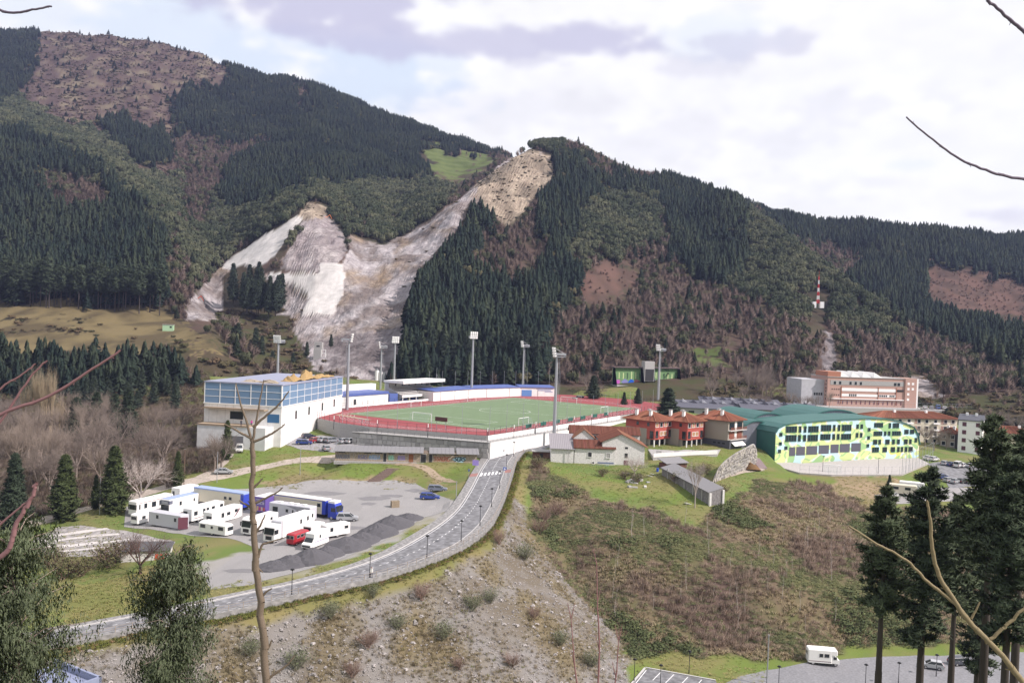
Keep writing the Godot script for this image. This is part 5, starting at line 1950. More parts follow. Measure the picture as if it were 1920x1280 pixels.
func make_kiosk() -> void:
	var a := Vector3(-45.3, -6.35, -229.5)
	var b := Vector3(-8.2, -6.35, -232.8)
	var len := a.distance_to(b)
	var o := thing("kiosk_block", "long low cream kiosk block covered with graffiti under a grey roof", "building", a, head((b - a).x, (b - a).z))
	mat("cream", L(0.50, 0.41, 0.31), 0.9, "soft", 0.35)
	mat("grey_roof", L(0.25, 0.245, 0.255), 0.9, "wear", 0.35)
	var mb := MB.new()
	mb.bx(0, len, -0.6, 2.6, -5.0, 0)
	part(o, "wall", mb, M.cream)
	for q in [[-0.4, len * 0.36], [len * 0.36 + 0.05, len * 0.62], [len * 0.66, len * 0.84], [len * 0.855, len + 0.6]]:
		mb = MB.new()
		mb.hexa([Vector3(q[0], 2.6, 0.9), Vector3(q[1], 2.6, 0.9), Vector3(q[1], 3.3, -5.4), Vector3(q[0], 3.3, -5.4), Vector3(q[0], 2.74, 0.9), Vector3(q[1], 2.74, 0.9), Vector3(q[1], 3.44, -5.4), Vector3(q[0], 3.44, -5.4)])
		part(o, "roof", mb, M.grey_roof)
		var x: float = q[0] + 1.05
		while x < q[1] - 0.3:
			mb = MB.new()
			mb.hexa([Vector3(x - 0.05, 2.74, 0.9), Vector3(x + 0.05, 2.74, 0.9), Vector3(x + 0.05, 3.44, -5.4), Vector3(x - 0.05, 3.44, -5.4), Vector3(x - 0.04, 2.79, 0.9), Vector3(x + 0.04, 2.79, 0.9), Vector3(x + 0.04, 3.49, -5.4), Vector3(x - 0.04, 3.49, -5.4)])
			part(o, "roof_rib", mb, M.grey_roof)
			x += 1.1
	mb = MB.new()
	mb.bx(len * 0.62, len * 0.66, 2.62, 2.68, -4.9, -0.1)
	part(o, "roof_gap_shade", mb, mat("gap_shade", L(0.15, 0.11, 0.08), 0.9))  # dark sheet colours in the shade of the broken roof gap
	for q in [[0.9, 1.7, 0.25], [7.6, 1.7, 0.25], [10.4, 1.9, 0.28], [13.9, 1.7, 0.25], [16.5, 1.7, 0.25], [25.5, 1.0, 0.2], [30.5, 1.8, 0.25]]:
		mb = MB.new()
		mb.bx(q[0], q[0] + q[1], 2.2, 2.2 + q[2], -0.05, 0.03)
		part(o, "slit_window", mb, M.dark)
	for q in [[3.9, 0.9, M.cream], [12.6, 0.75, M.dark], [19.2, 1.3, mat("brown_door", L(0.22, 0.09, 0.04), 0.8)], [22.4, 1.35, M.dark], [24.6, 0.8, M.dark]]:
		mb = MB.new()
		mb.bx(q[0], q[0] + q[1], 0.1, 2.3, -0.05, 0.035)
		part(o, "door", mb, q[2])
		mb = MB.new()
		mb.bx(q[0] - 0.09, q[0], 0.1, 2.4, -0.05, 0.06)
		mb.bx(q[0] + q[1], q[0] + q[1] + 0.09, 0.1, 2.4, -0.05, 0.06)
		mb.bx(q[0], q[0] + q[1], 2.3, 2.4, -0.05, 0.06)
		part(o, "door_frame", mb, M.concrete)
	mb = MB.new()
	mb.bx(-0.2, len + 0.2, -0.7, 0.1, 0, 0.9)
	part(o, "plinth", mb, M.concrete)
	for q in [[2.0, 3.6, Color(0.16, 0.16, 0.18), 7], [7.2, 2.6, Color(0.18, 0.17, 0.26), 4], [10.3, 3.0, Color(0.22, 0.30, 0.42), 5], [14.6, 1.4, Color(0.20, 0.40, 0.30), 2], [17.3, 1.9, Color(0.26, 0.22, 0.40), 5], [28.0, 4.2, Color(0.34, 0.13, 0.09), 6], [32.8, 3.0, Color(0.03, 0.04, 0.06), 4]]:
		scrawl(o, Vector3(q[0], 1.2, 0.012), q[1], 1.2, q[2], q[3])
	for q in [[32.6, 3.6, 1.7, Color(0.34, 0.50, 0.58)], [10.0, 2.6, 1.0, Color(0.34, 0.36, 0.42)], [14.8, 1.5, 1.3, Color(0.30, 0.48, 0.38)], [20.0, 1.6, 0.8, Color(0.30, 0.20, 0.44)], [27.8, 3.8, 1.2, Color(0.46, 0.30, 0.22)]]:
		blot(o, Vector3(q[0], 1.1, 0.006), q[1], q[2], q[3])

# ---------- vehicles ----------
var mesh_cache := {}
func wheel(o: Node, p: Vector3, r: float, w: float) -> void:
	var k := "w%.2f_%.2f" % [r, w]
	if not mesh_cache.has(k):
		var mb := MB.new()
		mb.cyl(Vector3(0, 0, -w / 2), Vector3(0, 0, w / 2), r, r, 14)
		var m2 := MB.new()
		m2.cyl(Vector3(0, 0, -w / 2 - 0.015), Vector3(0, 0, w / 2 + 0.015), r * 0.6, r * 0.6, 10)
		mesh_cache[k] = [mb.mesh(M.rubber), m2.mesh(M.rim)]
	var q := piece(o, "wheel", mesh_cache[k][0], p)
	piece(q, "rim", mesh_cache[k][1])
func prism_z(mb: MB, p: Array, w: float) -> void:
	mb.poly(pg(p), -w / 2, w / 2)
func car(kind: String, col: Color, label: String, p: Vector3, turn: float, group := "") -> Node3D:
	var o := thing("parked_car", label, "car", p, turn, group)
	var sp_: Dictionary = {
		"hatch": [4.0, 1.68, [-1.98, 0.32, 1.95, 0.30, 2.0, 0.58, 1.9, 0.74, 1.05, 0.92, -1.85, 0.97, -2.0, 0.8], [-1.88, 1.12, 0.0, 1.46, -1.5, 0.2]],
		"estate": [4.6, 1.74, [-2.28, 0.32, 2.25, 0.30, 2.32, 0.58, 2.2, 0.74, 1.2, 0.90, -2.2, 0.95, -2.3, 0.8], [-2.22, 1.25, 0.0, 1.46, -1.95, 0.35]],
		"sedan": [4.5, 1.72, [-2.25, 0.32, 2.2, 0.30, 2.25, 0.56, 2.1, 0.72, 1.1, 0.88, -1.5, 0.94, -2.2, 0.92, -2.28, 0.7], [-1.62, 1.15, 0.0, 1.42, -1.0, 0.25]],
		"suv": [4.5, 1.85, [-2.2, 0.45, 2.2, 0.42, 2.25, 0.75, 2.1, 0.95, 1.2, 1.08, -2.15, 1.1, -2.25, 0.95], [-2.16, 1.25, 0.0, 1.72, -1.85, 0.4]],
		"van": [4.7, 1.9, [-2.3, 0.35, 2.3, 0.35, 2.35, 0.75, 2.2, 1.0, 1.55, 1.15, -2.3, 1.15], [-2.28, 1.6, 0.0, 1.95, -2.2, 0.8]]}
	var s: Array = sp_[kind]
	var m := mat("car%s" % col.to_html(), col.linear_to_srgb(), 0.28)
	m.clearcoat_enabled = true
	m.clearcoat = 0.6
	var w: float = s[1]
	var mb := MB.new()
	prism_z(mb, s[2], w)
	part(o, "body", mb, m)
	var c: Array = s[3]
	var belt: float = s[2][-1] if kind != "van" else 1.15
	belt = 0.9 if kind != "suv" and kind != "van" else 1.06
	var y1: float = c[3]
	mb = MB.new()
	mb.hexa([Vector3(c[0], belt, -w / 2 + 0.06), Vector3(c[1], belt, -w / 2 + 0.06), Vector3(c[1], belt, w / 2 - 0.06), Vector3(c[0], belt, w / 2 - 0.06), Vector3(c[4], y1 - 0.03, -w / 2 + 0.24), Vector3(c[5], y1 - 0.03, -w / 2 + 0.24), Vector3(c[5], y1 - 0.03, w / 2 - 0.24), Vector3(c[4], y1 - 0.03, w / 2 - 0.24)])
	part(o, "windows", mb, M.car_glass)
	mb = MB.new()
	mb.wedge(c[4] - 0.06, c[5] + 0.05, y1 - 0.07, y1 + 0.02, -w / 2 + 0.2, w / 2 - 0.2, 0.03)
	part(o, "roof", mb, m)
	for sd in [-1, 1]:
		mb = MB.new()
		for f in [[c[0], c[4], -0.02], [c[1], c[5], 0.02], [(c[0] + c[1]) / 2 - 0.1, (c[4] + c[5]) / 2 - 0.1, 0]]:
			var a := Vector3(f[0], belt, (w / 2 - 0.05) * sd)
			var b := Vector3(f[1], y1 - 0.03, (w / 2 - 0.22) * sd)
			mb.cyl(a, b, 0.055, 0.05, 5, false)
		part(o, "pillars", mb, m)
		mb = MB.new()
		mb.bx(c[1] - 0.25, c[1] - 0.1, belt + 0.02, belt + 0.16, (w / 2 + 0.02) * sd, (w / 2 + 0.16) * sd)
		part(o, "mirror", mb, m)
		var xl: float = s[2][4] - 0.10
		mb = MB.new()
		mb.bx(xl - 0.14, xl + 0.10, 0.56, 0.70, (w / 2 - 0.42) * sd, (w / 2 - 0.08) * sd)
		part(o, "headlight", mb, M.headlight)
		mb = MB.new()
		mb.bx(s[2][0] - 0.04, s[2][0] + 0.12, 0.66, 0.88, (w / 2 - 0.28) * sd, (w / 2 - 0.02) * sd)
		part(o, "tail_light", mb, M.tail)
		for x in [s[2][0] + 0.85, s[2][2] - 0.8]:
			wheel(o, Vector3(x, 0.31 if kind != "suv" else 0.36, (w / 2 - 0.09) * sd), 0.31 if kind != "suv" else 0.36, 0.2)
	mb = MB.new()
	mb.bx(s[2][2] - 0.02, s[2][2] + 0.05, 0.36, 0.46, -0.5, 0.5)
	part(o, "bumper_grille", mb, M.dark)
	return o

func make_cars() -> void:
	var W := Color(0.62, 0.62, 0.60)
	var S := Color(0.34, 0.35, 0.37)
	var G := Color(0.11, 0.12, 0.14)
	var B := Color(0.02, 0.045, 0.20)
	var N := Color(0.02, 0.025, 0.05)
	var R := Color(0.26, 0.015, 0.02)
	for q in [
		[570, 832, "estate", B, 0.1, "deep blue estate car at the open end of the parked row below the hall"],
		[578, 825, "hatch", N, 0.6, "very dark blue hatchback behind the deep blue estate car"],
		[592, 830, "hatch", R, 0.9, "dark red hatchback between blue and silver parked cars"],
		[607, 830, "sedan", S, 1.0, "silver saloon next to the dark red hatchback"],
		[622, 831, "estate", S.lerp(G, 0.5), 0.9, "grey estate car at the end of the group by the hall lawn"],
		[611, 840, "hatch", S.lerp(G, 0.3), 2.0, "grey hatchback parked alone at the lawn edge in front of the row"],
		[646, 833, "hatch", S, 0.9, "silver hatchback first behind the open end of the kiosk roof"],
		[661, 833.5, "estate", S.lerp(W, 0.4), 0.9, "light silver estate car behind the kiosk roof"],
		[675, 834, "sedan", N.lerp(G, 0.4), 0.95, "black saloon between two silver cars at the stone wall"],
		[690, 834.5, "sedan", S, 0.95, "silver saloon parked against the stone wall"],
		[703, 835, "hatch", W, 0.7, "small white hatchback against the stone wall"],
		[718, 835.5, "sedan", W, 0.6, "white saloon next to the navy van at the stone wall"],
		[735, 836, "van", N, 0.4, "navy people carrier last in the row at the stone wall"],
		[803, 841, "hatch", W, 0.2, "white car parked alone behind the broken kiosk roof"],
		[820, 921, "estate", Color(0.16, 0.18, 0.24), 0.05, "grey blue estate car on the gravel by the grass bank"],
		[806, 936, "estate", Color(0.02, 0.05, 0.26), 0.0, "bright blue estate car on the gravel near the lot entrance"],
		[651, 977, "suv", S, 0.12, "silver off roader beside the blue truck cab"],
		[1003, 829, "suv", Color(0.20, 0.01, 0.05), -2.3, "wine red off roader driving on the side road below the white wall"],
		[419, 888, "sedan", S, 0.25, "silver car parked on worn grass beside the footpath trees"],
		[1076, 746, "hatch", S, 2.2, "silver car parked on the lane beyond the far goal"],
		[1086, 744, "van", W, 2.3, "white van parked on the lane beyond the far goal"]]:
		var p := sit(q[0], q[1])
		if q[1] < 845 and q[0] < 1000 and q[0] > 500:
			p = on_y(q[0], q[1], -5.15)
			p.y = hgt(p.x, p.z)
		if q[0] > 1070:
			p = on_y(q[0], q[1], 0.2)
			p.y = maxf(hgt(p.x, p.z), 0.2 - 1.5)
		p.y += 0.06
		car(q[2], q[3], q[5], p, q[4])
	# minivan at the hall garage
	car("van", W, "white van at the open hall garage", grd(-73.5, -239.5, 0.06), -1.3)

const AX := Vector3(-0.37, 0, 0.93)
const BX := Vector3(0.92, 0, 0.39)
# a box bodied vehicle along local x (front +x); windows: [side, x, y, w, h] with side -z = -1, +z = 1, front = 2, rear = 3
func rig(s: String, label: String, cat: String, p: Vector3, f: Vector3, l: float, w: float, y0: float, y1: float, ch: float, m: Material, wins: Array, wheels: Array) -> Node3D:
	var o := thing(s, label, cat, p + Vector3(0, 0.05, 0), head(f.x, f.z))
	var mb := MB.new()
	mb.wedge(-l / 2, l / 2, y0, y1, -w / 2, w / 2, ch)
	part(o, "body", mb, m)
	for q in wins:
		mb = MB.new()
		var fr := MB.new()
		var e := 0.05
		match int(q[0]):
			-1, 1:
				var z: float = w / 2 * q[0]
				mb.bx(q[1] - q[3] / 2, q[1] + q[3] / 2, q[2], q[2] + q[4], z - 0.02, z + 0.02)
				for k in [[-1, 0], [1, 0], [0, -1], [0, 1]]:
					fr.box(Vector3(q[1] + k[0] * (q[3] / 2 + e / 2), q[2] + q[4] / 2 + k[1] * (q[4] / 2 + e / 2), z), Vector3(e if k[0] else q[3], e if k[1] else q[4] + 2 * e, 0.07))
			_:
				var x: float = l / 2 * (1 if q[0] == 2 else -1)
				mb.bx(x - 0.02, x + 0.02, q[2], q[2] + q[4], q[1] - q[3] / 2, q[1] + q[3] / 2)
				for k in [[-1, 0], [1, 0], [0, -1], [0, 1]]:
					fr.box(Vector3(x, q[2] + q[4] / 2 + k[1] * (q[4] / 2 + e / 2), q[1] + k[0] * (q[3] / 2 + e / 2)), Vector3(0.07, e if k[1] else q[4] + 2 * e, e if k[0] else q[3]))
		var wn := part(o, "window", mb, M.glass)
		part(wn, "frame", fr, M.concrete)
	for x in wheels:
		for sd in [-1, 1]:
			wheel(o, Vector3(x, 0.42, (w / 2 - 0.16) * sd), 0.42, 0.28)
	mb = MB.new()
	mb.bx(-l / 2 + 0.3, l / 2 - 0.3, 0.45, y0 + 0.02, -w / 2 + 0.35, w / 2 - 0.35)
	part(o, "chassis", mb, M.dark)
	return o
func roof_bits(o: Node, xs: Array, y: float) -> void:
	for x in xs:
		var mb := MB.new()
		mb.wedge(x - 0.45, x + 0.45, y, y + 0.25, -0.4, 0.4, 0.06)
		part(o, "roof_vent", mb, M.white_paint)
func stripe(o: Node, x0: float, x1: float, y: float, h: float, z: float, m: Material) -> void:
	var mb := MB.new()
	mb.bx(x0, x1, y, y + h, z - 0.012, z + 0.012)
	part(o, "stripe", mb, m)
func cab(o: Node, x: float, m: Material, w: float) -> void:  # lorry cab with its front at x
	var mb := MB.new()
	mb.poly(pg([x - 2.1, 0.55, x - 0.02, 0.45, x, 1.6, x - 0.25, 3.0, x - 0.55, 3.45, x - 2.1, 3.55]), -w / 2, w / 2)
	part(o, "cab", mb, m)
	mb = MB.new()
	mb.hexa([Vector3(x - 0.06, 1.75, -w / 2 + 0.12), Vector3(x + 0.02, 1.75, -w / 2 + 0.12), Vector3(x + 0.02, 1.75, w / 2 - 0.12), Vector3(x - 0.06, 1.75, w / 2 - 0.12), Vector3(x - 0.30, 2.8, -w / 2 + 0.12), Vector3(x - 0.17, 2.8, -w / 2 + 0.12), Vector3(x - 0.17, 2.8, w / 2 - 0.12), Vector3(x - 0.30, 2.8, w / 2 - 0.12)])
	part(o, "windscreen", mb, M.glass)
	mb = MB.new()
	mb.bx(x - 0.08, x + 0.03, 0.75, 1.45, -0.7, 0.7)
	part(o, "grille", mb, M.dark)
	mb = MB.new()
	mb.bx(x - 0.75, x - 0.1, 2.85, 3.0, -w / 2 + 0.1, w / 2 - 0.1)
	part(o, "sun_visor", mb, M.dark)
	for sd in [-1, 1]:
		mb = MB.new()
		mb.bx(x - 1.35, x - 0.45, 1.8, 2.65, (w / 2 - 0.02) * sd, (w / 2 + 0.02) * sd)
		part(o, "side_window", mb, M.glass)
		mb = MB.new()
		mb.bx(x - 0.3, x - 0.12, 1.9, 2.7, (w / 2 + 0.05) * sd, (w / 2 + 0.3) * sd)
		part(o, "mirror", mb, M.dark)
		mb = MB.new()
		mb.bx(x - 0.05, x + 0.04, 0.6, 0.85, (w / 2 - 0.5) * sd, (w / 2 - 0.1) * sd)
		part(o, "headlight", mb, M.headlight)
		wheel(o, Vector3(x - 1.2, 0.48, (w / 2 - 0.16) * sd), 0.48, 0.3)

func make_circus() -> void:
	var wp: Material = M.white_paint
	mat("grey_paint", L(0.50, 0.50, 0.54), 0.4)
	mat("cream_paint", L(0.62, 0.57, 0.46), 0.45)
	mat("royal", L(0.03, 0.06, 0.42), 0.4)
	mat("violet", L(0.12, 0.08, 0.30), 0.5)
	mat("maroon", L(0.13, 0.04, 0.06), 0.6)
	mat("roof_blue", L(0.30, 0.38, 0.60), 0.5)
	var c := func(u, v, l): return sit(u, v) - AX * l / 2
	var o: Node3D
	var mb: MB
	o = rig("motorhome", "large white coach motorhome with dark front windows at the row end", "motorhome", c.call(247, 970, 11.0), AX, 11.0, 2.5, 0.6, 3.5, 0.18, wp, [[2, 0.0, 1.7, 1.5, 1.0], [2, -0.98, 1.7, 0.3, 1.0], [2, 0.98, 1.7, 0.3, 1.0], [-1, 4.7, 1.7, 0.35, 1.0], [-1, 3.0, 1.7, 0.8, 1.0], [-1, 0.6, 1.6, 1.2, 1.1], [-1, -1.6, 1.6, 1.2, 1.1], [-1, -4.3, 2.0, 0.6, 0.7]], [3.6, -3.2])
	roof_bits(o, [3.2, -1.0, -3.8], 3.5)
	stripe(o, -4.8, 4.8, 2.95, 0.1, -1.25, M.maroon)
	o = rig("box_trailer", "white box trailer behind the coach motorhome by the trees", "trailer", c.call(328, 944, 6.0), AX, 6.0, 2.5, 0.7, 3.5, 0.08, wp, [[2, 0.6, 1.9, 0.6, 0.8]], [-1.6, -2.4])
	o = rig("living_truck", "white living truck with pale blue roof and dark front visor", "truck", c.call(308, 970, 13.0), AX, 13.0, 2.5, 0.6, 3.85, 0.08, wp, [[2, 0.0, 1.5, 2.1, 1.2], [-1, 3.2, 2.2, 0.6, 0.8], [-1, -1.0, 2.4, 0.4, 0.6], [-1, -3.8, 2.6, 0.7, 0.4]], [4.4, -3.2, -4.4])
	mb = MB.new()
	mb.bx(-6.4, 6.3, 3.86, 3.9, -1.15, 1.15)
	part(o, "blue_roof_sheet", mb, M.roof_blue)
	mb = MB.new()
	mb.bx(5.6, 6.56, 2.85, 3.6, -1.27, 1.27)
	part(o, "dark_visor", mb, mat("visor", L(0.13, 0.14, 0.19), 0.5))
	scrawl_x(o, Vector3(6.575, 3.2, 0), 1.8, 0.4, Color(0.7, 0.7, 0.7), 6)
	o = rig("coach_motorhome", "white motorhome with a row of dark side windows behind the grey container", "motorhome", c.call(350, 982, 10.0), AX, 10.0, 2.5, 0.6, 3.2, 0.14, wp, [[2, 0.5, 1.4, 1.0, 1.1], [-1, 3.9, 1.7, 1.0, 0.8], [-1, 1.4, 1.7, 0.7, 0.95], [-1, 0.3, 1.7, 0.7, 0.95], [-1, -1.4, 1.7, 0.9, 0.95], [-1, -4.0, 1.9, 0.9, 0.8]], [3.0, -2.8])
	roof_bits(o, [3.0, 0.4, -2.6], 3.2)
	stripe(o, -4.6, 4.6, 1.0, 0.12, -1.25, M.maroon)
	o = rig("caravan", "small old white caravan at the grass end of the row", "caravan", c.call(250, 986, 4.4), AX, 4.4, 2.2, 0.5, 2.4, 0.22, wp, [[2, 0.0, 1.3, 1.4, 0.6], [-1, 0.6, 1.3, 0.9, 0.6], [-1, -1.2, 1.2, 0.7, 0.5]], [-0.2])
	# the grey container with an open maroon tail door
	o = rig("site_container", "light grey box trailer with an open maroon end door", "trailer", sit(309, 990) + Vector3(0.2, 0, -1.2), BX, 8.6, 2.4, 0.25, 2.9, 0.05, M.grey_paint, [[1, -1.9, 1.7, 0.6, 0.7], [1, 2.9, 1.6, 0.55, 0.7]], [-2.8])
	mb = MB.new()
	mb.box(Vector3(4.9, 1.5, 1.1), Vector3(1.9, 2.4, 0.08), Basis(Vector3.UP, 0.75))
	part(o, "end_door", mb, M.maroon)
	o = rig("caravan", "long white touring caravan parked side on beside the lawn", "caravan", sit(400, 1005) + Vector3(0, 0, -1.2), BX, 7.2, 2.3, 0.45, 2.5, 0.32, wp, [[1, -2.3, 1.35, 1.2, 0.65], [1, 2.2, 1.3, 1.2, 0.65], [1, 0.0, 1.4, 0.5, 0.45], [2, 0.0, 1.3, 1.5, 0.7]], [0.0])
	roof_bits(o, [-1.8, 1.2], 2.5)
	o = rig("swoosh_motorhome", "white motorhome with a dark curved swoosh on its flank", "motorhome", c.call(388, 988, 9.5), AX, 9.5, 2.5, 0.55, 3.1, 0.16, wp, [[-1, 1.6, 1.5, 0.8, 0.9], [-1, -0.2, 1.7, 1.0, 0.6], [-1, -2.6, 1.9, 0.9, 0.6], [2, -0.4, 1.4, 1.3, 0.8]], [2.6, -2.6])
	mb = MB.new()
	for k in 9:
		var t := k / 9.0
		var t2 := (k + 1) / 9.0
		mb.fan([Vector3(-1.2 - 2.2 * t, 0.9 + 1.7 * t * t, -1.27), Vector3(-1.2 - 2.2 * t2, 0.9 + 1.7 * t2 * t2, -1.27), Vector3(-1.5 - 2.3 * t2, 0.9 + 1.5 * t2 * t2, -1.27), Vector3(-1.5 - 2.3 * t, 0.9 + 1.5 * t * t, -1.27)], Vector3(0, 0, -1))
	part(o, "swoosh", mb, M.maroon)
	roof_bits(o, [2.4, -1.4], 3.1)
	o = rig("cab_truck", "white lorry with a low box body, dark grille facing the lawn", "truck", c.call(449, 1009, 10.5), AX, 6.9, 2.45, 0.85, 3.3, 0.06, wp, [[-1, -1.2, 2.2, 0.6, 0.5]], [-1.0, -2.2])
	o.position -= AX * 1.7
	cab(o, 5.2, wp, 2.4)
	o = rig("box_lorry", "largest white box lorry, its bare flank with three small windows", "truck", c.call(502, 1020, 13.4), AX, 10.6, 2.55, 0.75, 4.05, 0.05, wp, [[-1, -0.6, 2.4, 0.55, 0.8], [-1, -2.9, 2.6, 0.55, 0.8], [-1, -4.5, 2.9, 0.5, 0.7]], [-2.0, -3.2])
	o.position -= AX * 1.4
	cab(o, 8.0, wp, 2.45)
	scrawl_x(o, Vector3(8.02, 1.6, 0), 1.7, 0.14, Color(0.35, 0.05, 0.06), 8)
	mb = MB.new()
	mb.bx(5.3, 5.8, 0.8, 3.9, -1.15, 1.15)
	part(o, "front_box", mb, M.grey_paint)
	o = rig("minibus", "red minibus seen from behind next to the white lorry", "van", c.call(543, 1024, 4.9), AX, 4.9, 1.95, 0.4, 2.25, 0.2, mat("red_paint", L(0.34, 0.02, 0.03), 0.35), [[2, -0.45, 1.35, 0.7, 0.55], [2, 0.45, 1.35, 0.7, 0.55], [-1, 1.2, 1.4, 0.9, 0.5], [-1, 0.0, 1.4, 0.9, 0.5], [-1, -1.2, 1.4, 0.9, 0.5]], [1.6, -1.5])
	o = rig("delivery_van", "high white step van with sloping bonnet beside the gravel heaps", "van", c.call(576, 1031, 6.2), AX, 4.9, 2.05, 0.45, 2.95, 0.12, wp, [[-1, 0.6, 1.9, 0.4, 0.5]], [-1.6])
	mb = MB.new()
	prism_z(mb, [2.4, 0.4, 3.6, 0.42, 3.62, 1.05, 2.95, 1.35, 2.4, 2.1], 1.95)
	part(o, "bonnet", mb, wp)
	mb = MB.new()
	mb.hexa([Vector3(2.98, 1.36, -0.85), Vector3(3.02, 1.38, -0.85), Vector3(3.02, 1.38, 0.85), Vector3(2.98, 1.36, 0.85), Vector3(2.46, 2.06, -0.85), Vector3(2.5, 2.1, -0.85), Vector3(2.5, 2.1, 0.85), Vector3(2.46, 2.06, 0.85)])
	part(o, "windscreen", mb, M.glass)
	mb = MB.new()
	mb.bx(3.6, 3.66, 0.55, 0.85, -0.85, 0.85)
	part(o, "grille", mb, M.dark)
	for sd in [-1, 1]:
		wheel(o, Vector3(2.9, 0.38, 0.85 * sd), 0.38, 0.24)
	stripe(o, -2.3, 2.2, 1.3, 0.08, -1.03, M.violet)
	o = rig("caravan", "white caravan with a grey front window behind the step van", "caravan", sit(628, 1006), Vector3(-0.69, 0, 0.72), 5.6, 2.2, 0.5, 2.6, 0.14, wp, [[2, 0.0, 1.3, 1.7, 0.75], [-1, 1.6, 1.4, 0.6, 0.7], [-1, -1.8, 1.6, 0.8, 0.5]], [0.2])
	o = rig("caravan", "short white caravan tucked between the lorry and the step van", "caravan", sit(588, 1004) , AX, 4.6, 2.2, 0.5, 2.4, 0.2, wp, [[2, 0.0, 1.3, 1.6, 0.7], [-1, -1.0, 1.6, 0.4, 0.4]], [0.0])
	# cream and blue show trailers
	o = rig("show_trailer", "cream show trailer with a blue roof edge behind the motorhomes", "trailer", sit(415, 951), BX, 14.0, 2.5, 0.9, 3.9, 0.04, M.cream_paint, [[1, 2.0, 2.2, 0.7, 0.6], [1, 3.4, 2.2, 0.7, 0.6]], [-3.6, -4.8])
	mb = MB.new()
	mb.bx(-7.05, 7.05, 3.7, 3.98, -1.28, 1.28)
	part(o, "blue_roof", mb, M.roof_blue)
	mb = MB.new()
	mb.bx(6.2, 7.06, 0.9, 3.7, -1.27, 1.27)
	part(o, "blue_end", mb, M.royal)
	o = rig("show_lorry", "cream articulated show lorry with a royal blue cab", "truck", sit(563, 967) + Vector3(0, 0, -1.2), BX, 13.6, 2.55, 1.0, 4.0, 0.04, M.cream_paint, [[1, 5.2, 2.5, 0.8, 0.7]], [-3.2, -4.4, 3.2])
	mb = MB.new()
	mb.bx(-6.85, 6.85, 4.0, 4.04, -1.2, 1.2)
	part(o, "white_roof", mb, wp)
	mb = MB.new()
	mb.bx(-6.82, 6.82, 3.7, 3.84, -1.29, 1.29)
	part(o, "blue_band", mb, M.royal)
	mb = MB.new()
	mb.bx(6.0, 6.86, 1.0, 3.72, -1.29, 1.29)
	part(o, "blue_end", mb, M.royal)
	cab(o, 9.6, M.royal, 2.45)
	mb = MB.new()
	mb.bx(7.4, 9.1, 3.5, 3.95, -1.1, 1.1)
	part(o, "cab_deflector", mb, wp)
	o = rig("grey_living_trailer", "light grey living trailer with roof domes in front of the show lorry", "trailer", sit(556, 972) + Vector3(-0.6, 0, 1.2), BX, 10.5, 2.4, 0.6, 3.3, 0.12, M.grey_paint, [[1, -3.6, 1.5, 1.3, 1.0], [1, -0.6, 1.7, 0.6, 0.6], [1, 0.9, 1.7, 0.3, 0.6], [1, 2.2, 1.9, 0.6, 0.6]], [-1.0, 0.2])
	roof_bits(o, [-3.2, -0.4, 1.0, 3.0], 3.3)
	mb = MB.new()
	mb.poly(pg([-1.0, 3.1, 5.1, 3.1, 5.1, 2.1, 3.4, 2.0]), 1.2, 1.225)
	part(o, "grey_flash", mb, mat("flash", L(0.27, 0.27, 0.31), 0.5))
	o = rig("poster_trailer", "violet circus poster trailer with big white lettering", "trailer", sit(486, 966) - AX * 2.6, AX, 5.2, 2.9, 0.7, 3.9, 0.05, M.violet, [], [-1.2])
	mb = MB.new()
	mb.bx(-2.55, 2.55, 3.9, 3.94, -1.4, 1.4)
	part(o, "white_roof", mb, wp)
	var tm := TextMesh.new()
	tm.text = "CIRCO"
	var sf := SystemFont.new()
	sf.font_names = PackedStringArray(["Droid Sans"])
	tm.font = sf
	tm.font_size = 64
	tm.pixel_size = 0.012
	tm.depth = 0.02
	tm.material = wp
	var tq := piece(o, "lettering", tm, Vector3(2.62, 2.6, 0))
	tq.rotation.y = PI / 2
	scrawl_x(o, Vector3(2.615, 3.35, 0), 2.2, 0.3, Color(0.5, 0.5, 0.55), 7)
	for k in 5:
		mb = MB.new()
		mb.col = [Color(0.5, 0.12, 0.12), Color(0.55, 0.42, 0.38), Color(0.45, 0.08, 0.2), Color(0.5, 0.35, 0.2), Color(0.4, 0.4, 0.5)][k]
		var z := -1.1 + k * 0.55
		mb.bx(2.6, 2.615, 1.0, rng.randf_range(1.5, 2.1), z - 0.22, z + 0.22)
		part(o, "poster_print", mb, M.plain)

func scrawl_x(o: Node, c: Vector3, w: float, h: float, col: Color, n: int) -> void:
	var g := Node3D.new()
	scrawl(g, Vector3.ZERO, w, h, col, n)
	var q := g.get_child(0) as MeshInstance3D
	g.remove_child(q)
	g.free()
	q.name = "lettering"
	q.position = c
	q.rotation.y = PI / 2
	o.add_child(q, true)

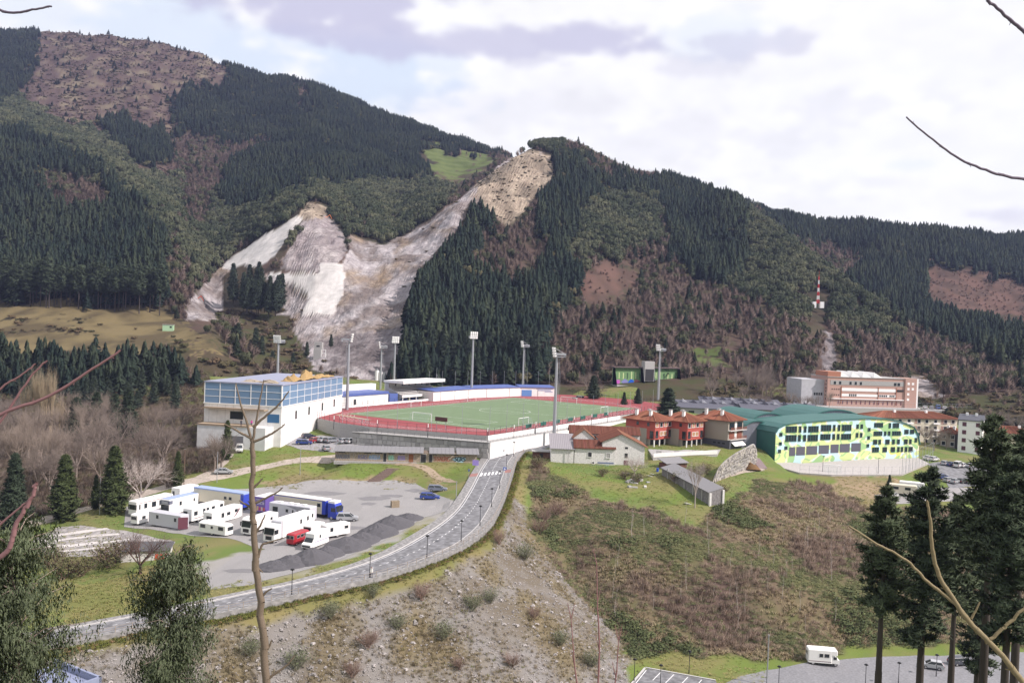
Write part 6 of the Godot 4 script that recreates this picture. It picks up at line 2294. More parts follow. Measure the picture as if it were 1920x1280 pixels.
# ---------- houses, school, town ----------
# ribbed tile roof: a, b along the eave, c, d along the ridge (c above b)
func tiles(o: Node, a: Vector3, b: Vector3, c: Vector3, d: Vector3, base: Color, gap := 0.34) -> void:
	var m := vmat("roof_tiles", 0.95, "grit", 0.5)
	var n := (b - a).cross(d - a).normalized()
	if n.y < 0:
		n = -n
	var mb := MB.new()
	mb.col = base * 0.85
	mb.hexa([a - n * 0.12, b - n * 0.12, c - n * 0.12, d - n * 0.12, a, b, c, d])
	var k := maxi(2, int(a.distance_to(b) / gap))
	for i in k:
		var t0 := (i + 0.1) / k
		var t1 := (i + 0.9) / k
		var tm := (i + 0.5) / k
		var v := rng.randf_range(0.72, 1.25)
		mb.col = Color(base.r * v, base.g * v * rng.randf_range(0.9, 1.08), base.b * v)
		var p := [a.lerp(b, t0), a.lerp(b, tm) + n * gap * 0.32, a.lerp(b, t1)]
		var q := [d.lerp(c, t0), d.lerp(c, tm) + n * gap * 0.32, d.lerp(c, t1)]
		for e in 2:
			var nn: Vector3 = (p[e + 1] - p[e]).cross(q[e] - p[e]).normalized()
			if nn.dot(n) < 0:
				nn = -nn
			mb.fan([p[e], p[e + 1], q[e + 1], q[e]], nn)
		mb.tri(p[0], p[1], p[2], -(q[0] - p[0]).normalized())
	part(o, "tiled_roof", mb, m)
func hip(o: Node, x0: float, x1: float, z0: float, z1: float, y: float, rise: float, base: Color) -> void:
	var e := minf(x1 - x0, z1 - z0) / 2
	var along_x := (x1 - x0) >= (z1 - z0)
	var r0 := Vector3(x0 + e, y + rise, (z0 + z1) / 2) if along_x else Vector3((x0 + x1) / 2, y + rise, z0 + e)
	var r1 := Vector3(x1 - e, y + rise, (z0 + z1) / 2) if along_x else Vector3((x0 + x1) / 2, y + rise, z1 - e)
	if r0.distance_to(r1) < 0.3:
		r1 = r0 + (Vector3(0.3, 0, 0) if along_x else Vector3(0, 0, 0.3))
	var A := Vector3(x0, y, z0)
	var B := Vector3(x1, y, z0)
	var C := Vector3(x1, y, z1)
	var D := Vector3(x0, y, z1)
	if along_x:
		tiles(o, D, C, r1, r0, base)
		tiles(o, B, A, r0, r1, base)
		tiles(o, C, B, r1, r1 + Vector3(0, 0, 0.02), base)
		tiles(o, A, D, r0, r0 - Vector3(0, 0, 0.02), base)
	else:
		tiles(o, C, B, r0, r1, base)
		tiles(o, A, D, r1, r0, base)
		tiles(o, D, C, r1, r1 - Vector3(0.02, 0, 0), base)
		tiles(o, B, A, r0, r0 + Vector3(0.02, 0, 0), base)
	var mb := MB.new()
	for q in [[r0, r1], [r0, A], [r1, C], [r0, B if not along_x else D], [r1, D if not along_x else B]]:
		mb.cyl(q[0] + Vector3(0, 0.08, 0), q[1] + Vector3(0, 0.08, 0), 0.11, 0.11, 5, false)
	part(o, "ridge_tiles", mb, M.tile)
func win(o: Node, s: String, c: Vector3, w: float, h: float, axis: String, m: Material, frame := true) -> void:  # pane on a wall; axis = outward side
	var mb := MB.new()
	var fr := MB.new()
	var out: Vector3 = {"x": Vector3(1, 0, 0), "-x": Vector3(-1, 0, 0), "z": Vector3(0, 0, 1), "-z": Vector3(0, 0, -1)}[axis]
	var sd := Vector3.UP.cross(out)
	var b := Basis(sd, Vector3.UP, out)
	mb.box(c, Vector3(w, h, 0.06), b)
	var q := part(o, s, mb, m)
	if frame:
		var e := 0.09
		fr.box(c + out * 0.03 - sd * (w / 2 + e / 2), Vector3(e, h + 2 * e, 0.12), b)
		fr.box(c + out * 0.03 + sd * (w / 2 + e / 2), Vector3(e, h + 2 * e, 0.12), b)
		fr.box(c + out * 0.03 + Vector3(0, h / 2 + e / 2, 0), Vector3(w, e, 0.12), b)
		part(q, "frame", fr, M.white_paint)
		fr = MB.new()
		fr.box(c + out * 0.06 - Vector3(0, h / 2 + e / 2, 0), Vector3(w + 0.3, e, 0.24), b)
		part(q, "sill", fr, M.white_paint)

func make_farm() -> void:
	var p := on_y(1153, 873, -6.4)
	var o := thing("farmhouse", "old whitewashed farmhouse with several patched red tile roofs", "house", p)
	var T1 := Color(0.29, 0.125, 0.09)
	var T2 := Color(0.38, 0.19, 0.125)
	var mb := MB.new()
	for k in 2:
		mb = MB.new()
		mb.poly(pg([-3.6, -1, 8.0, -1, 8.0, 5.6, 1.5, 8.7, -3.6, 6.6]), -0.25 - k * 12.0, 0.0 - k * 12.0)
		part(o, "gable_wall", mb, M.old_white)
	mb = MB.new()
	mb.bx(7.75, 8.0, -1, 5.6, -12, -0.25)
	mb.bx(-3.6, -3.35, -1, 6.6, -12, -0.25)
	part(o, "side_wall", mb, M.old_white)
	tiles(o, Vector3(8.9, 5.25, 0.5), Vector3(8.9, 5.25, -12.5), Vector3(1.5, 8.85, -12.5), Vector3(1.5, 8.85, 0.5), T2)
	tiles(o, Vector3(-4.3, 6.4, 0.5), Vector3(-4.3, 6.4, -12.5), Vector3(1.5, 8.85, -12.5), Vector3(1.5, 8.85, 0.5), T1)
	mb = MB.new()
	mb.bx(-11.2, -0.02, -1, 4.6, -4.5, 0.5)
	part(o, "wing_wall", mb, M.old_white)
	tiles(o, Vector3(-11.5, 4.6, 1.0), Vector3(0.1, 4.6, 1.0), Vector3(0.1, 6.5, -3.4), Vector3(-11.5, 6.5, -3.4), T1)
	mb = MB.new()
	mb.poly(pg([-11.2, 3, -5.6, 3, -5.6, 6.9, -8.4, 9.0, -11.2, 6.9]), -9.5, -4.0)
	part(o, "small_gable", mb, M.old_white)
	tiles(o, Vector3(-5.2, 6.7, -3.7), Vector3(-5.2, 6.7, -9.6), Vector3(-8.4, 9.2, -9.6), Vector3(-8.4, 9.2, -3.7), T2)
	tiles(o, Vector3(-11.6, 6.7, -3.7), Vector3(-11.6, 6.7, -9.6), Vector3(-8.4, 9.2, -9.6), Vector3(-8.4, 9.2, -3.7), T2)
	for q in [[-7.0, 2.9, 1.0, 1.3, M.dark, 0.52], [-2.0, 2.8, 1.1, 1.3, M.concrete, 0.52], [3.0, 5.0, 0.8, 0.5, M.dark, 0.02], [3.0, 2.9, 0.8, 1.2, M.glass, 0.02], [-6.0, 0.7, 0.5, 0.5, M.dark, 0.52]]:
		win(o, "window", Vector3(q[0], q[1], q[5]), q[2], q[3], "z", q[4], q[0] < -1.5)
	win(o, "door", Vector3(3.0, 0.5, 0.02), 1.2, 2.2, "z", M.maroon if M.has("maroon") else M.dark, false)
	mb = MB.new()
	mb.bx(-4.8, -0.4, 0.55, 0.95, 0.5, 0.54)
	part(o, "blue_plank", mb, mat("plank", L(0.16, 0.19, 0.30), 0.8))
	mb = MB.new()
	for k in 12:
		mb.cyl(Vector3(-7.6 + k * 0.5, 0.2, 1.6 + 0.3 * sin(k)), Vector3(-7.6 + k * 0.55, -0.9, 2.3), 0.25, 0.2, 5, false)
	part(o, "green_tarpaulin", mb, mat("tarp", L(0.08, 0.16, 0.15), 0.8))
	var l := thing("farm_long_building", "long farm building with a red tiled roof behind the farmhouse", "building", p + Vector3(-11.6, 0, -14))
	mb = MB.new()
	mb.bx(0, 20.2, -1, 6.9, -6, 0)
	part(l, "wall", mb, M.old_white)
	tiles(l, Vector3(-0.3, 6.9, 0.7), Vector3(20.5, 6.9, 0.7), Vector3(20.5, 8.9, -3.0), Vector3(-0.3, 8.9, -3.0), T1)
	tiles(l, Vector3(-0.3, 6.9, -6.7), Vector3(20.5, 6.9, -6.7), Vector3(20.5, 8.9, -3.0), Vector3(-0.3, 8.9, -3.0), T1)
	win(l, "window", Vector3(6.5, 5.6, 0.02), 2.2, 1.2, "z", M.dark, false)
	var s := thing("farm_outbuilding", "white outbuilding with a plain grey sloping sheet roof by the road", "building", p + Vector3(-17.6, 0, 0))
	mb = MB.new()
	mb.bx(0, 6.2, -1.4, 4.2, -8, 0.6)
	part(s, "wall", mb, M.old_white)
	mb = MB.new()
	mb.hexa([Vector3(-0.4, 4.1, 1.1), Vector3(6.5, 4.1, 1.1), Vector3(6.5, 7.2, -8.2), Vector3(-0.4, 7.2, -8.2), Vector3(-0.4, 4.25, 1.1), Vector3(6.5, 4.25, 1.1), Vector3(6.5, 7.35, -8.2), Vector3(-0.4, 7.35, -8.2)])
	part(s, "roof", mb, mat("fibre", L(0.33, 0.31, 0.33), 0.9, "wear", 0.3))
	for k in 14:
		mb = MB.new()
		var x := -0.2 + k * 0.5
		mb.hexa([Vector3(x - 0.08, 4.25, 1.1), Vector3(x + 0.08, 4.25, 1.1), Vector3(x + 0.08, 7.35, -8.2), Vector3(x - 0.08, 7.35, -8.2), Vector3(x - 0.03, 4.31, 1.1), Vector3(x + 0.03, 4.31, 1.1), Vector3(x + 0.03, 7.41, -8.2), Vector3(x - 0.03, 7.41, -8.2)])
		part(s, "roof_rib", mb, M.fibre)
	mb = MB.new()
	mb.bx(4.6, 4.75, -1.5, 4.2, 0.95, 1.1)
	part(s, "post", mb, M.concrete)
	var b := thing("brick_lean_to", "low dark brick lean-to overgrown beside the road bend", "shed", sit(1018, 862) + Vector3(0, -0.3, -2))
	mb = MB.new()
	mb.bx(-2.8, 2.8, -0.5, 2.2, -4, 0)
	part(b, "wall", mb, mat("dark_brick", L(0.16, 0.07, 0.055), 0.95, "wear", 0.5))
	mb = MB.new()
	mb.bx(-3.1, 3.1, 2.2, 2.4, -4.4, 0.4)
	part(b, "roof", mb, M.concrete)
	win(b, "door", Vector3(-0.4, 0.9, 0.02), 0.9, 1.8, "z", M.dark, false)
	# the sheds below the houses
	var n0 := sit(1331, 948)
	var f0 := sit(1241, 891)
	var bn := thing("old_stone_barn", "long decayed grey barn stepping down the grassy slope", "barn", n0)
	var e := f0 - n0
	var sd := Vector3(e.z, 0, -e.x).normalized()
	if sd.x < 0:
		sd = -sd
	sd *= 3.6
	mb = MB.new()
	mb.hexa([Vector3(0, -1, 0), e + Vector3(0, -1, 0), e + sd + Vector3(0, -1, 0), sd + Vector3(0, -1, 0), Vector3(0, 3.1, 0), e + Vector3(0, 2.0, 0), e + sd + Vector3(0, 2.9, 0), sd + Vector3(0, 4.0, 0)])
	part(bn, "wall", mb, mat("barn_wall", L(0.33, 0.31, 0.31), 0.95, "soft", 0.3))
	mb = MB.new()
	var o1 := -sd.normalized() * 0.5
	mb.hexa([o1 + Vector3(0, 3.05, 0), e + o1 + Vector3(0, 1.95, 0), e + sd * 1.05 + Vector3(0, 3.0, 0), sd * 1.05 + Vector3(0, 4.1, 0), o1 + Vector3(0, 3.2, 0), e + o1 + Vector3(0, 2.1, 0), e + sd * 1.05 + Vector3(0, 3.15, 0), sd * 1.05 + Vector3(0, 4.25, 0)])
	part(bn, "roof", mb, M.grey_roof)
	for k in 5:
		mb = MB.new()
		var c := e * ((k + 0.8) / 5.6)
		mb.box(c + Vector3(0, 0.9, 0) - sd.normalized() * 0.03, Vector3(0.35, 3.6, 0.35), Basis(Vector3.UP, head(e.x, e.z)))
		part(bn, "pier", mb, M.concrete)
	mb = MB.new()
	mb.box(Vector3(0, 1.4, 0) - e.normalized() * 0.05, Vector3(0.5, 3.3, 0.5), Basis(Vector3.UP, head(e.x, e.z)))
	mb.box(sd + Vector3(0, 1.6, 0) - e.normalized() * 0.05, Vector3(0.5, 4.2, 0.5), Basis(Vector3.UP, head(e.x, e.z)))
	part(bn, "white_quoin", mb, M.old_white)
	var bs := thing("brick_shed", "small brick shed with a grey sheet roof above the barn", "shed", sit(1270, 880) + Vector3(0, -0.3, -1), 0.5)
	mb = MB.new()
	mb.bx(-3.6, 3.6, -0.6, 1.8, -3, 0)
	part(bs, "wall", mb, M.dark_brick)
	mb = MB.new()
	mb.hexa([Vector3(-3.9, 1.8, 0.5), Vector3(3.9, 1.8, 0.5), Vector3(3.9, 2.7, -3.5), Vector3(-3.9, 2.7, -3.5), Vector3(-3.9, 1.95, 0.5), Vector3(3.9, 1.95, 0.5), Vector3(3.9, 2.85, -3.5), Vector3(-3.9, 2.85, -3.5)])
	part(bs, "roof", mb, M.grey_roof)
	for q in [[1233, 884, "blue plastic barrel at the top end of the stone barn"], [1249, 860, "blue plastic barrel beside the brick shed"]]:
		var d := thing("barrel", q[2], "barrel", sit(q[0], q[1]))
		mb = MB.new()
		mb.cyl(Vector3(0, -0.05, 0), Vector3(0, 0.95, 0), 0.32, 0.32, 12)
		part(d, "drum", mb, mat("barrel_blue", L(0.02, 0.08, 0.45), 0.4))
		mb = MB.new()
		for y in [0.28, 0.62, 0.93]:
			mb.cyl(Vector3(0, y, 0), Vector3(0, y + 0.04, 0), 0.345, 0.345, 12)
		part(d, "hoop", mb, M.barrel_blue)
	for q in [[1220, 893, "white board lying on the grass beside the junk pile"], [1227, 890, "second white board lying askew near the barn"], [1292, 945, "pale broken slab lying below the barn wall"]]:
		var d := thing("discarded_board", q[2], "board", sit(q[0], q[1]) + Vector3(0, 0.12, 0), 0.5)
		mb = MB.new()
		mb.box(Vector3.ZERO, Vector3(2.4, 0.08, 0.8), Basis(Vector3(0, 0, 1), -0.25))
		mb.box(Vector3(0, -0.1, 0), Vector3(2.0, 0.14, 0.1), Basis(Vector3(0, 0, 1), -0.25))
		part(d, "panel", mb, M.white_paint)
	for k in 16:
		var d := thing("rubble_block", "pale rubble block in the junk pile below the farm yard", "rubble", sit(1170 + rng.randf() * 45, 888 + rng.randf() * 28) + Vector3(0, 0.1, 0), rng.randf() * 3, "rubble below the farm yard")
		mb = MB.new()
		mb.wedge(-rng.randf_range(0.3, 0.9), rng.randf_range(0.3, 0.8), -0.3, rng.randf_range(0.1, 0.5), -0.4, rng.randf_range(0.2, 0.5), 0.08)
		part(d, "block", mb, M.concrete if k % 3 else M.old_white)

func town_house(s: String, label: String, u: float, v: float, y: float, lr: float, ll: float, kind: int) -> void:
	var o := thing(s, label, "house", on_y(u, v, y), PI / 4)
	mat("house_red", L(0.40, 0.085, 0.065), 0.85, "stain", 0.2)
	mat("house_side", L(0.36, 0.32, 0.27), 0.9, "wear", 0.4)
	mat("shutter", L(0.34, 0.20, 0.11), 0.8)
	mat("timber", L(0.20, 0.065, 0.04), 0.8)
	mat("slate", L(0.10, 0.105, 0.125), 0.8, "wear", 0.5)
	var mb := MB.new()
	if kind == 0:
		mb.bx(0, lr, 2.5, 8.0, -ll, 0)
		part(o, "upper_wall", mb, M.house_red)
		mb = MB.new()
		mb.bx(0.4, lr - 0.4, -1.5, 2.5, -ll + 0.5, -2.0)
		part(o, "ground_floor", mb, M.house_side)
		for k in 4:
			mb = MB.new()
			mb.bx(0.1 + k * (lr - 0.5) / 3, 0.4 + k * (lr - 0.5) / 3, -1.5, 2.5, -0.5, -0.2)
			part(o, "column", mb, M.white_wall)
		for k in 4:
			win(o, "upper_window", Vector3(0.9 + k * (lr - 1.6) / 3.2, 6.9, 0.02), 1.3, 1.25, "z", M.shutter if (k + int(u)) % 2 else M.glass)
		for k in 2:
			win(o, "window", Vector3(lr * 0.38 + k * 1.75, 4.2, 0.02), 1.45, 1.2, "z", M.shutter)
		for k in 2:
			win(o, "loggia_shade", Vector3(lr * (0.12 + 0.77 * k), 4.0, 0.03), 1.3, 2.2, "z", M.glass, false)  # near-black pane stands for the shade inside the loggia
			mb = MB.new()
			mb.bx(lr * (0.12 + 0.77 * k) - 0.7, lr * (0.12 + 0.77 * k) + 0.7, 2.95, 3.75, 0.06, 0.12)
			part(o, "balcony_rail", mb, M.lamp_black)
		for k in 3:
			win(o, "shop_window", Vector3(1.6 + k * 2.6, 1.1, -1.97), 1.9, 2.2, "z", M.glass, false)
		for k in 2:
			win(o, "side_window", Vector3(-0.02, 6.9, -2.5 - k * 4.0), 0.9, 1.1, "-x", M.glass, false)
		win(o, "side_opening_shade", Vector3(-0.02, 3.9, -1.2), 1.3, 2.3, "-x", M.glass, false)  # near-black pane painted in place of a shaded side opening
		mb = MB.new()
		mb.bx(-0.04, 0.0, 0, 5.6, -ll + 0.2, -3.0)
		part(o, "side_panel", mb, M.house_side)
	else:
		mb = MB.new()
		mb.bx(0, lr, 2.6, 8.6, -ll, 0)
		part(o, "upper_wall", mb, M.house_side)
		mb = MB.new()
		mb.bx(0.2, lr + 0.2, -1.5, 2.6, -ll, 0.6)
		part(o, "ground_floor", mb, M.slate)
		for f in 2:
			var y0 := 3.0 + f * 2.8
			for k in 2:
				win(o, "french_window", Vector3(lr * (0.24 + 0.52 * k), y0 + 1.1, 0.02), lr * 0.32, 2.1, "z", M.glass if f else M.timber, false)
			mb = MB.new()
			mb.bx(-0.1, lr + 0.5, y0 - 0.25, y0 - 0.1, 0, 1.1)
			part(o, "balcony_slab", mb, M.white_wall)
			for k in 14:
				mb = MB.new()
				var x := -0.05 + k * (lr + 0.5) / 13.5
				mb.bx(x, x + 0.28, y0 - 0.1, y0 + 0.85, 1.02, 1.09)
				part(o, "baluster", mb, M.timber)
		mb = MB.new()
		mb.bx(lr * 0.44, lr * 0.56, 2.6, 8.5, 0.0, 0.05)
		part(o, "white_panel", mb, M.white_wall)
		mb = MB.new()
		mb.hexa([Vector3(1.2, 1.0, 1.9), Vector3(lr - 1, 1.0, 1.9), Vector3(lr - 1, 2.0, 0.6), Vector3(1.2, 2.0, 0.6), Vector3(1.2, 1.05, 1.9), Vector3(lr - 1, 1.05, 1.9), Vector3(lr - 1, 2.05, 0.6), Vector3(1.2, 2.05, 0.6)])
		part(o, "awning", mb, M.white_paint)
		mb = MB.new()
		mb.bx(-0.05, 0, 2.7, 8.4, -ll, -ll * 0.68)
		part(o, "timber_side", mb, M.timber)
		for k in 3:
			win(o, "basement_window", Vector3(0.17, 1.6, -1.5 - k * 1.6), 0.9, 0.5, "-x", M.glass, false)
	var top := 8.0 if kind == 0 else 8.6
	hip(o, -0.9, lr + 0.9, -ll - 0.9, 0.9, top, 2.4, Color(0.41, 0.175, 0.115))
	for q in [[0.25, 0.3], [0.6, 0.55], [0.2, 0.75]]:
		mb = MB.new()
		mb.bx(lr * q[0] - 0.4, lr * q[0] + 0.4, top + 0.4, top + 2.9, -ll * q[1] - 0.4, -ll * q[1] + 0.4)
		var c := part(o, "chimney", mb, M.white_wall)
		mb = MB.new()
		mb.bx(lr * q[0] - 0.5, lr * q[0] + 0.5, top + 2.9, top + 3.05, -ll * q[1] - 0.5, -ll * q[1] + 0.5)
		part(c, "chimney_cap", mb, M.concrete)

func make_houses() -> void:
	town_house("red_house", "red terraced house with tiled hip roof nearest the farmhouse", 1227, 840, -4.3, 8.6, 11.0, 0)
	town_house("red_house", "red house between its red twin and the brown timbered house", 1288, 841, -4.3, 8.6, 10.0, 0)
	town_house("brown_house", "brown house with timber balconies and slate ground floor", 1364, 842, -4.4, 8.8, 12.0, 1)
	var yp := PackedVector2Array()
	for q in [[1215, 842], [1300, 836], [1352, 842], [1345, 850], [1290, 852], [1225, 856]]:
		var z := on_y(q[0], q[1], -4.35)
		yp.append(Vector2(z.x, z.z))
	var ym := MB.new()
	ym.slab(yp, -7.5, -4.35)
	structure("house_terrace", ym, M.concrete)
	var yw := thing("terrace_parapet", "white parapet wall in front of the red houses", "wall", on_y(1225, 856, -4.35))
	var y0 := yw.position
	wall_run(yw, "parapet", [Vector3.ZERO, on_y(1290, 852, -4.35) - y0, on_y(1345, 850, -4.35) - y0], -0.2, 0.9, 0.25, M.white_wall)
	for k in 3:
		ym = MB.new()
		ym.box(on_y(1238 + k * 34, 852, -4.35) - y0 + Vector3(0, 0.4, -2), Vector3(1.4, 0.8, 0.8))
		part(yw, "planter", ym, M.concrete)
	var sg := thing("garden_steps", "pale concrete steps climbing the bank beside the curved wall", "steps", sit(1429, 878))
	for k in 9:
		ym = MB.new()
		ym.box(Vector3(0.2 - k * 0.12, 0.1 + k * 0.24, -k * 0.5), Vector3(2.4, 0.5, 0.52))
		part(sg, "step", ym, mat("step_pink", L(0.42, 0.34, 0.35), 0.9, "wear", 0.4))
	# curved dry stone wall
	var top := [[1338, 897], [1352, 872], [1375, 853], [1400, 839], [1414, 833], [1420, 846]]
	var bot := [[1336, 906], [1347, 902], [1366, 893], [1388, 884], [1412, 876], [1421, 872]]
	var P := []
	var Q := []
	for i in 6:
		var b := sit(bot[i][0], bot[i][1])
		P.append(b)
		Q.append(at(top[i][0], top[i][1], -b.z + 0.4))
	var o := thing("curved_stone_wall", "high curved retaining wall of pale rough stones below the brown house", "wall", P[0])
	P = resample(P, 34)
	Q = resample(Q, 34)
	var o0 := o.position
	var mb := MB.new()
	for i in 34:
		mb.hexa([P[i] - o0 + Vector3(0, -0.6, -0.15), P[i + 1] - o0 + Vector3(0, -0.6, -0.15), P[i + 1] - o0 + Vector3(0.3, -0.6, -1.2), P[i] - o0 + Vector3(0.3, -0.6, -1.2), Q[i] - o0 - Vector3(0, 0, 0.15), Q[i + 1] - o0 - Vector3(0, 0, 0.15), Q[i + 1] - o0 + Vector3(0.3, 0, -1.2), Q[i] - o0 + Vector3(0.3, 0, -1.2)])
	part(o, "backing", mb, M.concrete)
	var ms := []
	for k in 4:
		var g: float = [0.44, 0.36, 0.50, 0.31][k]
		ms.append(mat("dry_stone%d" % k, L(g, g * 0.93, g * [0.84, 0.9, 0.82, 0.88][k]), 0.95, "wear", 0.8))
	for i in 34:
		var rows := maxi(1, int((Q[i].y - P[i].y + 0.4) / 0.85))
		for r in rows:
			var j := func(): return rng.randf_range(-0.14, 0.14)
			var f0 := float(r) / rows
			var f1 := (r + 0.9) / rows
			var sh := 0.5 if r % 2 else 0.0
			var a: Vector3 = P[i].lerp(P[i + 1], sh * 0.3)
			var q := [a.lerp(Q[i], f0), P[i + 1].lerp(Q[i + 1], f0), P[i + 1].lerp(Q[i + 1], f1), a.lerp(Q[i], f1)]
			var m: Vector3 = (q[0] + q[1] + q[2] + q[3]) / 4 - o0
			mb = MB.new()
			var fr := []
			var bk := []
			for w in q:
				var z: Vector3 = w - o0 + Vector3(j.call(), j.call(), 0)
				bk.append(z.lerp(m, 0.06) - Vector3(0, 0, 0.15))
				fr.append(z.lerp(m, 0.24) + Vector3(-0.03, 0, 0.10 + rng.randf() * 0.12))
			mb.face(fr, m - Vector3(0, 0, 2))
			for w in 4:
				mb.face([bk[w], bk[(w + 1) % 4], fr[(w + 1) % 4], fr[w]], m - Vector3(0, 0, 2))
			part(o, "stone", mb, ms[rng.randi() % 4])
	mb = MB.new()
	drape(px_outline([1345, 903, 1372, 893, 1400, 886, 1434, 882, 1434, 878, 1424, 874, 1396, 880, 1368, 890]), 0.06, mb)
	structure("footpath", mb, M.path)
	var h := thing("soil_heap", "orange brown heap of soil against the curved stone wall", "soil heap", sit(1405, 879))
	mb = MB.new()
	mb.cyl(Vector3(0, -0.3, 0), Vector3(0, 1.2, -0.3), 3.4, 1.9, 12, false)
	mb.cyl(Vector3(0, 1.2, -0.3), Vector3(0.2, 2.0, -0.5), 1.9, 0.1, 12, false)
	part(h, "mound", mb, mat("soil", L(0.36, 0.21, 0.10), 1.0, "grit", 0.4))

func make_school() -> void:
	var A := on_y(1453, 862, -7.4)
	var B := on_y(1723, 857, -8.2)
	var e := B - A
	var o := thing("painted_school", "school with green curved roofs and a colourful camouflage painted front", "building", A, head(e.x, e.z))
	var len := Vector2(e.x, e.z).length()
	mat("roof_green", L(0.03, 0.125, 0.112), 0.5, "stain", 0.1)
	mat("ribbed", L(0.25, 0.26, 0.34), 0.5, "wear", 0.3)
	# the painted front: flat paint in big blobs
	var iw := 512
	var ih := 128
	var im := Image.create(iw, ih, false, Image.FORMAT_RGB8)
	var n := FastNoiseLite.new()
	n.seed = 9
	n.frequency = 0.021
	n.fractal_octaves = 1
	var n2 := FastNoiseLite.new()
	n2.seed = 31
	n2.frequency = 0.017
	n2.fractal_octaves = 1
	var pal := [L(0.76, 0.68, 0.52), L(0.54, 0.62, 0.28), L(0.30, 0.49, 0.22), L(0.48, 0.67, 0.73), L(0.62, 0.62, 0.18)]
	for y in ih:
		for x in iw:
			var a := n.get_noise_2d(x, y * 1.3 + 14 * sin(x * 0.045))
			var b := n2.get_noise_2d(x + 8 * sin(y * 0.12), y * 1.5)
			var k := 0
			if a > 0.16:
				k = 1 if b > -0.12 else 2
			elif a < -0.18:
				k = 3 if b < 0.2 else 1
			elif b > 0.28:
				k = 2
			elif b < -0.24:
				k = 4 if x > 330 and y > 66 else 3
			im.set_pixel(x, y, pal[k])
	var pm := mat("painted_front")
	pm.albedo_texture = ImageTexture.create_from_image(im)
	pm.roughness = 0.85
	var front := pg([0, -2.2, 0, 8.3, 0.8, 9.7, 3, 10.7, 7, 11.2, 14, 11.6, 21, 12.0, 33, 12.3, 40, 12.1, 46, 11.1, 51.5, 9.2, 53.2, 6.5, 54, 3.5, 54, -2.2])
	for k in front.size():
		front[k].x *= len / 54.0
	var mb := MB.new()
	var ix := Geometry2D.triangulate_polygon(front)
	for i in range(0, ix.size(), 3):
		mb.tri(Vector3(front[ix[i]].x, front[ix[i]].y, 0), Vector3(front[ix[i + 1]].x, front[ix[i + 1]].y, 0), Vector3(front[ix[i + 2]].x, front[ix[i + 2]].y, 0), Vector3(0, 0, 1))
	for v in mb.v:
		mb.uv.append(Vector2(v.x / len, 1.0 - (v.y + 2.2) / 14.6))
	part(o, "painted_front", mb, pm)
	mb = MB.new()
	mb.poly(front, -15.0, -0.15)
	part(o, "main_block", mb, M.roof_green)
	# roof shell over the front block
	mb = MB.new()
	for i in range(1, front.size() - 2):
		var a := front[i]
		var b := front[i + 1]
		var nn := (b - a).orthogonal().normalized() * -0.32
		if nn.y < 0 and absf(nn.y) > 0.05:
			nn = -nn
		mb.hexa([Vector3(a.x, a.y, 0.35), Vector3(b.x, b.y, 0.35), Vector3(b.x, b.y, -15.2), Vector3(a.x, a.y, -15.2), Vector3(a.x + nn.x, a.y + nn.y, 0.35), Vector3(b.x + nn.x, b.y + nn.y, 0.35), Vector3(b.x + nn.x, b.y + nn.y, -15.2), Vector3(a.x + nn.x, a.y + nn.y, -15.2)])
	part(o, "curved_roof", mb, M.roof_green)
	for k in 8:
		mb = MB.new()
		var z := -0.4 - k * 2.05
		for i in range(1, front.size() - 2):
			mb.cyl(Vector3(front[i].x, front[i].y + 0.3, z), Vector3(front[i + 1].x, front[i + 1].y + 0.3, z), 0.09, 0.09, 4, false)
		part(o, "roof_seam", mb, M.roof_green)
	for q in [[22.0, 55.0, 13.9, -34.0, -15.3], [-1.0, 21.0, 13.0, -36.0, -15.25], [-8.0, 7.5, 11.3, -30.0, -9.0]]:
		var arch := PackedVector2Array()
		var sh := PackedVector2Array()
		for k in 17:
			var g := PI - PI * k / 16.0
			var cx: float = (q[0] + q[1]) / 2
			var r: float = (q[1] - q[0]) / 2
			arch.append(Vector2(cx + r * cos(g), -3 + (q[2] + 2.6) * pow(sin(g), 0.55)))
			sh.append(Vector2(cx + (r + 0.4) * cos(g), -3 + (q[2] + 3.0) * pow(sin(g), 0.55)))
		mb = MB.new()
		mb.poly(arch, q[3], q[4])
		part(o, "arched_hall", mb, M.ribbed if q[0] > 0 else M.ribbed)
		mb = MB.new()
		for k in 16:
			mb.hexa([Vector3(arch[k].x, arch[k].y, q[4] + 0.6), Vector3(arch[k + 1].x, arch[k + 1].y, q[4] + 0.6), Vector3(arch[k + 1].x, arch[k + 1].y, q[3]), Vector3(arch[k].x, arch[k].y, q[3]), Vector3(sh[k].x, sh[k].y, q[4] + 0.6), Vector3(sh[k + 1].x, sh[k + 1].y, q[4] + 0.6), Vector3(sh[k + 1].x, sh[k + 1].y, q[3]), Vector3(sh[k].x, sh[k].y, q[3])])
		part(o, "arched_roof", mb, M.roof_green)
		mb = MB.new()
		for k in 30:
			var x: float = q[0] + 1.0 + (q[1] - q[0] - 2.0) * k / 29.0
			var g := acos(clampf((x - (q[0] + q[1]) / 2) / ((q[1] - q[0]) / 2), -1, 1))
			mb.bx(x - 0.06, x + 0.06, 2, -3.3 + (q[2] + 2.6) * pow(sin(g), 0.55), q[4], q[4] + 0.12)
		part(o, "glazing_bar", mb, M.steel)
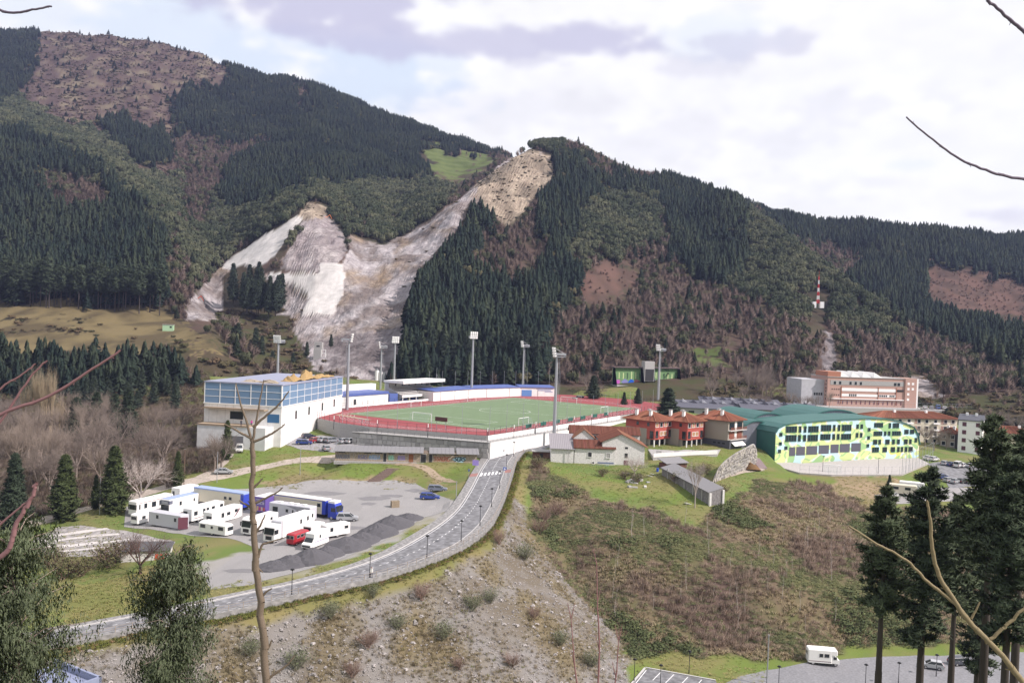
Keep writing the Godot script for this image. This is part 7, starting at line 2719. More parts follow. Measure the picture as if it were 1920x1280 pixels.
	# windows, traced
	var rows := [
		[300, 355, [455, 550, 570, 590, 615, 635, 655, 745]], [290, 345, [770, 860, 880, 900, 925, 945, 962, 1050]], [288, 325, [1100, 1120, 1140, 1160]], [275, 315, [1272, 1355]], [280, 322, [1415, 1435, 1455, 1515]],
		[383, 440, [455, 550, 565, 588, 612, 635, 652, 742]], [378, 428, [768, 858, 878, 900, 920, 942, 960, 1050]], [370, 410, [1098, 1120, 1138, 1158]], [358, 396, [1270, 1352, 1372, 1392, 1410, 1432, 1452, 1535]], [344, 382, [1575, 1615, 1632, 1672]],
		[438, 480, [1268, 1305, 1320, 1342, 1388, 1428, 1455, 1480, 1505, 1530, 1575, 1610, 1628, 1650]], [425, 465, [1684, 1705]],
		[512, 556, [1262, 1325, 1365, 1405, 1446, 1485, 1510, 1532, 1547, 1567, 1586, 1610, 1625, 1665]],
		[360, 390, [400, 424]], [450, 475, [400, 422]], [490, 517, [450, 473]], [520, 548, [395, 417]], [323, 352, [1212, 1235]], [402, 430, [1210, 1232]], [480, 508, [1207, 1228]]]
	for r in rows:
		var xs: Array = r[2]
		for k in range(0, xs.size(), 2):
			var x0: float = (1380 + xs[k] / 5.05 - 1453) / 270.0 * len
			var x1: float = (1380 + xs[k + 1] / 5.05 - 1453) / 270.0 * len
			var px := (x0 + x1) / 2 / len
			var vb := 862.0 - 5 * px
			var sc := lerpf(6.1, 5.75, px)
			var y1: float = (vb - (740 + r[0] / 5.05)) / sc
			var y0: float = (vb - (740 + r[1] / 5.05)) / sc
			mb = MB.new()
			mb.bx(x0, x1, y0, y1, 0.0, 0.05)
			var w := part(o, "window", mb, M.glass)
			mb = MB.new()
			var nb := maxi(1, int((x1 - x0) / 0.9))
			for b in nb + 1:
				var x := lerpf(x0, x1, b / float(nb))
				mb.bx(x - 0.06, x + 0.06, y0, y1, 0.03, 0.14)
			mb.bx(x0, x1, y1 - 0.04, y1 + 0.08, 0.0, 0.14)
			mb.bx(x0 - 0.05, x1 + 0.05, y0 - 0.1, y0, 0.0, 0.2)
			part(w, "frame", mb, M.roof_green)
	var op := [492, 545, 555, 632, 645, 742, 757, 850, 866, 940, 952, 1045, 1060, 1150]
	for k in range(0, op.size(), 2):
		var x0: float = (1380 + op[k] / 5.05 - 1453) / 270.0 * len
		var x1: float = (1380 + op[k + 1] / 5.05 - 1453) / 270.0 * len
		mb = MB.new()
		mb.bx(x0, x1, 0.9 + x0 * 0.03, 3.6 + x0 * 0.03, 0.0, 0.06)
		part(o, "porch_opening_shade", mb, mat("porch_shade", L(0.10, 0.10, 0.13), 0.6, "wear", 0.5))  # flat dark sheets put the shade of the open porches into colour
	# the yard in front
	var yard := PackedVector2Array()
	for q in [[1446, 862], [1500, 868.5], [1626, 861], [1722, 858], [1742, 868], [1692, 889], [1560, 890], [1500, 886], [1450, 872]]:
		var p := on_y(q[0], q[1], -8.3)
		yard.append(Vector2(p.x, p.z))
	mb = MB.new()
	mb.slab(yard, -12.5, -8.3)
	structure("school_yard", mb, mat("yard", L(0.50, 0.47, 0.45), 0.9, "wear", 0.12))
	var fp := []
	for q in [[1500, 887], [1560, 891], [1692, 890], [1742, 869]]:
		fp.append(on_y(q[0], q[1], -8.3))
	fence("yard_fence", "thin wire fence along the front edge of the school yard", fp, 2.6, 2.4, 0.03, M.steel, [0.1, 1.2, 2.35])
	fence("court_net", "tall netting fence at the corner of the school yard", [on_y(1692, 889, -8.3), on_y(1742, 868, -8.3), on_y(1750, 862, -8.3)], 4.0, 6.0, 0.05, M.steel, [3.0, 5.9])
	for q in [[1543, 884, 4.5], [1647, 888, 4.5]]:
		var s := thing("yard_lamp", "dark lamp post on the front edge of the school yard", "street lamp", on_y(q[0], q[1], -8.3), 0, "lamps on the school yard")
		mb = MB.new()
		mb.cyl(Vector3.ZERO, Vector3(0, q[2], 0), 0.07, 0.05, 6)
		part(s, "post", mb, M.lamp_black)
		mb = MB.new()
		mb.bx(-0.1, 0.5, q[2] - 0.02, q[2] + 0.12, -0.14, 0.14)
		part(s, "lamp_head", mb, M.lamp_black)
	var g := on_y(1560, 884, -8.3)
	goal(g, -0.3, 5.0, 2.0, "small dark goal frame on the school yard edge")

# storeys of a far building: rows of single windows on the face towards +z
func storey_windows(o: Node, x0: float, x1: float, n: int, y: float, h: float, w: float, z: float, m: Material, skip := []) -> void:
	for i in n:
		if i in skip:
			continue
		win(o, "window", Vector3(lerpf(x0, x1, (i + 0.5) / n), y, z), w, h, "z", m, false)

func make_town() -> void:
	# brick works on its shelf
	var p := at(1551, 752, 396)
	var q := at(1717, 752, 402)
	var o := thing("brick_works", "long brick and white factory building with saw tooth roof lights", "building", p, head((q - p).x, (q - p).z))
	var len := p.distance_to(q)
	mat("bw_white", L(0.80, 0.79, 0.78), 0.7)
	mat("pinkbrick", L(0.52, 0.33, 0.275), 0.9, "wear", 0.4)
	var mb := MB.new()
	mb.bx(0, len, -2, 11.0, -16, 0)
	part(o, "wall", mb, M.pinkbrick)
	for f in [[7.6, 9.7, 0.10, "upper_loggia", M.concrete], [4.9, 6.3, 0.12, "white_band", M.bw_white], [2.5, 3.6, 0.12, "white_band", M.bw_white]]:
		mb = MB.new()
		mb.bx(len * (0.03 if f[0] > 7 else 0.16), len * (0.86 if f[0] > 7 else 0.77), f[0], f[1], 0, f[2])
		part(o, f[3], mb, f[4])
	storey_windows(o, len * 0.05, len * 0.40, 6, 8.5, 1.3, 1.0, 0.14, M.glass, [2])
	storey_windows(o, len * 0.74, len * 0.82, 2, 8.5, 1.3, 1.2, 0.14, M.glass)
	storey_windows(o, len * 0.78, len * 0.86, 6, 5.6, 1.0, 0.4, 0.14, M.glass)
	storey_windows(o, len * 0.24, len * 0.33, 4, 3.1, 1.0, 0.6, 0.16, M.glass)
	storey_windows(o, len * 0.57, len * 0.76, 9, 3.1, 0.8, 0.6, 0.16, M.glass, [5])
	storey_windows(o, len * 0.04, len * 0.14, 4, 5.6, 0.5, 0.5, 0.04, M.glass)
	storey_windows(o, len * 0.04, len * 0.14, 4, 3.0, 0.5, 0.5, 0.04, M.glass)
	storey_windows(o, len * 0.10, len * 0.86, 15, -0.2, 1.6, 0.5, 0.04, mat("plum", L(0.10, 0.03, 0.05), 0.5))
	mb = MB.new()
	mb.bx(len * 0.02, len * 0.86, 1.2, 1.5, 0, 0.7)
	part(o, "canopy", mb, M.bw_white)
	for x in [0.155, 0.57, 0.775]:
		mb = MB.new()
		mb.bx(len * x - 0.12, len * x + 0.12, -1, 7, 0.1, 0.3)
		part(o, "downpipe", mb, M.brick)
	mb = MB.new()
	mb.bx(len * 0.87, len * 1.0, -2, 11.4, -10, 0.6)
	part(o, "stair_tower", mb, M.pinkbrick)
	for f in 4:
		win(o, "white_shutter", Vector3(len * 0.905, 9.0 - f * 2.4, 0.62), 1.1, 1.1, "z", M.bw_white, false)
		if f < 2:
			win(o, "white_shutter", Vector3(len * 0.955, 9.0 - f * 2.4, 0.62), 1.1, 1.1, "z", M.bw_white, false)
	mb = MB.new()
	mb.bx(len, len * 1.02, -2, 11.2, -10, 0.4)
	part(o, "white_end", mb, M.bw_white)
	for k in 4:
		mb = MB.new()
		var x := len * (0.15 + 0.125 * k)
		mb.poly(pg([x, 11.0, x + 4.8, 11.0, x + 0.3, 13.6]), -15, -1.0)
		part(o, "saw_tooth_light", mb, M.bw_white)
	mb = MB.new()
	mb.bx(0.2, len * 0.15, 11.0, 13.4, -12, -0.6)
	part(o, "roof_room", mb, M.brick)
	mb = MB.new()
	mb.bx(-0.2, len * 0.86, 11.0, 11.25, -16.2, 0.3)
	part(o, "parapet", mb, M.concrete)
	mb = MB.new()
	mb.bx(-11, -0.05, -2, 9.5, -18, -3)
	part(o, "grey_annex", mb, mat("annex", L(0.45, 0.45, 0.48), 0.7, "stain", 0.1))
	for k in 4:
		win(o, "annex_window", Vector3(-4.5 + k * 1.1, 3.0, -2.97), 0.8, 1.2, "z", M.glass, false)
	for k in 6:
		win(o, "side_window", Vector3(-0.04 + 0.0, 9.2 - k * 1.6, -1.4), 0.6, 0.8, "-x", M.glass, false)
	mb = MB.new()
	mb.bx(-12, len + 24, -7, -2.0, -20, 9)
	part(o, "yard_shelf", mb, M.concrete)
	var f0 := p + o.basis * Vector3(-2, -2, 8.8)
	var f1 := p + o.basis * Vector3(len + 22, -2, 8.8)
	fence("works_fence", "tall wire fence along the brick works yard wall", [f0, f1], 2.4, 3.0, 0.04, M.steel, [0.1, 1.5, 2.95])
	for k in 6:
		car(["hatch", "estate", "van", "sedan", "hatch", "van"][k], [Color(0.6, 0.6, 0.6), Color(0.3, 0.3, 0.32), Color(0.05, 0.12, 0.35), Color(0.6, 0.6, 0.6), Color(0.1, 0.1, 0.12), Color(0.62, 0.62, 0.6)][k], ["pale hatchback parked by the works stair tower", "grey estate on the works yard", "blue van on the works yard", "white saloon on the works yard", "dark hatchback on the works yard", "white van at the outer end of the works yard"][k], p + o.basis * Vector3(len + 3 + k * 3.2, -1.98, 3.0), 1.2)
	# flats
	block("red_roofed_flats", "long flats with orange tiled roof and red brick panels behind the school", 1644, 832, 1794, 832, 330, 336, 4, 10.0, 12.0, M.cream_paint, true)
	block("grey_tower_block", "grey ended white block with columns of dark red windows", 1795, 862, 1840, 862, 318, 314, 5, 14.5, 12.0, M.bw_white, false)
	block("tan_house", "small tan house with orange roof beside the grey ended block", 1762, 850, 1790, 850, 330, 326, 3, 8.0, 8.0, mat("tan_wall", L(0.40, 0.34, 0.28), 0.9, "stain", 0.2), true)
	block("far_flats", "flats with red tiled roof partly hidden by the tall pines", 1850, 868, 1945, 872, 322, 318, 4, 11.5, 11.0, M.cream_paint, true)
	block("upper_flats", "cream house with orange roof on the rise behind the flats", 1893, 800, 1935, 800, 400, 398, 3, 9.0, 10.0, M.cream_paint, true)
	# low dark roofed workshops
	mat("shop_roof", L(0.10, 0.10, 0.13), 0.7, "wear", 0.2)
	for w in [[1256, 778, 352, 30.0, 3.2, "dark roofed workshop with small roof lights behind the cedar"], [1392, 782, 345, 30.0, 3.2, "wide dark roofed workshop behind the red houses"], [1315, 770, 376, 34.0, 3.0, "rear workshop with dark sheet roof"]]:
		var a := at(w[0], w[1], w[2])
		var s := thing("workshop", w[5], "building", a, -0.12)
		mb = MB.new()
		mb.bx(0, w[3], -3, w[4], -14, 0)
		part(s, "wall", mb, M.concrete)
		mb = MB.new()
		mb.hexa([Vector3(-0.4, w[4], 0.5), Vector3(w[3] + 0.4, w[4], 0.5), Vector3(w[3] + 0.4, w[4] + 2.0, -14.5), Vector3(-0.4, w[4] + 2.0, -14.5), Vector3(-0.4, w[4] + 0.2, 0.5), Vector3(w[3] + 0.4, w[4] + 0.2, 0.5), Vector3(w[3] + 0.4, w[4] + 2.2, -14.5), Vector3(-0.4, w[4] + 2.2, -14.5)])
		part(s, "roof", mb, M.shop_roof)
		for k in 7:
			mb = MB.new()
			mb.poly(pg([1.5 + k * 4.0, w[4] + 1.6, 3.5 + k * 4.0, w[4] + 1.6, 1.7 + k * 4.0, w[4] + 2.9]), -12, -9)
			part(s, "roof_light", mb, M.grey_paint if k % 2 else M.shop_roof)
		for k in 5:
			win(s, "window", Vector3(3 + k * 5.5, w[4] * 0.5, 0.02), 2.2, 1.2, "z", M.glass, false)
	# town streets
	mb = MB.new()
	drape(px_outline([1738, 870, 1760, 866, 1860, 880, 1945, 882, 1945, 900, 1860, 904, 1800, 915, 1780, 915, 1764, 890]), 0.08, mb)
	structure("town_street", mb, M.asphalt)
	mb = MB.new()
	drape(px_outline([1640, 928, 1700, 918, 1780, 914, 1945, 912, 1945, 938, 1780, 940, 1690, 945, 1650, 942]), 0.06, mb)
	structure("gravel_terrace", mb, M.gravel)
	var k := 0
	for c in [[1741, 862, "sedan", 0], [1752, 864, "hatch", 0], [1772, 872, "hatch", 1], [1784, 874, "sedan", 2], [1797, 876, "van", 0], [1808, 876, "hatch", 0], [1822, 877, "sedan", 1], [1780, 904, "hatch", 1], [1790, 906, "sedan", 1], [1805, 906, "hatch", 3], [1818, 906, "estate", 3], [1768, 898, "hatch", 2], [1829, 800, "hatch", 0], [1835, 806, "sedan", 0], [1828, 812, "hatch", 3], [1838, 793, "van", 3], [1676, 933, "hatch", 0], [1734, 930, "sedan", 1], [1722, 939, "hatch", 1]]:
		var nm: String = ["white", "silver", "navy", "black"][c[3]]
		var pp := sit(c[0], c[1])
		car(c[2], [Color(0.6, 0.6, 0.6), Color(0.32, 0.33, 0.35), Color(0.02, 0.04, 0.14), Color(0.015, 0.016, 0.02)][c[3]], "%s %s parked in the town streets beyond the school yard" % [nm, {"sedan": "saloon", "hatch": "hatchback", "estate": "estate car", "van": "van"}[c[2]]], pp + Vector3(0, 0.09, 0), rng.randf_range(0.4, 0.9), "cars parked in the town streets")
		k += 1
	rig("town_motorhome", "old cream motorhome parked above the bramble slope", "motorhome", sit(1693, 928), BX, 7.0, 2.3, 0.5, 2.9, 0.15, M.cream_paint, [[1, -1.8, 1.6, 1.4, 0.7], [1, 1.2, 1.6, 1.4, 0.7], [2, 0, 1.4, 1.6, 0.8]], [2.2, -1.8])
	rig("town_motorhome", "white motorhome nose out beside the cream one", "motorhome", sit(1708, 926) + Vector3(1.6, 0, -3), BX, 6.4, 2.2, 0.5, 2.9, 0.15, M.white_paint, [[1, -1.2, 1.6, 1.2, 0.6], [2, 0, 1.3, 1.7, 0.8]], [2.0, -1.6])
	# lot at the valley foot
	mb = MB.new()
	drape(px_outline([1395, 1266, 1440, 1256, 1530, 1241, 1620, 1233, 1740, 1229, 1945, 1224, 1945, 1330, 1300, 1330, 1340, 1290]), 0.05, mb)
	structure("lower_lot", mb, mat("lower_asphalt", L(0.25, 0.25, 0.265), 0.95, "wear", 0.15))
	var cp := PackedVector2Array()
	for c in [[1178, 1290], [1210, 1252], [1342, 1276], [1362, 1306], [1320, 1330], [1180, 1330]]:
		var z := on_y(c[0], c[1], -29.0)
		cp.append(Vector2(z.x, z.z))
	mb = MB.new()
	mb.slab(cp, -29.6, -29.0)
	structure("marked_car_park", mb, M.asphalt)
	var bay := Node3D.new()
	bay.name = "bay_marking"
	bay.set_meta("kind", "structure")
	add_child(bay)
	for c in [[1240, 1259, 1224, 1275], [1264, 1264, 1248, 1280], [1290, 1269, 1276, 1284], [1316, 1274, 1304, 1288], [1212, 1256, 1188, 1286]]:
		var a := on_y(c[0], c[1], -28.99)
		var b := on_y(c[2], c[3], -28.99)
		var n := (b - a).cross(Vector3.UP).normalized() * 0.07
		mb = MB.new()
		mb.fan([a + n, b + n, b - n, a - n], Vector3.UP)
		part(bay, "line", mb, M.paint)
	mb = MB.new()
	for i in 2:
		var a: Vector2 = cp[i]
		var b: Vector2 = cp[i + 1]
		var c := (a + b) / 2
		mb.box(Vector3(c.x, -28.95, c.y), Vector3(a.distance_to(b), 0.24, 0.3), Basis(Vector3.UP, head(b.x - a.x, b.y - a.y)))
	structure("kerb", mb, M.kerb)
	o = rig("overcab_motorhome", "white overcab motorhome with a bicycle rack alone on the lower lot", "motorhome", sit(1535, 1244), Vector3(0.86, 0, 0.1).normalized(), 4.2, 2.2, 0.5, 2.9, 0.12, M.white_paint, [[1, 0.2, 1.6, 0.6, 0.6], [1, 1.2, 1.6, 0.8, 0.6], [3, 0, 1.7, 0.9, 0.6]], [-1.2])
	mb = MB.new()
	prism_z(mb, [2.05, 0.5, 3.5, 0.5, 3.5, 1.1, 3.0, 1.3, 2.5, 2.0, 2.05, 2.0], 1.95)
	part(o, "driver_cab", mb, M.white_paint)
	mb = MB.new()
	mb.wedge(1.9, 3.1, 2.0, 2.88, -1.08, 1.08, 0.12)
	part(o, "overcab_bed", mb, M.white_paint)
	mb = MB.new()
	mb.hexa([Vector3(3.0, 1.3, -0.9), Vector3(3.04, 1.32, -0.9), Vector3(3.04, 1.32, 0.9), Vector3(3.0, 1.3, 0.9), Vector3(2.5, 1.98, -0.9), Vector3(2.54, 2.0, -0.9), Vector3(2.54, 2.0, 0.9), Vector3(2.5, 1.98, 0.9)])
	part(o, "windscreen", mb, M.glass)
	for s in [-1, 1]:
		wheel(o, Vector3(2.8, 0.36, 0.86 * s), 0.36, 0.22)
		win(o, "cab_window", Vector3(2.7, 1.5, 0.985 * s), 0.6, 0.5, "z" if s > 0 else "-z", M.glass, false)
	stripe(o, -2.0, 2.0, 0.75, 0.1, 1.1, M.plum)
	for c in [[1189, 1278, 3.9], [1292, 1262, 3.8], [1238, 1290, 3.6], [1460, 1292, 3.6], [1623, 1288, 3.4], [1685, 1284, 3.6], [1756, 1268, 3.6]]:
		var s := sit(c[0], c[1])
		if c[0] < 1300:
			s = on_y(c[0], c[1], -29)
		street_lamp(s, "black street lamp with flat hat standing around the lower lots")
		get_child(get_child_count() - 1).set_meta("group", "street lamps around the lower lots")
	var tall := thing("light_column", "tall plain grey light column beside the lower lot", "pole", sit(1438, 1285))
	mb = MB.new()
	mb.cyl(Vector3(0, -0.3, 0), Vector3(0, 8.6, 0), 0.13, 0.09, 8)
	part(tall, "shaft", mb, M.steel)
	mb = MB.new()
	mb.bx(-0.12, 0.12, 8.55, 8.75, -0.12, 0.12)
	part(tall, "cap", mb, M.steel)
	car("hatch", Color(0.42, 0.43, 0.45), "silver hatchback between the pine trunks on the lower lot", sit(1748, 1253) + Vector3(0, 0.06, 0), 2.8)
	car("estate", Color(0.05, 0.055, 0.07), "dark estate car behind the pine trunks on the lower lot", sit(1802, 1246) + Vector3(0, 0.06, 0), 0.2)
	# corner of a flat roofed building under the eucalyptus
	var rf := thing("flat_roofed_building", "bluish metal parapet corner of a building below the scree", "building", at(190, 1268, 98) - Basis(Vector3.UP, -0.55) * Vector3(0, 0.35, -6), -0.55)
	mb = MB.new()
	mb.bx(-9, 0, -8, -0.4, -6, 0)
	part(rf, "wall", mb, mat("blue_metal", L(0.26, 0.29, 0.42), 0.5, "stain", 0.3))
	for c in [[-9, 0, -0.3, 0], [-0.3, 0, -6, 0], [-9, 0, -6, -5.7]]:
		mb = MB.new()
		mb.bx(c[0], c[1], -0.4, 0.35, c[2], c[3])
		part(rf, "parapet", mb, M.blue_metal)

func block(s: String, label: String, u0: float, v0: float, u1: float, v1: float, d0: float, d1: float, st: int, h: float, dep: float, m: Material, tiled: bool) -> void:
	var a := at(u0, v0, d0)
	var b := at(u1, v1, d1)
	a.y = minf(a.y, hgt(a.x, a.z))
	var o := thing(s, label, "building", a, head((b - a).x, (b - a).z))
	var len := Vector2(b.x - a.x, b.z - a.z).length()
	var mb := MB.new()
	mb.bx(0, len, -2, h, -dep, 0)
	part(o, "wall", mb, m)
	var n := maxi(2, int(len / 3.6))
	var fl := h / st
	for f in st:
		for i in n:
			var x := (i + 0.5) * len / n
			if i % 3 == 1 and tiled and len > 12:
				win(o, "brick_panel", Vector3(x, fl * (f + 0.5), 0.03), len / n * 0.7, fl * 0.7, "z", M.pinkbrick, false)
			win(o, "window", Vector3(x + (0.5 if i % 3 == 1 else 0.0), fl * (f + 0.55), 0.06), 1.3, fl * 0.5, "z", M.plum if not tiled else M.glass, tiled)
			if i % 3 == 0 and tiled and len > 12:
				mb = MB.new()
				mb.bx(x - 1.3, x + 1.3, fl * (f + 0.12), fl * (f + 0.34), 0.05, 1.0)
				part(o, "balcony", mb, M.bw_white)
	if tiled:
		hip(o, -0.6, len + 0.6, -dep - 0.6, 0.8, h, 2.0, Color(0.40, 0.175, 0.115))
	else:
		mb = MB.new()
		mb.bx(-0.06, 0.0, -2, h, -dep, -0.02)
		part(o, "grey_end", mb, mat("end_grey", L(0.22, 0.23, 0.27), 0.8, "stain", 0.2))
		mb = MB.new()
		mb.hexa([Vector3(-0.3, h, 0.4), Vector3(len + 0.3, h, 0.4), Vector3(len + 0.3, h, -dep - 0.4), Vector3(-0.3, h, -dep - 0.4), Vector3(-0.3, h + 0.3, 0.4), Vector3(len + 0.3, h + 0.3, 0.4), Vector3(len + 0.3, h + 2.0, -dep / 2), Vector3(-0.3, h + 2.0, -dep / 2)])
		part(o, "roof", mb, M.slate)
	for i in 2:
		mb = MB.new()
		mb.bx(len * (0.3 + 0.4 * i) - 0.4, len * (0.3 + 0.4 * i) + 0.4, h, h + 2.6, -dep * 0.4 - 0.4, -dep * 0.4 + 0.4)
		part(o, "chimney", mb, M.bw_white)

func make_far_things() -> void:
	# radio mast on the spur
	var p := at(1534, 569, 596)
	var o := thing("radio_mast", "red and white lattice radio mast on the wooded spur", "mast", p)
	var red := mat("mast_red", L(0.5, 0.03, 0.03), 0.5)
	var h := 18.5
	for k in 7:
		var mb := MB.new()
		var y0 := h * k / 7.0
		var y1 := h * (k + 1) / 7.0
		var w0 := 0.7 * (1 - 0.75 * k / 7.0)
		var w1 := 0.7 * (1 - 0.75 * (k + 1) / 7.0)
		var c := [[-1, -1], [1, -1], [1, 1], [-1, 1]]
		for i in 4:
			var j := (i + 1) % 4
			var a := Vector3(c[i][0] * w0, y0, c[i][1] * w0)
			var b := Vector3(c[i][0] * w1, y1, c[i][1] * w1)
			var a2 := Vector3(c[j][0] * w0, y0, c[j][1] * w0)
			var b2 := Vector3(c[j][0] * w1, y1, c[j][1] * w1)
			mb.cyl(a, b, 0.16, 0.16, 5, false)
			mb.cyl(a, b2, 0.09, 0.09, 4, false)
			mb.cyl(a2, b, 0.09, 0.09, 4, false)
			mb.cyl(b, b2, 0.1, 0.1, 4, false)
		part(o, "lattice_section", mb, red if k % 2 == 0 else M.white_paint)
	var mb := MB.new()
	mb.cyl(Vector3(0, h, 0), Vector3(0, h + 4, 0), 0.1, 0.05, 5)
	part(o, "aerial", mb, red)
	mb = MB.new()
	mb.bx(-3.6, -1.5, -3, 1.2, -1.5, 1.5)
	mb.bx(1.2, 3.8, -3, 1.3, -1.5, 1.5)
	part(o, "equipment_hut", mb, M.bw_white)
	# quarry crusher tower
	p = at(598, 693, 447)
	o = thing("crusher_tower", "grey concrete crusher tower with white steel frame in the quarry", "tower", p)
	mb = MB.new()
	mb.bx(-3.2, 0.6, -6, 10.5, -4, 0)
	part(o, "tower_body", mb, M.concrete)
	mb = MB.new()
	mb.bx(-3.0, 0.9, 10.5, 14.0, -4, -0.4)
	part(o, "tower_head", mb, M.concrete)
	win(o, "opening", Vector3(-1.0, 12.0, -0.37), 1.6, 0.8, "z", M.dark, false)
	mb = MB.new()
	for x in [0.7, 3.0]:
		mb.bx(x - 0.15, x + 0.15, 1, 10.3, -0.3, 0.0)
	for k in 6:
		mb.bx(0.7, 3.0, 1.2 + k * 1.8, 1.4 + k * 1.8, -0.25, -0.05)
	part(o, "steel_frame", mb, M.white_paint)
	mb = MB.new()
	mb.bx(0.9, 2.9, 4.2, 6.4, -0.6, -0.2)
	part(o, "white_cabin", mb, M.white_paint)
	mb = MB.new()
	mb.bx(2.2, 4.4, -6, 3.6, -2.5, 0.6)
	part(o, "lower_cabin", mb, M.white_paint)
	win(o, "cabin_window", Vector3(3.3, 0.6, 0.62), 1.4, 1.8, "z", M.blue_window, false)
	mb = MB.new()
	mb.bx(-9, -3.2, -6, 2.0, -3.5, -0.5)
	part(o, "low_house", mb, M.concrete)
	for k in 3:
		p = at(706 + k * 7, 716, 418)
		o = thing("quarry_silo", "pale upright steel silo at the foot of the quarry", "silo", p, 0, "quarry silos")
		mb = MB.new()
		mb.cyl(Vector3(0, -5, 0), Vector3(0, 5.6 - k * 0.8, 0), 0.95, 0.95, 14)
		part(o, "drum", mb, M.bw_white if k < 2 else M.steel)
		mb = MB.new()
		mb.cyl(Vector3(0, 5.6 - k * 0.8, 0), Vector3(0, 6.4 - k * 0.8, 0), 0.95, 0.2, 14)
		part(o, "cone", mb, M.steel)
	p = at(314, 617, 446)
	o = thing("green_cabin", "pale green cabin standing on the dry hillside meadow", "cabin", p, 0.15)
	mb = MB.new()
	mb.bx(-2.6, 2.6, -1, 2.2, -2.4, 0)
	part(o, "wall", mb, mat("pale_green", L(0.32, 0.48, 0.30), 0.7))
	mb = MB.new()
	mb.bx(-2.8, 2.8, 2.2, 2.4, -2.6, 0.2)
	part(o, "roof", mb, M.concrete)
	win(o, "window", Vector3(1.4, 1.1, 0.02), 1.0, 0.8, "z", M.glass, false)
	# excavators high in the quarry
	for q in [[363, 567, 536, "red", Color(0.45, 0.08, 0.04)], [555, 411, 664, "yellow", Color(0.5, 0.34, 0.05)], [608, 412, 668, "orange", Color(0.5, 0.16, 0.05)]]:
		p = at(q[0], q[1], q[2])
		o = thing("excavator", "small %s excavator working on a quarry bench" % q[3], "excavator", p, 0.4)
		mb = MB.new()
		mb.bx(-2, 2, -0.6, 0.7, -1.4, 1.4)
		part(o, "tracks", mb, M.dark)
		mb = MB.new()
		mb.wedge(-2, 1.4, 0.8, 2.4, -1.3, 1.3, 0.2)
		part(o, "body", mb, mat("digger_" + q[3], (q[4] as Color).linear_to_srgb(), 0.5))
		mb = MB.new()
		mb.cyl(Vector3(1.2, 1.6, 0), Vector3(4.0, 4.2, 0), 0.3, 0.25, 6)
		mb.cyl(Vector3(4.0, 4.2, 0), Vector3(5.6, 1.0, 0), 0.25, 0.2, 6)
		part(o, "boom", mb, M["digger_" + q[3]])
		mb = MB.new()
		mb.bx(5.2, 6.2, 0.0, 1.0, -0.6, 0.6)
		part(o, "bucket", mb, M.dark)

# ---------- plants ----------
func limb(mb: MB, r: RandomNumberGenerator, p: Vector3, d: Vector3, len: float, w: float, lv: int, spread: float, up: float) -> void:
	var k := 3 if lv > 1 else 2
	var q := p
	var dir := d
	for i in k:
		dir = (dir + Vector3(r.randfn(), r.randfn(), r.randfn()) * 0.11 + Vector3(0, up, 0)).normalized()
		var e := q + dir * len / k
		var w1 := w * (1.0 - 0.42 * (i + 1) / k)
		var w0 := w * (1.0 - 0.42 * i / k)
		if lv > 0:
			mb.cyl(q, e, w0, w1, 6 if lv > 2 else (4 if lv > 1 else 3), false)
		else:
			var s := dir.cross(Vector3(r.randfn(), r.randfn(), r.randfn())).normalized() * w0
			mb.tri(q - s, q + s, e)
		q = e
		if lv > 0 and (i > 0 or lv < 3):
			for j in (3 if lv > 1 else 4):
				var a := dir.cross(Vector3(r.randfn(), r.randfn(), r.randfn())).normalized()
				var nd := (dir + a * spread * r.randf_range(0.6, 1.3)).normalized()
				limb(mb, r, q, nd, len * r.randf_range(0.52, 0.74), w1 * 0.62, lv - 1, spread, up)
func bare_mesh(sd: int, lv: int, spread: float, up: float, w: float, trunk_h: float) -> Array:
	var r := RandomNumberGenerator.new()
	r.seed = sd
	var mb := MB.new()
	var tk := MB.new()
	tk.cyl(Vector3(0, -0.05, 0), Vector3(0, trunk_h, 0), w * 1.25, w, 7, false)
	for j in 5:
		var a := TAU * j / 5.0 + r.randf()
		limb(mb, r, Vector3(0, trunk_h * r.randf_range(0.8, 1.0), 0), Vector3(cos(a) * spread, 0.9, sin(a) * spread).normalized(), (1.0 - trunk_h) * 0.46, w * 0.62, lv, spread, up)
	return [tk.mesh(M.twig), mb.mesh(M.twig)]
func tint2(a: Array, k: String, c: Color) -> Array:
	return [tinted(a[0], k, c), tinted(a[1], k, c)]
func boughs(o: Node, m: Array, s: Vector3) -> void:
	for i in 2:
		piece(o, ["trunk", "branches"][i], m[i]).scale = s
func tinted(src: ArrayMesh, k: String, c: Color) -> ArrayMesh:
	var m: ArrayMesh = src.duplicate()
	var t := mat("tint_" + k, c.linear_to_srgb(), 0.95)
	t.vertex_color_use_as_albedo = true
	m.surface_set_material(0, t)
	return m
func leaf_tri(mb: MB, p: Vector3, d: Vector3, n: Vector3, len: float, w: float) -> void:
	var s := d.cross(n).normalized() * w
	mb.tri(p - s, p + s, p + d * len, n)

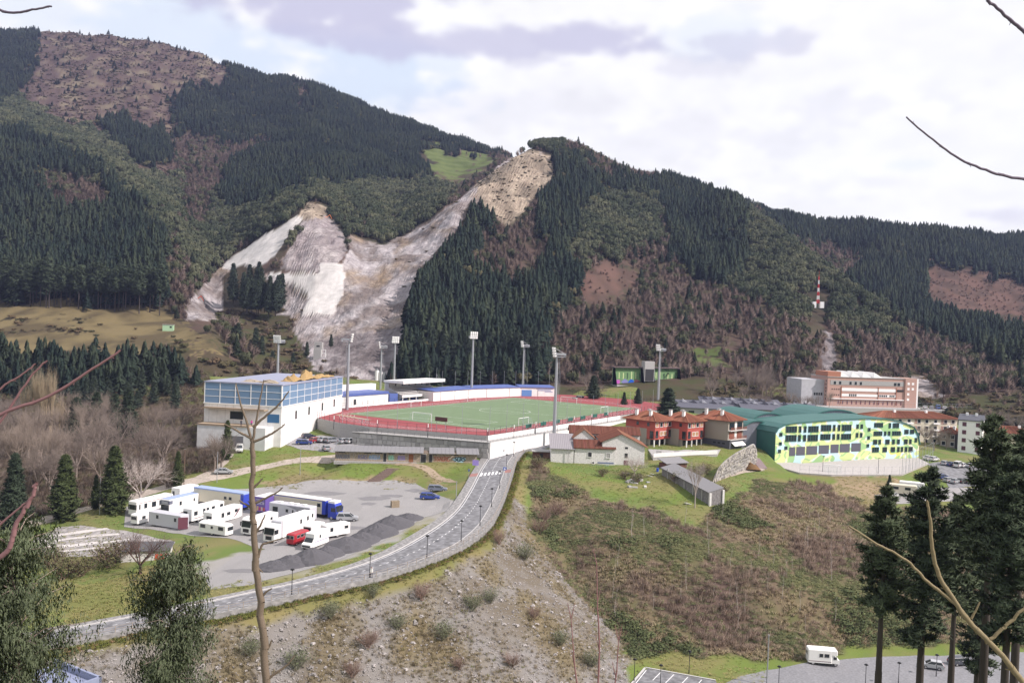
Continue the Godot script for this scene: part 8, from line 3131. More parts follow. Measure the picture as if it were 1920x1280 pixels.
# needled conifer with whorls of branches; height 1
func conifer_mesh(sd: int, whorls: int, per: int, tufts: int, base: float, r0: float, droop: float, blunt: float, tl: float) -> Array:
	var r := RandomNumberGenerator.new()
	r.seed = sd
	var tr := MB.new()
	tr.cyl(Vector3(0, -0.03, 0), Vector3(0, 0.55, 0), 0.0115, 0.008, 8, false)
	tr.cyl(Vector3(0, 0.55, 0), Vector3(0, 0.99, 0), 0.008, 0.001, 6, false)
	var lf := MB.new()
	for i in whorls:
		var t := i / float(whorls - 1)
		var y := base + (0.975 - base) * t
		var len := r0 * pow(1.0 - t, blunt) * r.randf_range(0.75, 1.15) + 0.012
		if t < 0.2:
			len *= 0.55 + t * 2.0
		for j in per:
			if r.randf() < 0.12:
				continue
			var a := TAU * (j + r.randf() * 0.8) / per + i * 1.3
			var l := len * r.randf_range(0.6, 1.15)
			var d := Vector3(cos(a), 0, sin(a))
			var p0 := Vector3(0, y + r.randf_range(-0.01, 0.01), 0)
			var p1 := p0 + d * l + Vector3(0, (0.45 * t - droop) * l, 0)
			tr.cyl(p0, p1, 0.0024, 0.0006, 3, false)
			for k in tufts:
				var f := r.randf_range(0.25, 1.02)
				var c := p0.lerp(p1, f) + Vector3(r.randfn(), r.randfn() * 0.6, r.randfn()) * l * 0.13
				var v := r.randf_range(0.65, 1.35)
				lf.col = Color(v, v, v)
				for q in 4:
					var dd := (d * 0.5 + Vector3(r.randfn(), r.randfn() * 0.7 + 0.35, r.randfn())).normalized()
					leaf_tri(lf, c, dd, (d * 0.6 + Vector3(r.randfn() * 0.4, 0.6, r.randfn() * 0.4)).normalized(), tl * r.randf_range(0.7, 1.3), tl * 0.17)
	return [tr.mesh(M.bark), lf]
func plant(s: String, label: String, cat: String, p: Vector3, h: float, w: float, meshes: Array, group := "") -> Node3D:
	var o := thing(s, label, cat, p, rng.randf() * TAU, group)
	for k in meshes.size():
		var q := piece(o, "trunk" if k == 0 else "crown", meshes[k])
		q.scale = Vector3(w, h, w)
	return o

func make_trees() -> void:
	mat("bark", L(0.085, 0.067, 0.058), 0.95, "grit", 2.0)
	var big := conifer_mesh(3, 22, 5, 50, 0.70, 0.06, 0.10, 0.62, 0.0115)
	var pine_big := tinted(big[1].mesh(M.leaf), "pine_near", Color(0.062, 0.084, 0.040))
	var big2 := conifer_mesh(8, 24, 5, 50, 0.60, 0.076, 0.14, 0.58, 0.012)
	var pine_big2 := tinted(big2[1].mesh(M.leaf), "pine_near2", Color(0.044, 0.064, 0.032))
	# tall pines on the near slope
	var k := 0
	for q in [[1664, 905, 64, "slender pine with a forked trunk standing clear over the lower lot"], [1744, 868, 70, "tall pine beside the slender one, thin at the top"], [1868, 772, 66, "tallest dark pine with two leading shoots in front of the flats"], [1905, 850, 60, "dense dark pine at the edge of the near pine group"], [1800, 925, 84, "middle sized pine between the tall pines of the near group"], [1845, 1000, 95, "shorter pine behind the tallest pine"], [1925, 800, 78, "broad pine behind the dense edge pine"]]:
		var top := at(q[0], q[1], q[2])
		var g := grd(top.x, top.z)
		var h := top.y - g.y
		plant("pine_tree", q[3], "tree", g, h, h, [big[0], pine_big] if k % 2 == 0 else [big2[0], pine_big2])
		k += 1
	var md := conifer_mesh(33, 22, 7, 12, 0.16, 0.17, 0.08, 0.8, 0.05)
	var mdp := tinted(md[1].mesh(M.leaf), "hill_pine", Color(0.046, 0.066, 0.042))
	var mdq := tinted(md[1].mesh(M.leaf), "hill_pine2", Color(0.038, 0.056, 0.038))
	# fine branched winter trees
	var b1 := bare_mesh(4, 3, 0.62, 0.05, 0.020, 0.22)
	var b2 := bare_mesh(9, 3, 0.5, 0.10, 0.017, 0.30)
	var b3 := bare_mesh(15, 3, 0.8, 0.03, 0.024, 0.16)
	var brown := [tint2(b1, "bare1", Color(0.215, 0.175, 0.15)), tint2(b2, "bare2", Color(0.255, 0.205, 0.17)), tint2(b3, "bare3", Color(0.185, 0.15, 0.13))]
	var pale := tint2(b3, "bare_pale", Color(0.42, 0.36, 0.33))
	var one := func(s, label, u, v, h, w, m, g = ""):
		var o := thing(s, label, "tree", sit(u, v), rng.randf() * TAU, g)
		boughs(o, m, Vector3(w, h, w))
	one.call("pale_bare_tree", "wide pale leafless tree beside the footpath and the white box trailer", 262, 945, 13.0, 13.0, pale)
	one.call("court_tree", "dark leafless spreading tree beside the white hut", 262, 1076, 9.5, 9.5, tint2(b3, "bare_dark", Color(0.10, 0.06, 0.05)))
	one.call("yard_tree", "small pale leafless tree in front of the farmhouse gable", 1190, 892, 6.5, 6.5, pale)
	one.call("barn_tree", "slim pale leafless tree in front of the old barn", 1303, 952, 12.0, 7.0, tint2(b2, "bare_slim", Color(0.36, 0.31, 0.28)))
	one.call("path_tree", "leafless tree above the silver car on the footpath", 402, 886, 10.0, 8.0, brown[1])
	one.call("path_tree", "leafless tree with a dark trunk behind the silver car", 414, 880, 12.0, 9.0, brown[2])
	for q in [[1480, 775], [1508, 768], [1530, 776], [1555, 770], [1430, 765], [1735, 838], [1752, 845], [1775, 842], [1760, 826], [1860, 800], [1880, 806], [1850, 790], [1905, 812], [1395, 758], [1120, 745], [1100, 735]]:
		one.call("bare_tree", "brown leafless tree among the buildings below the hill", q[0], q[1], rng.randf_range(8, 11), rng.randf_range(7, 10), brown[rng.randi() % 3], "leafless trees among the buildings")
	for i in 62:
		var u := rng.randf_range(-40, 395)
		var v := rng.randf_range(790, 955)
		if v > 965 - u * 0.17 or (u > 330 and v > 860) or u > 385 and v < 800:
			continue
		one.call("bare_tree", "brown leafless tree in the wood between the meadow hill and the footpath", u, v, rng.randf_range(11, 16), rng.randf_range(10, 14), brown[rng.randi() % 3], "leafless trees of the valley wood")
	for i in 30:
		var g := sit(rng.randf_range(-40, 335), rng.randf_range(735, 772))
		plant("slope_pine", "dark pine on the wooded slope below the dry meadow", "tree", g - Vector3(0, 0.5, 0), rng.randf_range(7, 12), rng.randf_range(10, 15), [md[0], mdp if i % 2 else mdq], "pines below the dry meadow")
	for i in 95:
		var u := 1000 + rng.randf() * 560
		var v := 694 + rng.randf() * 62
		if u > 1120 and u < 1300 and v > 676 or u < 1120 and v > 722:
			continue
		one.call("bare_tree", "brown leafless tree at the hill foot behind the sports ground", u, v, rng.randf_range(9, 13), rng.randf_range(8, 11), brown[rng.randi() % 3], "leafless trees at the hill foot")
	# poplars
	var pop := tint2(bare_mesh(40, 3, 0.22, 0.28, 0.014, 0.12), "poplar", Color(0.34, 0.27, 0.18))
	for q in [[45, 830, 720], [62, 832, 690], [78, 834, 694], [94, 832, 690], [108, 836, 745]]:
		var g := sit(q[0], q[1])
		var h: float = (q[1] - q[2]) / F * -g.z
		var o := thing("poplar", "tall narrow straw coloured leafless poplar in the valley wood", "tree", g, rng.randf() * TAU, "poplars in the valley wood")
		boughs(o, pop, Vector3(h * 0.55, h, h * 0.55))
	# dense conifers of the park
	var dn := conifer_mesh(21, 30, 9, 22, 0.06, 0.21, 0.1, 0.75, 0.04)
	var cy := tinted(dn[1].mesh(M.leaf), "park_conifer", Color(0.055, 0.075, 0.022))
	var cd := tinted(dn[1].mesh(M.leaf), "dark_conifer", Color(0.034, 0.052, 0.028))
	for q in [[119, 977, 852, cy, 1.2, "dense olive green conifer beside the footpath nearest the court"], [212, 962, 836, cy, 1.25, "largest dense green conifer beside the footpath"], [24, 1000, 850, cd, 1.0, "narrow dark conifer standing among leafless trees"], [332, 915, 846, cy, 0.9, "small conifer where the two footpaths meet"], [178, 955, 890, cy, 0.8, "half hidden conifer between the two dense green ones"], [424, 862, 788, cy, 0.9, "ivy clad conifer in front of the hall terraces"],
		[140, 832, 745, cd, 1.3, "dark conifer in the valley wood beside the poplars"], [178, 828, 735, cd, 1.2, "dark conifer in the middle of the valley wood"], [212, 826, 738, cd, 1.2, "dark conifer with a broad crown in the valley wood"], [238, 824, 728, cd, 1.1, "tall dark conifer at the upper edge of the valley wood"], [160, 815, 760, cd, 1.1, "short dark conifer behind the poplars"],
		[1252, 800, 728, cd, 1.9, "broad dark cedar beside the floodlight mast and workshops"], [1112, 752, 704, cd, 1.6, "dark conifer beside the lane beyond the far goal"], [1196, 762, 728, cd, 1.3, "small conifer below the ball court"], [1170, 764, 735, cd, 1.2, "smaller conifer below the ball court beside a net pole"], [1366, 790, 764, cd, 0.9, "thin young conifer in front of the workshops"], [1711, 776, 724, cd, 1.7, "open branched conifer in front of the brick works"], [1668, 916, 890, cd, 1.1, "young conifer above the bramble slope"], [1745, 905, 880, cd, 1.1, "young conifer at the corner of the school yard"], [1775, 790, 765, cd, 1.6, "dark bushy conifer beside the works yard wall"]]:
		var g := sit(q[0], q[1])
		var h: float = (q[1] - q[2]) / F * -g.z
		plant("conifer", q[5], "tree", g, h, h * q[4], [dn[0], q[3]])
	# single pines at the hill feet
	for i in 26:
		var u := rng.randf_range(424, 528)
		var lim := lerpf(588, 590, rng.randf())
		var v := lim - rng.randf() * (40 if u < 500 else 14)
		var g := at(u, v, 535 - (v - 560) * 0.8)
		plant("quarry_pine", "dark pine of the isolated clump in front of the pale quarry face", "tree", g - Vector3(0, 1, 0), rng.randf_range(15, 22), rng.randf_range(18, 24), [md[0], mdp if i % 2 else mdq], "pines of the quarry clump")
	var ed := conifer_mesh(35, 16, 7, 14, 0.45, 0.15, 0.02, 0.5, 0.05)
	var edp := tinted(ed[1].mesh(M.leaf), "edge_pine", Color(0.048, 0.068, 0.038))
	for i in 44:
		var u := -30 + i * 7.6 + rng.randf_range(-3, 3)
		var g := at(u, 572 + u * 0.03 + rng.randf_range(-4, 6), 478 + rng.randf_range(-4, 10))
		plant("edge_pine", "bare stemmed pine along the upper edge of the dry meadow", "tree", g - Vector3(0, 0.6, 0), rng.randf_range(20, 27), rng.randf_range(24, 30), [ed[0], edp], "pines along the meadow edge")
	for i in 60:
		var u := rng.randf_range(760, 1015)
		var d := rng.randf_range(434, 458)
		var g := at(u, 714 - (d - 434) * 0.8, d)
		plant("foot_pine", "tall dark pine at the hill foot behind the blue roofed shed", "tree", g - Vector3(0, 1, 0), rng.randf_range(15, 25), rng.randf_range(18, 26), [md[0], mdp if i % 2 else mdq], "pines at the hill foot")
	for q in [[445, 655, 14.0], [468, 672, 10.0], [478, 660, 13.0], [490, 668, 11.0], [510, 700, 12.0], [548, 700, 11.0], [575, 668, 8.0], [620, 650, 7.0], [440, 640, 9]]:
		plant("spoil_pine", "single young pine on the quarry spoil slope", "tree", at(q[0], q[1], 440) - Vector3(0, 0.8, 0), q[2], q[2] * 1.2, [md[0], mdp], "young pines on the quarry spoil")
	# eucalyptus on the near slope
	eucalyptus(60, 985, 43, 5, "large grey green eucalyptus with hanging leaves over the road's end")
	eucalyptus(345, 1030, 47, 6, "narrower eucalyptus with hanging leaves in front of the road")
	eucalyptus(-40, 1010, 50, 8, "eucalyptus half out of view behind the large one")

func eucalyptus(u: float, v: float, d: float, sd: int, label: String) -> void:
	var top := at(u, v, d)
	var g := grd(top.x, top.z)
	var h := top.y - g.y
	var r := RandomNumberGenerator.new()
	r.seed = sd
	var o := thing("eucalyptus_tree", label, "tree", g)
	var tr := MB.new()
	var lf := MB.new()
	var p := Vector3(0, -0.5, 0)
	var path := [p]
	for i in 8:
		p += Vector3(r.randfn() * 0.18, (h + 0.5) / 8.0, r.randfn() * 0.18)
		path.append(p)
	for i in 8:
		tr.cyl(path[i], path[i + 1], 0.22 * (1 - i / 8.5), 0.22 * (1 - (i + 1) / 8.5), 8, false)
	for b in 74:
		var t := 0.2 + 0.78 * b / 73.0
		var f := t * 8
		var o0: Vector3 = (path[int(f)] as Vector3).lerp(path[mini(int(f) + 1, 8)], f - int(f))
		var a := r.randf() * TAU
		var len := (0.6 + 2.3 * pow(sin(PI * clampf((t - 0.12) / 0.95, 0, 1)), 0.7)) * r.randf_range(0.7, 1.2) * (0.75 if sd == 6 else 1.0)
		var d1 := Vector3(cos(a), 0.75, sin(a)).normalized()
		var m := o0 + d1 * len * 0.6
		var e := m + (d1 + Vector3(0, -0.5, 0)).normalized() * len * 0.55
		tr.cyl(o0, m, 0.045, 0.028, 5, false)
		tr.cyl(m, e, 0.028, 0.01, 4, false)
		for c in 26:
			var q := (o0.lerp(m, r.randf_range(0.35, 1.0)) if r.randf() < 0.45 else m.lerp(e, r.randf())) + Vector3(r.randfn(), r.randfn(), r.randfn()) * 0.28
			var v0 := r.randf_range(0.7, 1.35)
			for l in 19:
				var dd := Vector3(r.randfn() * 0.42 + 0.12, -1.0, r.randfn() * 0.42).normalized()
				var vv := v0 * r.randf_range(0.8, 1.25)
				lf.col = Color(0.085 * vv, 0.102 * vv, 0.060 * vv)
				leaf_tri(lf, q + Vector3(r.randfn() * 0.14, -0.05 * l + r.randfn() * 0.08, r.randfn() * 0.14), dd, (Vector3(r.randfn(), 0.5, r.randfn()) + d1).normalized(), r.randf_range(0.17, 0.32), 0.034)
	part(o, "trunk", tr, mat("euca_bark", L(0.22, 0.17, 0.14), 0.9))
	part(o, "crown", lf, M.leaf)

func make_cover() -> void:
	var r := RandomNumberGenerator.new()
	r.seed = 77
	# small meshes
	var tuft := MB.new()
	for i in 12:
		var a := r.randf() * TAU
		leaf_tri(tuft, Vector3(r.randfn() * 0.25, 0, r.randfn() * 0.25), Vector3(cos(a) * 0.6, 1.0, sin(a) * 0.6).normalized(), Vector3(cos(a) * 0.3, 1, sin(a) * 0.3).normalized(), r.randf_range(0.5, 1.0), 0.07)
	var dome := MB.new()
	for i in 60:
		var d := Vector3(r.randfn(), absf(r.randfn()) * 0.8 + 0.1, r.randfn()).normalized()
		var v := r.randf_range(0.6, 1.4)
		dome.col = Color(v, v, v)
		leaf_tri(dome, d * Vector3(0.85, 0.65, 0.85) * r.randf_range(0.6, 1.0), (d + Vector3(r.randfn(), r.randfn(), r.randfn()) * 0.9).normalized(), (d + Vector3(0, 0.4, 0)).normalized(), r.randf_range(0.18, 0.36), 0.10)
	var brush := MB.new()
	for i in 46:
		var a := r.randf() * TAU
		var d := Vector3(cos(a) * 0.55, 1.0, sin(a) * 0.55) + Vector3(r.randfn(), 0, r.randfn()) * 0.25
		var v := r.randf_range(0.7, 1.3)
		brush.col = Color(v, v, v)
		leaf_tri(brush, Vector3(r.randfn() * 0.25, r.randf() * 0.35, r.randfn() * 0.25), d.normalized(), (d + Vector3(0, 0.5, 0)).normalized(), r.randf_range(0.4, 0.9), 0.016)
	var stone := MB.new()
	for i in 8:
		for j in 4:
			var pt := func(a: int, b: int):
				var g := TAU * (a % 8) / 8.0
				var e := -PI / 2 + PI * b / 4.0
				var w := 1.0 + 0.35 * sin(g * 3 + b * 2.1) * cos(e)
				return Vector3(cos(g) * cos(e) * w, sin(e) * 0.7, sin(g) * cos(e) * w * 0.8)
			stone.face([pt.call(i, j), pt.call(i + 1, j), pt.call(i + 1, j + 1)] if j == 0 else [pt.call(i, j), pt.call(i + 1, j), pt.call(i + 1, j + 1), pt.call(i, j + 1)] if j < 3 else [pt.call(i, j), pt.call(i + 1, j), pt.call(i, j + 1)], Vector3.ZERO)
	var S := {}
	for k in ["tuft", "dome", "brush", "stone", "hedge"]:
		S[k] = [[], []]
	var add := func(k, p, s, h, c):
		S[k][0].append(Transform3D(Basis(Vector3.UP, r.randf() * TAU).scaled(Vector3(s, h, s)), p))
		S[k][1].append(c)
	for i in 190000:
		# more samples near the camera, where single plants can be seen
		var d := 84.0 + 350.0 * pow(r.randf(), 1.6)
		var a := r.randf_range(-0.62, 0.62)
		var x := a * d
		var z := -d
		var y := hgt(x, z)
		var p := Vector3(x, y, z)
		var q := pix(p)
		if q.x < -40 or q.x > 1960 or q.y > 1330:
			continue
		var zn := near_zone(x, z, y)
		var n := fbm2.get_noise_2d(x * 0.7, z * 0.7) * 1.7
		var t := r.randf()
		match zn:
			1:
				if t < 0.60:
					var s := r.randf_range(0.08, 0.22) * (1.0 + 1.2 * float(r.randf() < 0.12))
					var v := r.randf_range(0.7, 1.35)
					add.call("stone", p + Vector3(0, s * 0.1, 0), s, s * r.randf_range(0.6, 1.0), Color(0.37 * v, 0.345 * v, 0.335 * v))
				elif t < 0.92 and n > -0.45:
					add.call("brush", p, r.randf_range(0.4, 1.0), r.randf_range(0.3, 0.9), mixc(Color(0.36, 0.29, 0.21), Color(0.24, 0.21, 0.12), r.randf()))
				elif n > 0.25:
					add.call("tuft", p, 0.8, r.randf_range(0.3, 0.6), Color(0.20, 0.20, 0.07))
			2:
				if d > 245 and t > 0.5:
					continue
				var m := fbm2.get_noise_2d((x + z * 0.4) * 0.55 + 70, z * 0.9 - x * 0.3) * 1.5 + fbm2.get_noise_2d(x * 2.1, z * 2.1) * 0.5 + r.randf_range(-0.3, 0.3)
				var big := fbm.get_noise_2d(x * 3 + 40, z * 3) * 2.5 + r.randf_range(-0.25, 0.25)
				if big > 0.6 and t < 0.6:
					add.call("brush", p, r.randf_range(0.9, 1.7), r.randf_range(0.8, 2.0), mixc(Color(0.24, 0.18, 0.145), Color(0.34, 0.26, 0.20), r.randf()))
				elif big < -0.75 and t < 0.5:
					var s := r.randf_range(0.9, 1.9)
					add.call("dome", p, s, s * 0.7, mixc(Color(0.085, 0.105, 0.05), Color(0.14, 0.16, 0.075), r.randf()))
				elif m > -0.12:
					var s := r.randf_range(0.45, 1.0)
					add.call("dome", p, s, s * 0.55, mixc(Color(0.125, 0.145, 0.072), Color(0.225, 0.235, 0.115), t + n * 0.5))
				elif m > -0.42:
					add.call("brush", p, r.randf_range(0.7, 1.4), r.randf_range(0.4, 1.0) * (2.0 if r.randf() < 0.06 else 1.0), mixc(Color(0.25, 0.185, 0.15), Color(0.36, 0.275, 0.20), t))
				else:
					add.call("tuft", p, r.randf_range(0.8, 1.4), r.randf_range(0.4, 0.8), mixc(Color(0.34, 0.285, 0.18), Color(0.25, 0.185, 0.13), t))
			4, 6:
				if t < 0.55:
					add.call("tuft", p, r.randf_range(0.5, 0.9), r.randf_range(0.2, 0.45), mixc(Color(0.33, 0.28, 0.12), Color(0.22, 0.24, 0.08), r.randf() + n * 0.4))
			3:
				pass
			5:
				if t < 0.75:
					add.call("brush", p, r.randf_range(0.9, 2.2), r.randf_range(0.8, 2.2), mixc(Color(0.21, 0.155, 0.135), Color(0.26, 0.21, 0.15), r.randf()))
			_:
				var dp := hgt(x, z)
				if t < 0.5 and not (q.x > 225 and q.x < 870 and q.y > 895 and q.y < 1070 and q.y < 1110 - (q.x - 400) * 0.33) and q.x < 1440:
					add.call("tuft", Vector3(x, dp, z), r.randf_range(0.45, 0.85), r.randf_range(0.12, 0.34), mixc(Color(0.19, 0.25, 0.065), Color(0.33, 0.29, 0.13), 0.4 + 0.8 * n + 0.4 * r.randfn()))
	for i in 42000:
		var d := r.randf_range(100, 180)
		var x := r.randf_range(-0.6, 0.16) * d
		var y := hgt(x, -d)
		if near_zone(x, -d, y) == 1:
			if fbm.get_noise_2d(x * 6, -d * 6) * 2.2 + r.randf_range(-0.5, 0.5) > 0.25:
				add.call("tuft" if i % 2 else "brush", Vector3(x, y, -d), r.randf_range(0.4, 0.9), r.randf_range(0.25, 0.7), mixc(Color(0.38, 0.31, 0.20), Color(0.26, 0.22, 0.13), r.randf()))
				continue
			var s := r.randf_range(0.05, 0.15)
			var v := r.randf_range(0.7, 1.4)
			add.call("stone", Vector3(x, y + s * 0.1, -d), s, s * 0.8, Color(0.36 * v, 0.335 * v, 0.325 * v))
	for i in 90:
		for j in 16:
			var p := rb(i, 1.0, 0).lerp(rb(i + 1, 1.0, 0), r.randf())
			var o := (rb(i, 1, 0) - rb(i, 0, 0)).normalized() * r.randf_range(0.12, 1.7)
			p += o
			p.y = maxf(hgt(p.x, p.z), p.y - 0.9)
			var s := r.randf_range(0.28, 0.62)
			add.call("hedge", p, s, s * 1.1, mixc(Color(0.20, 0.20, 0.045), Color(0.13, 0.15, 0.05), r.randf()) if r.randf() < 0.8 else Color(0.26, 0.17, 0.10))
	stuff("grass_tufts", tuft.mesh(M.leaf), S.tuft[0], S.tuft[1], "short green and straw coloured grass on the banks and field", "grass")
	stuff("bramble_thicket", dome.mesh(M.leaf), S.dome[0], S.dome[1], "dense green brambles spreading over the slope below the farm", "brambles")
	stuff("dry_brush", brush.mesh(M.twig), S.brush[0], S.brush[1], "brown dead bracken and leafless brush on the slopes", "brush")
	stuff("scree_stones", stone.mesh(M.stone), S.stone[0], S.stone[1], "loose pale grey stones covering the embankment below the road", "stones")
	stuff("road_hedge", dome.mesh(M.leaf), S.hedge[0], S.hedge[1], "low yellow green hedge plants along the road railing", "hedge")
	# single shrubs on the scree and by the court
	var sh := MB.new()
	var sr := RandomNumberGenerator.new()
	sr.seed = 12
	for j in 16:
		var a := sr.randf() * TAU
		limb(sh, sr, Vector3(sr.randfn() * 0.06, 0, sr.randfn() * 0.06), Vector3(cos(a) * 0.6, 0.9, sin(a) * 0.6).normalized(), 0.5, 0.012, 2, 0.55, 0.06)
	var shm := sh.mesh(M.twig)
	var gl := MB.new()
	for j in 500:
		var d := Vector3(sr.randfn() * 0.36, 0.62 + sr.randfn() * 0.2, sr.randfn() * 0.36)
		var v := sr.randf_range(0.7, 1.3)
		gl.col = Color(v, v, v)
		leaf_tri(gl, d, Vector3(sr.randfn(), 1.0, sr.randfn()).normalized(), Vector3(sr.randfn(), 1, sr.randfn()).normalized(), 0.08, 0.02)
	var glm := gl.mesh(M.leaf)
	for q in [[620, 1160, 3.0, 1], [690, 1215, 3.6, 0], [555, 1255, 3.4, 1], [790, 1125, 3.8, 0], [830, 1200, 3.2, 1], [745, 1180, 2.6, 1], [885, 1145, 3.0, 1], [935, 1020, 3.6, 0], [985, 1050, 3.4, 1], [920, 1130, 2.6, 1], [700, 1120, 2.4, 1], [1000, 1160, 2.6, 0], [1050, 1210, 2.8, 1], [660, 1270, 3.0, 0], [960, 1250, 3.0, 0], [470, 1230, 2.8, 1], [860, 1255, 2.6, 0], [1110, 1250, 3.0, 1], [1020, 980, 4.0, 0], [1045, 965, 4.0, 0], [1010, 1000, 4.2, 0]]:
		var o := thing("scree_shrub", "leafless brown shrub rooted in the scree embankment" if q[3] == 0 else "grey green twiggy shrub rooted in the scree embankment", "shrub", sit(q[0], q[1]), r.randf() * TAU, "brown shrubs on the scree" if q[3] == 0 else "green shrubs on the scree")
		var w := piece(o, "stems", tinted(shm, "shrub0", Color(0.25, 0.17, 0.14)) if q[3] == 0 else tinted(shm, "shrub1", Color(0.19, 0.19, 0.13)))
		w.scale = Vector3.ONE * q[2]
		if q[3]:
			w = piece(o, "leaves", tinted(glm, "shrubleaf", Color(0.12, 0.14, 0.07)))
			w.scale = Vector3.ONE * q[2]
	for q in [[205, 1062, 6.0, "round olive bush beside the white hut"], [118, 1085, 5.0, "brown bush at the field edge below the court"], [150, 1080, 4.4, "bramble bush below the court fence"], [92, 1062, 5.0, "bramble bush at the court corner"], [1010, 878, 4.0, "overgrown bush in front of the brick lean-to"], [1195, 905, 3.4, "brown bush in the junk pile below the farm yard"], [1172, 898, 3.0, "brown bush below the farmhouse door"], [1130, 893, 2.6, "low bush at the green tarpaulin"], [1350, 930, 4.0, "dark bush beside the barn gable"], [1270, 905, 3.4, "brown bush behind the stone barn"], [1300, 895, 4.0, "tall brown bush between barn and curved wall"], [1325, 888, 3.6, "bush at the lower end of the curved wall"]]:
		var o := thing("bush", q[3], "bush", sit(q[0], q[1]))
		var w := piece(o, "stems", tinted(shm, "shrub0", Color(0.25, 0.17, 0.14)))
		w.scale = Vector3(q[2], q[2] * 0.85, q[2])
		w = piece(o, "leaves", tinted(glm, "bushleaf", Color(0.12, 0.115, 0.045)))
		w.scale = Vector3(q[2], q[2] * 0.85, q[2])
		for j in 4:
			w = piece(o, "leaves", tinted(dome.mesh(M.leaf), "bushdome", Color(0.11, 0.11, 0.045)), Vector3(r.randfn() * 0.7, 0.5 + r.randf() * q[2] * 0.35, r.randfn() * 0.7))
			w.scale = Vector3.ONE * q[2] * 0.34

func make_saplings() -> void:
	var mb := MB.new()
	var r := RandomNumberGenerator.new()
	r.seed = 5
	var p := Vector3.ZERO
	for i in 6:
		var e := p + Vector3(r.randfn() * 0.12, 1.0, r.randfn() * 0.12)
		mb.cyl(p, e, 0.06 - i * 0.008, 0.052 - i * 0.008, 5, false)
		if i > 1:
			for j in 3:
				var a := r.randf() * TAU
				mb.cyl(e, e + Vector3(cos(a) * 0.7, 0.9, sin(a) * 0.7), 0.014, 0.005, 3, false)
		p = e
	var m := tinted(mb.mesh(M.twig), "sapling", Color(0.46, 0.41, 0.38))
	for i in 46:
		var g := sit(r.randf_range(1120, 1640), r.randf_range(960, 1190))
		var o := thing("young_birch", "thin pale leafless sapling growing out of the bramble slope", "tree", g, r.randf() * TAU, "pale saplings on the bramble slope")
		piece(o, "stem", m).scale = Vector3.ONE * r.randf_range(0.45, 0.95)

func twig_line(o: Node, pts: Array, w0: float, w1: float, m: Material, s := "stem") -> void:
	var mb := MB.new()
	var c := []
	for i in pts.size() - 1:
		for j in 6:
			c.append((pts[i] as Vector3).cubic_interpolate(pts[i + 1], pts[maxi(i - 1, 0)] if i > 1 else pts[i], pts[mini(i + 2, pts.size() - 1)], j / 6.0) + Vector3(rng.randfn(), rng.randfn(), 0) * w1 * 0.35)
	c.append(pts[-1])
	var n := c.size() - 1
	for i in n:
		var e0 := lerpf(w0, w1, i / float(n))
		mb.cyl(c[i] - o.position, c[i + 1] - o.position, e0, lerpf(w0, w1, (i + 1) / float(n)), 7, false)
		if i % 6 == 4 and i > 6:
			var d: Vector3 = (c[i + 1] - c[i]).normalized()
			var q: Vector3 = c[i] - o.position
			mb.cyl(q - d * e0 * 1.5, q + d * e0 * 1.5, e0 * 1.04, e0 * 1.13, 7, false)
			mb.cyl(q, q + (d * 0.7 + Vector3(rng.randfn(), rng.randfn(), 0) * 0.6).normalized() * e0 * 3.0, e0 * 0.4, e0 * 0.15, 5, false)
	part(o, s, mb, m)
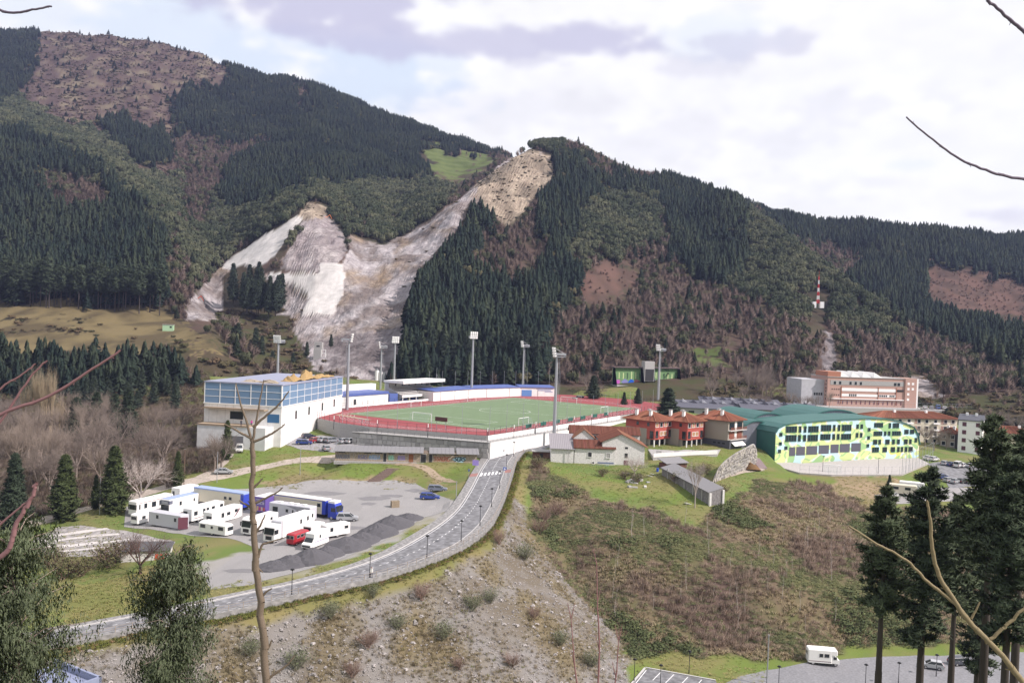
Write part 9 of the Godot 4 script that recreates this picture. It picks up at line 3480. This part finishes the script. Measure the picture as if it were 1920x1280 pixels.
func make_foreground() -> void:
	mat("sapling_bark", L(0.24, 0.18, 0.125), 0.85, "grit", 3.0)
	mat("red_twig", L(0.20, 0.10, 0.10), 0.7)
	mat("olive_twig", L(0.23, 0.18, 0.09), 0.75, "wear", 8.0)
	mat("dark_twig", L(0.10, 0.075, 0.10), 0.7)
	var d := 6.5
	var o := thing("bare_sapling", "bare young tree with pale brown stem, forking before the hall", "tree", grd(at(497, 1280, d).x, -d))
	var P := func(a: Array, dd: float):
		var r := []
		for i in range(0, a.size(), 2):
			r.append(at(a[i], a[i + 1], dd))
		return r
	twig_line(o, [o.position] + P.call([501, 1290, 488, 1150, 478, 1020, 472, 920, 473, 830], d), 0.034, 0.017, M.sapling_bark, "trunk")
	for q in [[473, 835, 462, 790, 450, 755, 442, 718], [473, 830, 480, 790, 487, 750, 494, 712], [474, 800, 500, 778, 525, 755, 541, 733], [476, 828, 500, 818, 520, 806, 534, 795], [472, 822, 452, 812, 435, 802, 420, 795], [484, 1045, 492, 1020, 510, 1015, 530, 1008], [474, 945, 495, 935, 515, 925, 530, 914], [472, 952, 460, 945, 448, 938], [490, 1120, 500, 1108, 510, 1103], [500, 1218, 506, 1208, 509, 1200], [505, 1270, 540, 1245, 553, 1228], [474, 915, 484, 905, 492, 897], [478, 1000, 488, 985, 497, 964]]:
		twig_line(o, P.call(q, d), 0.011, 0.004, M.sapling_bark, "branch")
	# red shoots rising from a bush just outside the frame
	o = thing("red_shoots", "thin red twigs of a bush leaning in over the valley wood", "twigs", grd(at(-120, 1000, 2.0).x, -2.0))
	for q in [[[-60, 830, 0, 778, 90, 742, 160, 700, 225, 656], 0.0085], [[-70, 860, 0, 790, 30, 745, 62, 700, 88, 676], 0.006], [[-60, 790, 0, 728, 35, 706, 66, 682], 0.0055], [[-60, 1080, 10, 1035, 30, 980, 60, 930, 68, 905], 0.012], [[-30, 1010, 20, 965, 50, 940], 0.006]]:
		twig_line(o, [o.position] + P.call(q[0], 2.0), q[1] * 0.62, q[1] * 0.3, M.red_twig)
	o = thing("overhanging_twig", "dark twig tip against the sky above the mountain ridge", "twigs", grd(at(-150, 400, 3.0).x, -3.0))
	twig_line(o, [o.position] + P.call([-120, 60, -40, 18, 25, 24, 60, 18, 96, 12], 3.0), 0.006, 0.003, M.dark_twig)
	o = thing("olive_branches", "thick olive brown branches rising across the pine group", "twigs", grd(at(2010, 1400, 4.0).x, -4.0))
	twig_line(o, [o.position] + P.call([1935, 1300, 1880, 1230, 1815, 1160, 1762, 1080, 1748, 1020, 1745, 975, 1738, 938], 4.0), 0.016, 0.005, M.olive_twig, "branch")
	twig_line(o, P.call([1815, 1160, 1790, 1130, 1740, 1090, 1700, 1050, 1645, 1020, 1592, 986], 4.0), 0.009, 0.004, M.olive_twig, "branch")
	twig_line(o, P.call([1850, 1205, 1880, 1180, 1905, 1155, 1935, 1130], 4.0), 0.0085, 0.006, M.olive_twig, "branch")
	twig_line(o, P.call([1822, 1160, 1830, 1145, 1838, 1128], 4.0), 0.006, 0.003, M.olive_twig, "branch")
	o = thing("sky_twig", "long thin dark twig curving across the white sky", "twigs", grd(at(2150, 700, 3.2).x, -3.2))
	twig_line(o, [o.position] + P.call([2100, 370, 1985, 345, 1919, 336, 1860, 322, 1800, 298, 1750, 262, 1700, 219], 3.2), 0.0075, 0.0028, M.dark_twig)
	twig_line(o, P.call([2010, 200, 1950, 90, 1919, 58, 1885, 28, 1848, -4], 3.2), 0.008, 0.005, M.dark_twig)
	for q in [[[1118, 1330, 1124, 1220, 1120, 1130, 1119, 1058], "tall red bare shoot in front of the bramble slope"], [[1145, 1330, 1155, 1270, 1160, 1200], "shorter red bare shoot beside the taller one"], [[1090, 1330, 1078, 1250, 1071, 1160], "thin red shoot leaning over the scree"]]:
		o = thing("bare_shoot", q[1], "twigs", grd(at(q[0][0], 1330, 9.0).x, -9.0))
		twig_line(o, [o.position] + P.call(q[0], 9.0), 0.014, 0.004, M.red_twig)
		for k in 3:
			var i: int = 2 + k * 2 if 2 + k * 2 < q[0].size() else q[0].size() - 2
			twig_line(o, P.call([q[0][i], q[0][i + 1], q[0][i] + 7 * (1 if k % 2 else -1), q[0][i + 1] - 30], 9.0), 0.006, 0.002, M.red_twig, "side_shoot")
	people()

# a small walking figure as one surface: tapered limbs joined at shoulder, hip and neck
func person(p: Vector3, turn: float, top: Color, legs: Color, label: String) -> void:
	var o := thing("person", label, "person", p, turn)
	var mb := MB.new()
	mb.col = legs
	for s in [-1, 1]:
		var st: float = 0.16 * s
		mb.cyl(Vector3(0.09 * s, 0.90, 0), Vector3(0.10 * s, 0.48, st * 0.6), 0.095, 0.065, 8)
		mb.cyl(Vector3(0.10 * s, 0.48, st * 0.6), Vector3(0.10 * s, 0.07, st * 0.4), 0.065, 0.045, 8)
		mb.bx(0.05 * s + 0.05 * s - 0.045, 0.05 * s + 0.05 * s + 0.045, 0.0, 0.08, st * 0.4 - 0.08, st * 0.4 + 0.17)
	mb.col = top
	mb.cyl(Vector3(0, 0.86, 0), Vector3(0, 1.15, 0), 0.165, 0.15, 10)
	mb.cyl(Vector3(0, 1.15, 0), Vector3(0, 1.40, 0), 0.15, 0.19, 10)
	mb.cyl(Vector3(0, 1.40, 0), Vector3(0, 1.48, 0), 0.19, 0.07, 10)
	for s in [-1, 1]:
		mb.cyl(Vector3(0.18 * s, 1.40, 0), Vector3(0.23 * s, 1.12, -0.06 * s), 0.06, 0.048, 7)
		mb.cyl(Vector3(0.23 * s, 1.12, -0.06 * s), Vector3(0.21 * s, 0.88, 0.08), 0.048, 0.035, 7)
	mb.col = Color(0.45, 0.28, 0.21)
	mb.cyl(Vector3(0, 1.46, 0), Vector3(0, 1.56, 0.01), 0.05, 0.05, 7)
	for s in [-1, 1]:
		mb.cyl(Vector3(0.21 * s, 0.88, 0.08), Vector3(0.20 * s, 0.78, 0.12), 0.035, 0.02, 6)
	mb.cyl(Vector3(0, 1.52, 0.02), Vector3(0, 1.63, 0.02), 0.075, 0.09, 9)
	mb.cyl(Vector3(0, 1.63, 0.02), Vector3(0, 1.74, 0.0), 0.09, 0.055, 9)
	mb.cyl(Vector3(0, 1.62, 0.10), Vector3(0, 1.60, 0.13), 0.02, 0.012, 5)
	part(o, "body", mb, M.plain)
	mb = MB.new()
	mb.col = Color(0.03, 0.022, 0.018)
	mb.cyl(Vector3(0, 1.62, -0.03), Vector3(0, 1.77, -0.015), 0.098, 0.06, 9)
	part(o, "hair", mb, M.plain)
func people() -> void:
	var i := road_near(687, 1088, 0.84)
	person(rb(i, 0.84, 0.12), 0.6, Color(0.62, 0.62, 0.6), Color(0.12, 0.12, 0.14), "person in a white top walking on the road pavement")
	person(sit(519, 824), 0.5, Color(0.05, 0.05, 0.06), Color(0.03, 0.03, 0.04), "person in dark clothes walking with two others below the hall")
	person(sit(523, 825), 0.3, Color(0.10, 0.04, 0.05), Color(0.03, 0.03, 0.04), "person in a dark red top between two walkers below the hall")
	person(sit(528, 825), 0.4, Color(0.02, 0.02, 0.03), Color(0.08, 0.03, 0.03), "person in black standing at the edge of the hall walkers")
	person(Vector3(-71.5, 0.26, -243.2), 0.2, Color(0.50, 0.06, 0.30), Color(0.05, 0.05, 0.08), "person in a pink top on the hall terrace")
	person(Vector3(-74.2, 0.26, -242.6), 0.4, Color(0.05, 0.05, 0.06), Color(0.05, 0.05, 0.08), "person in black on the hall terrace")

func make_all() -> void:
	make_stadium()
	make_road()
	make_lot()
	make_kiosk()
	make_cars()
	make_circus()
	make_farm()
	make_houses()
	make_school()
	make_town()
	make_far_things()
	make_trees()
	make_cover()
	make_saplings()
	make_foreground()
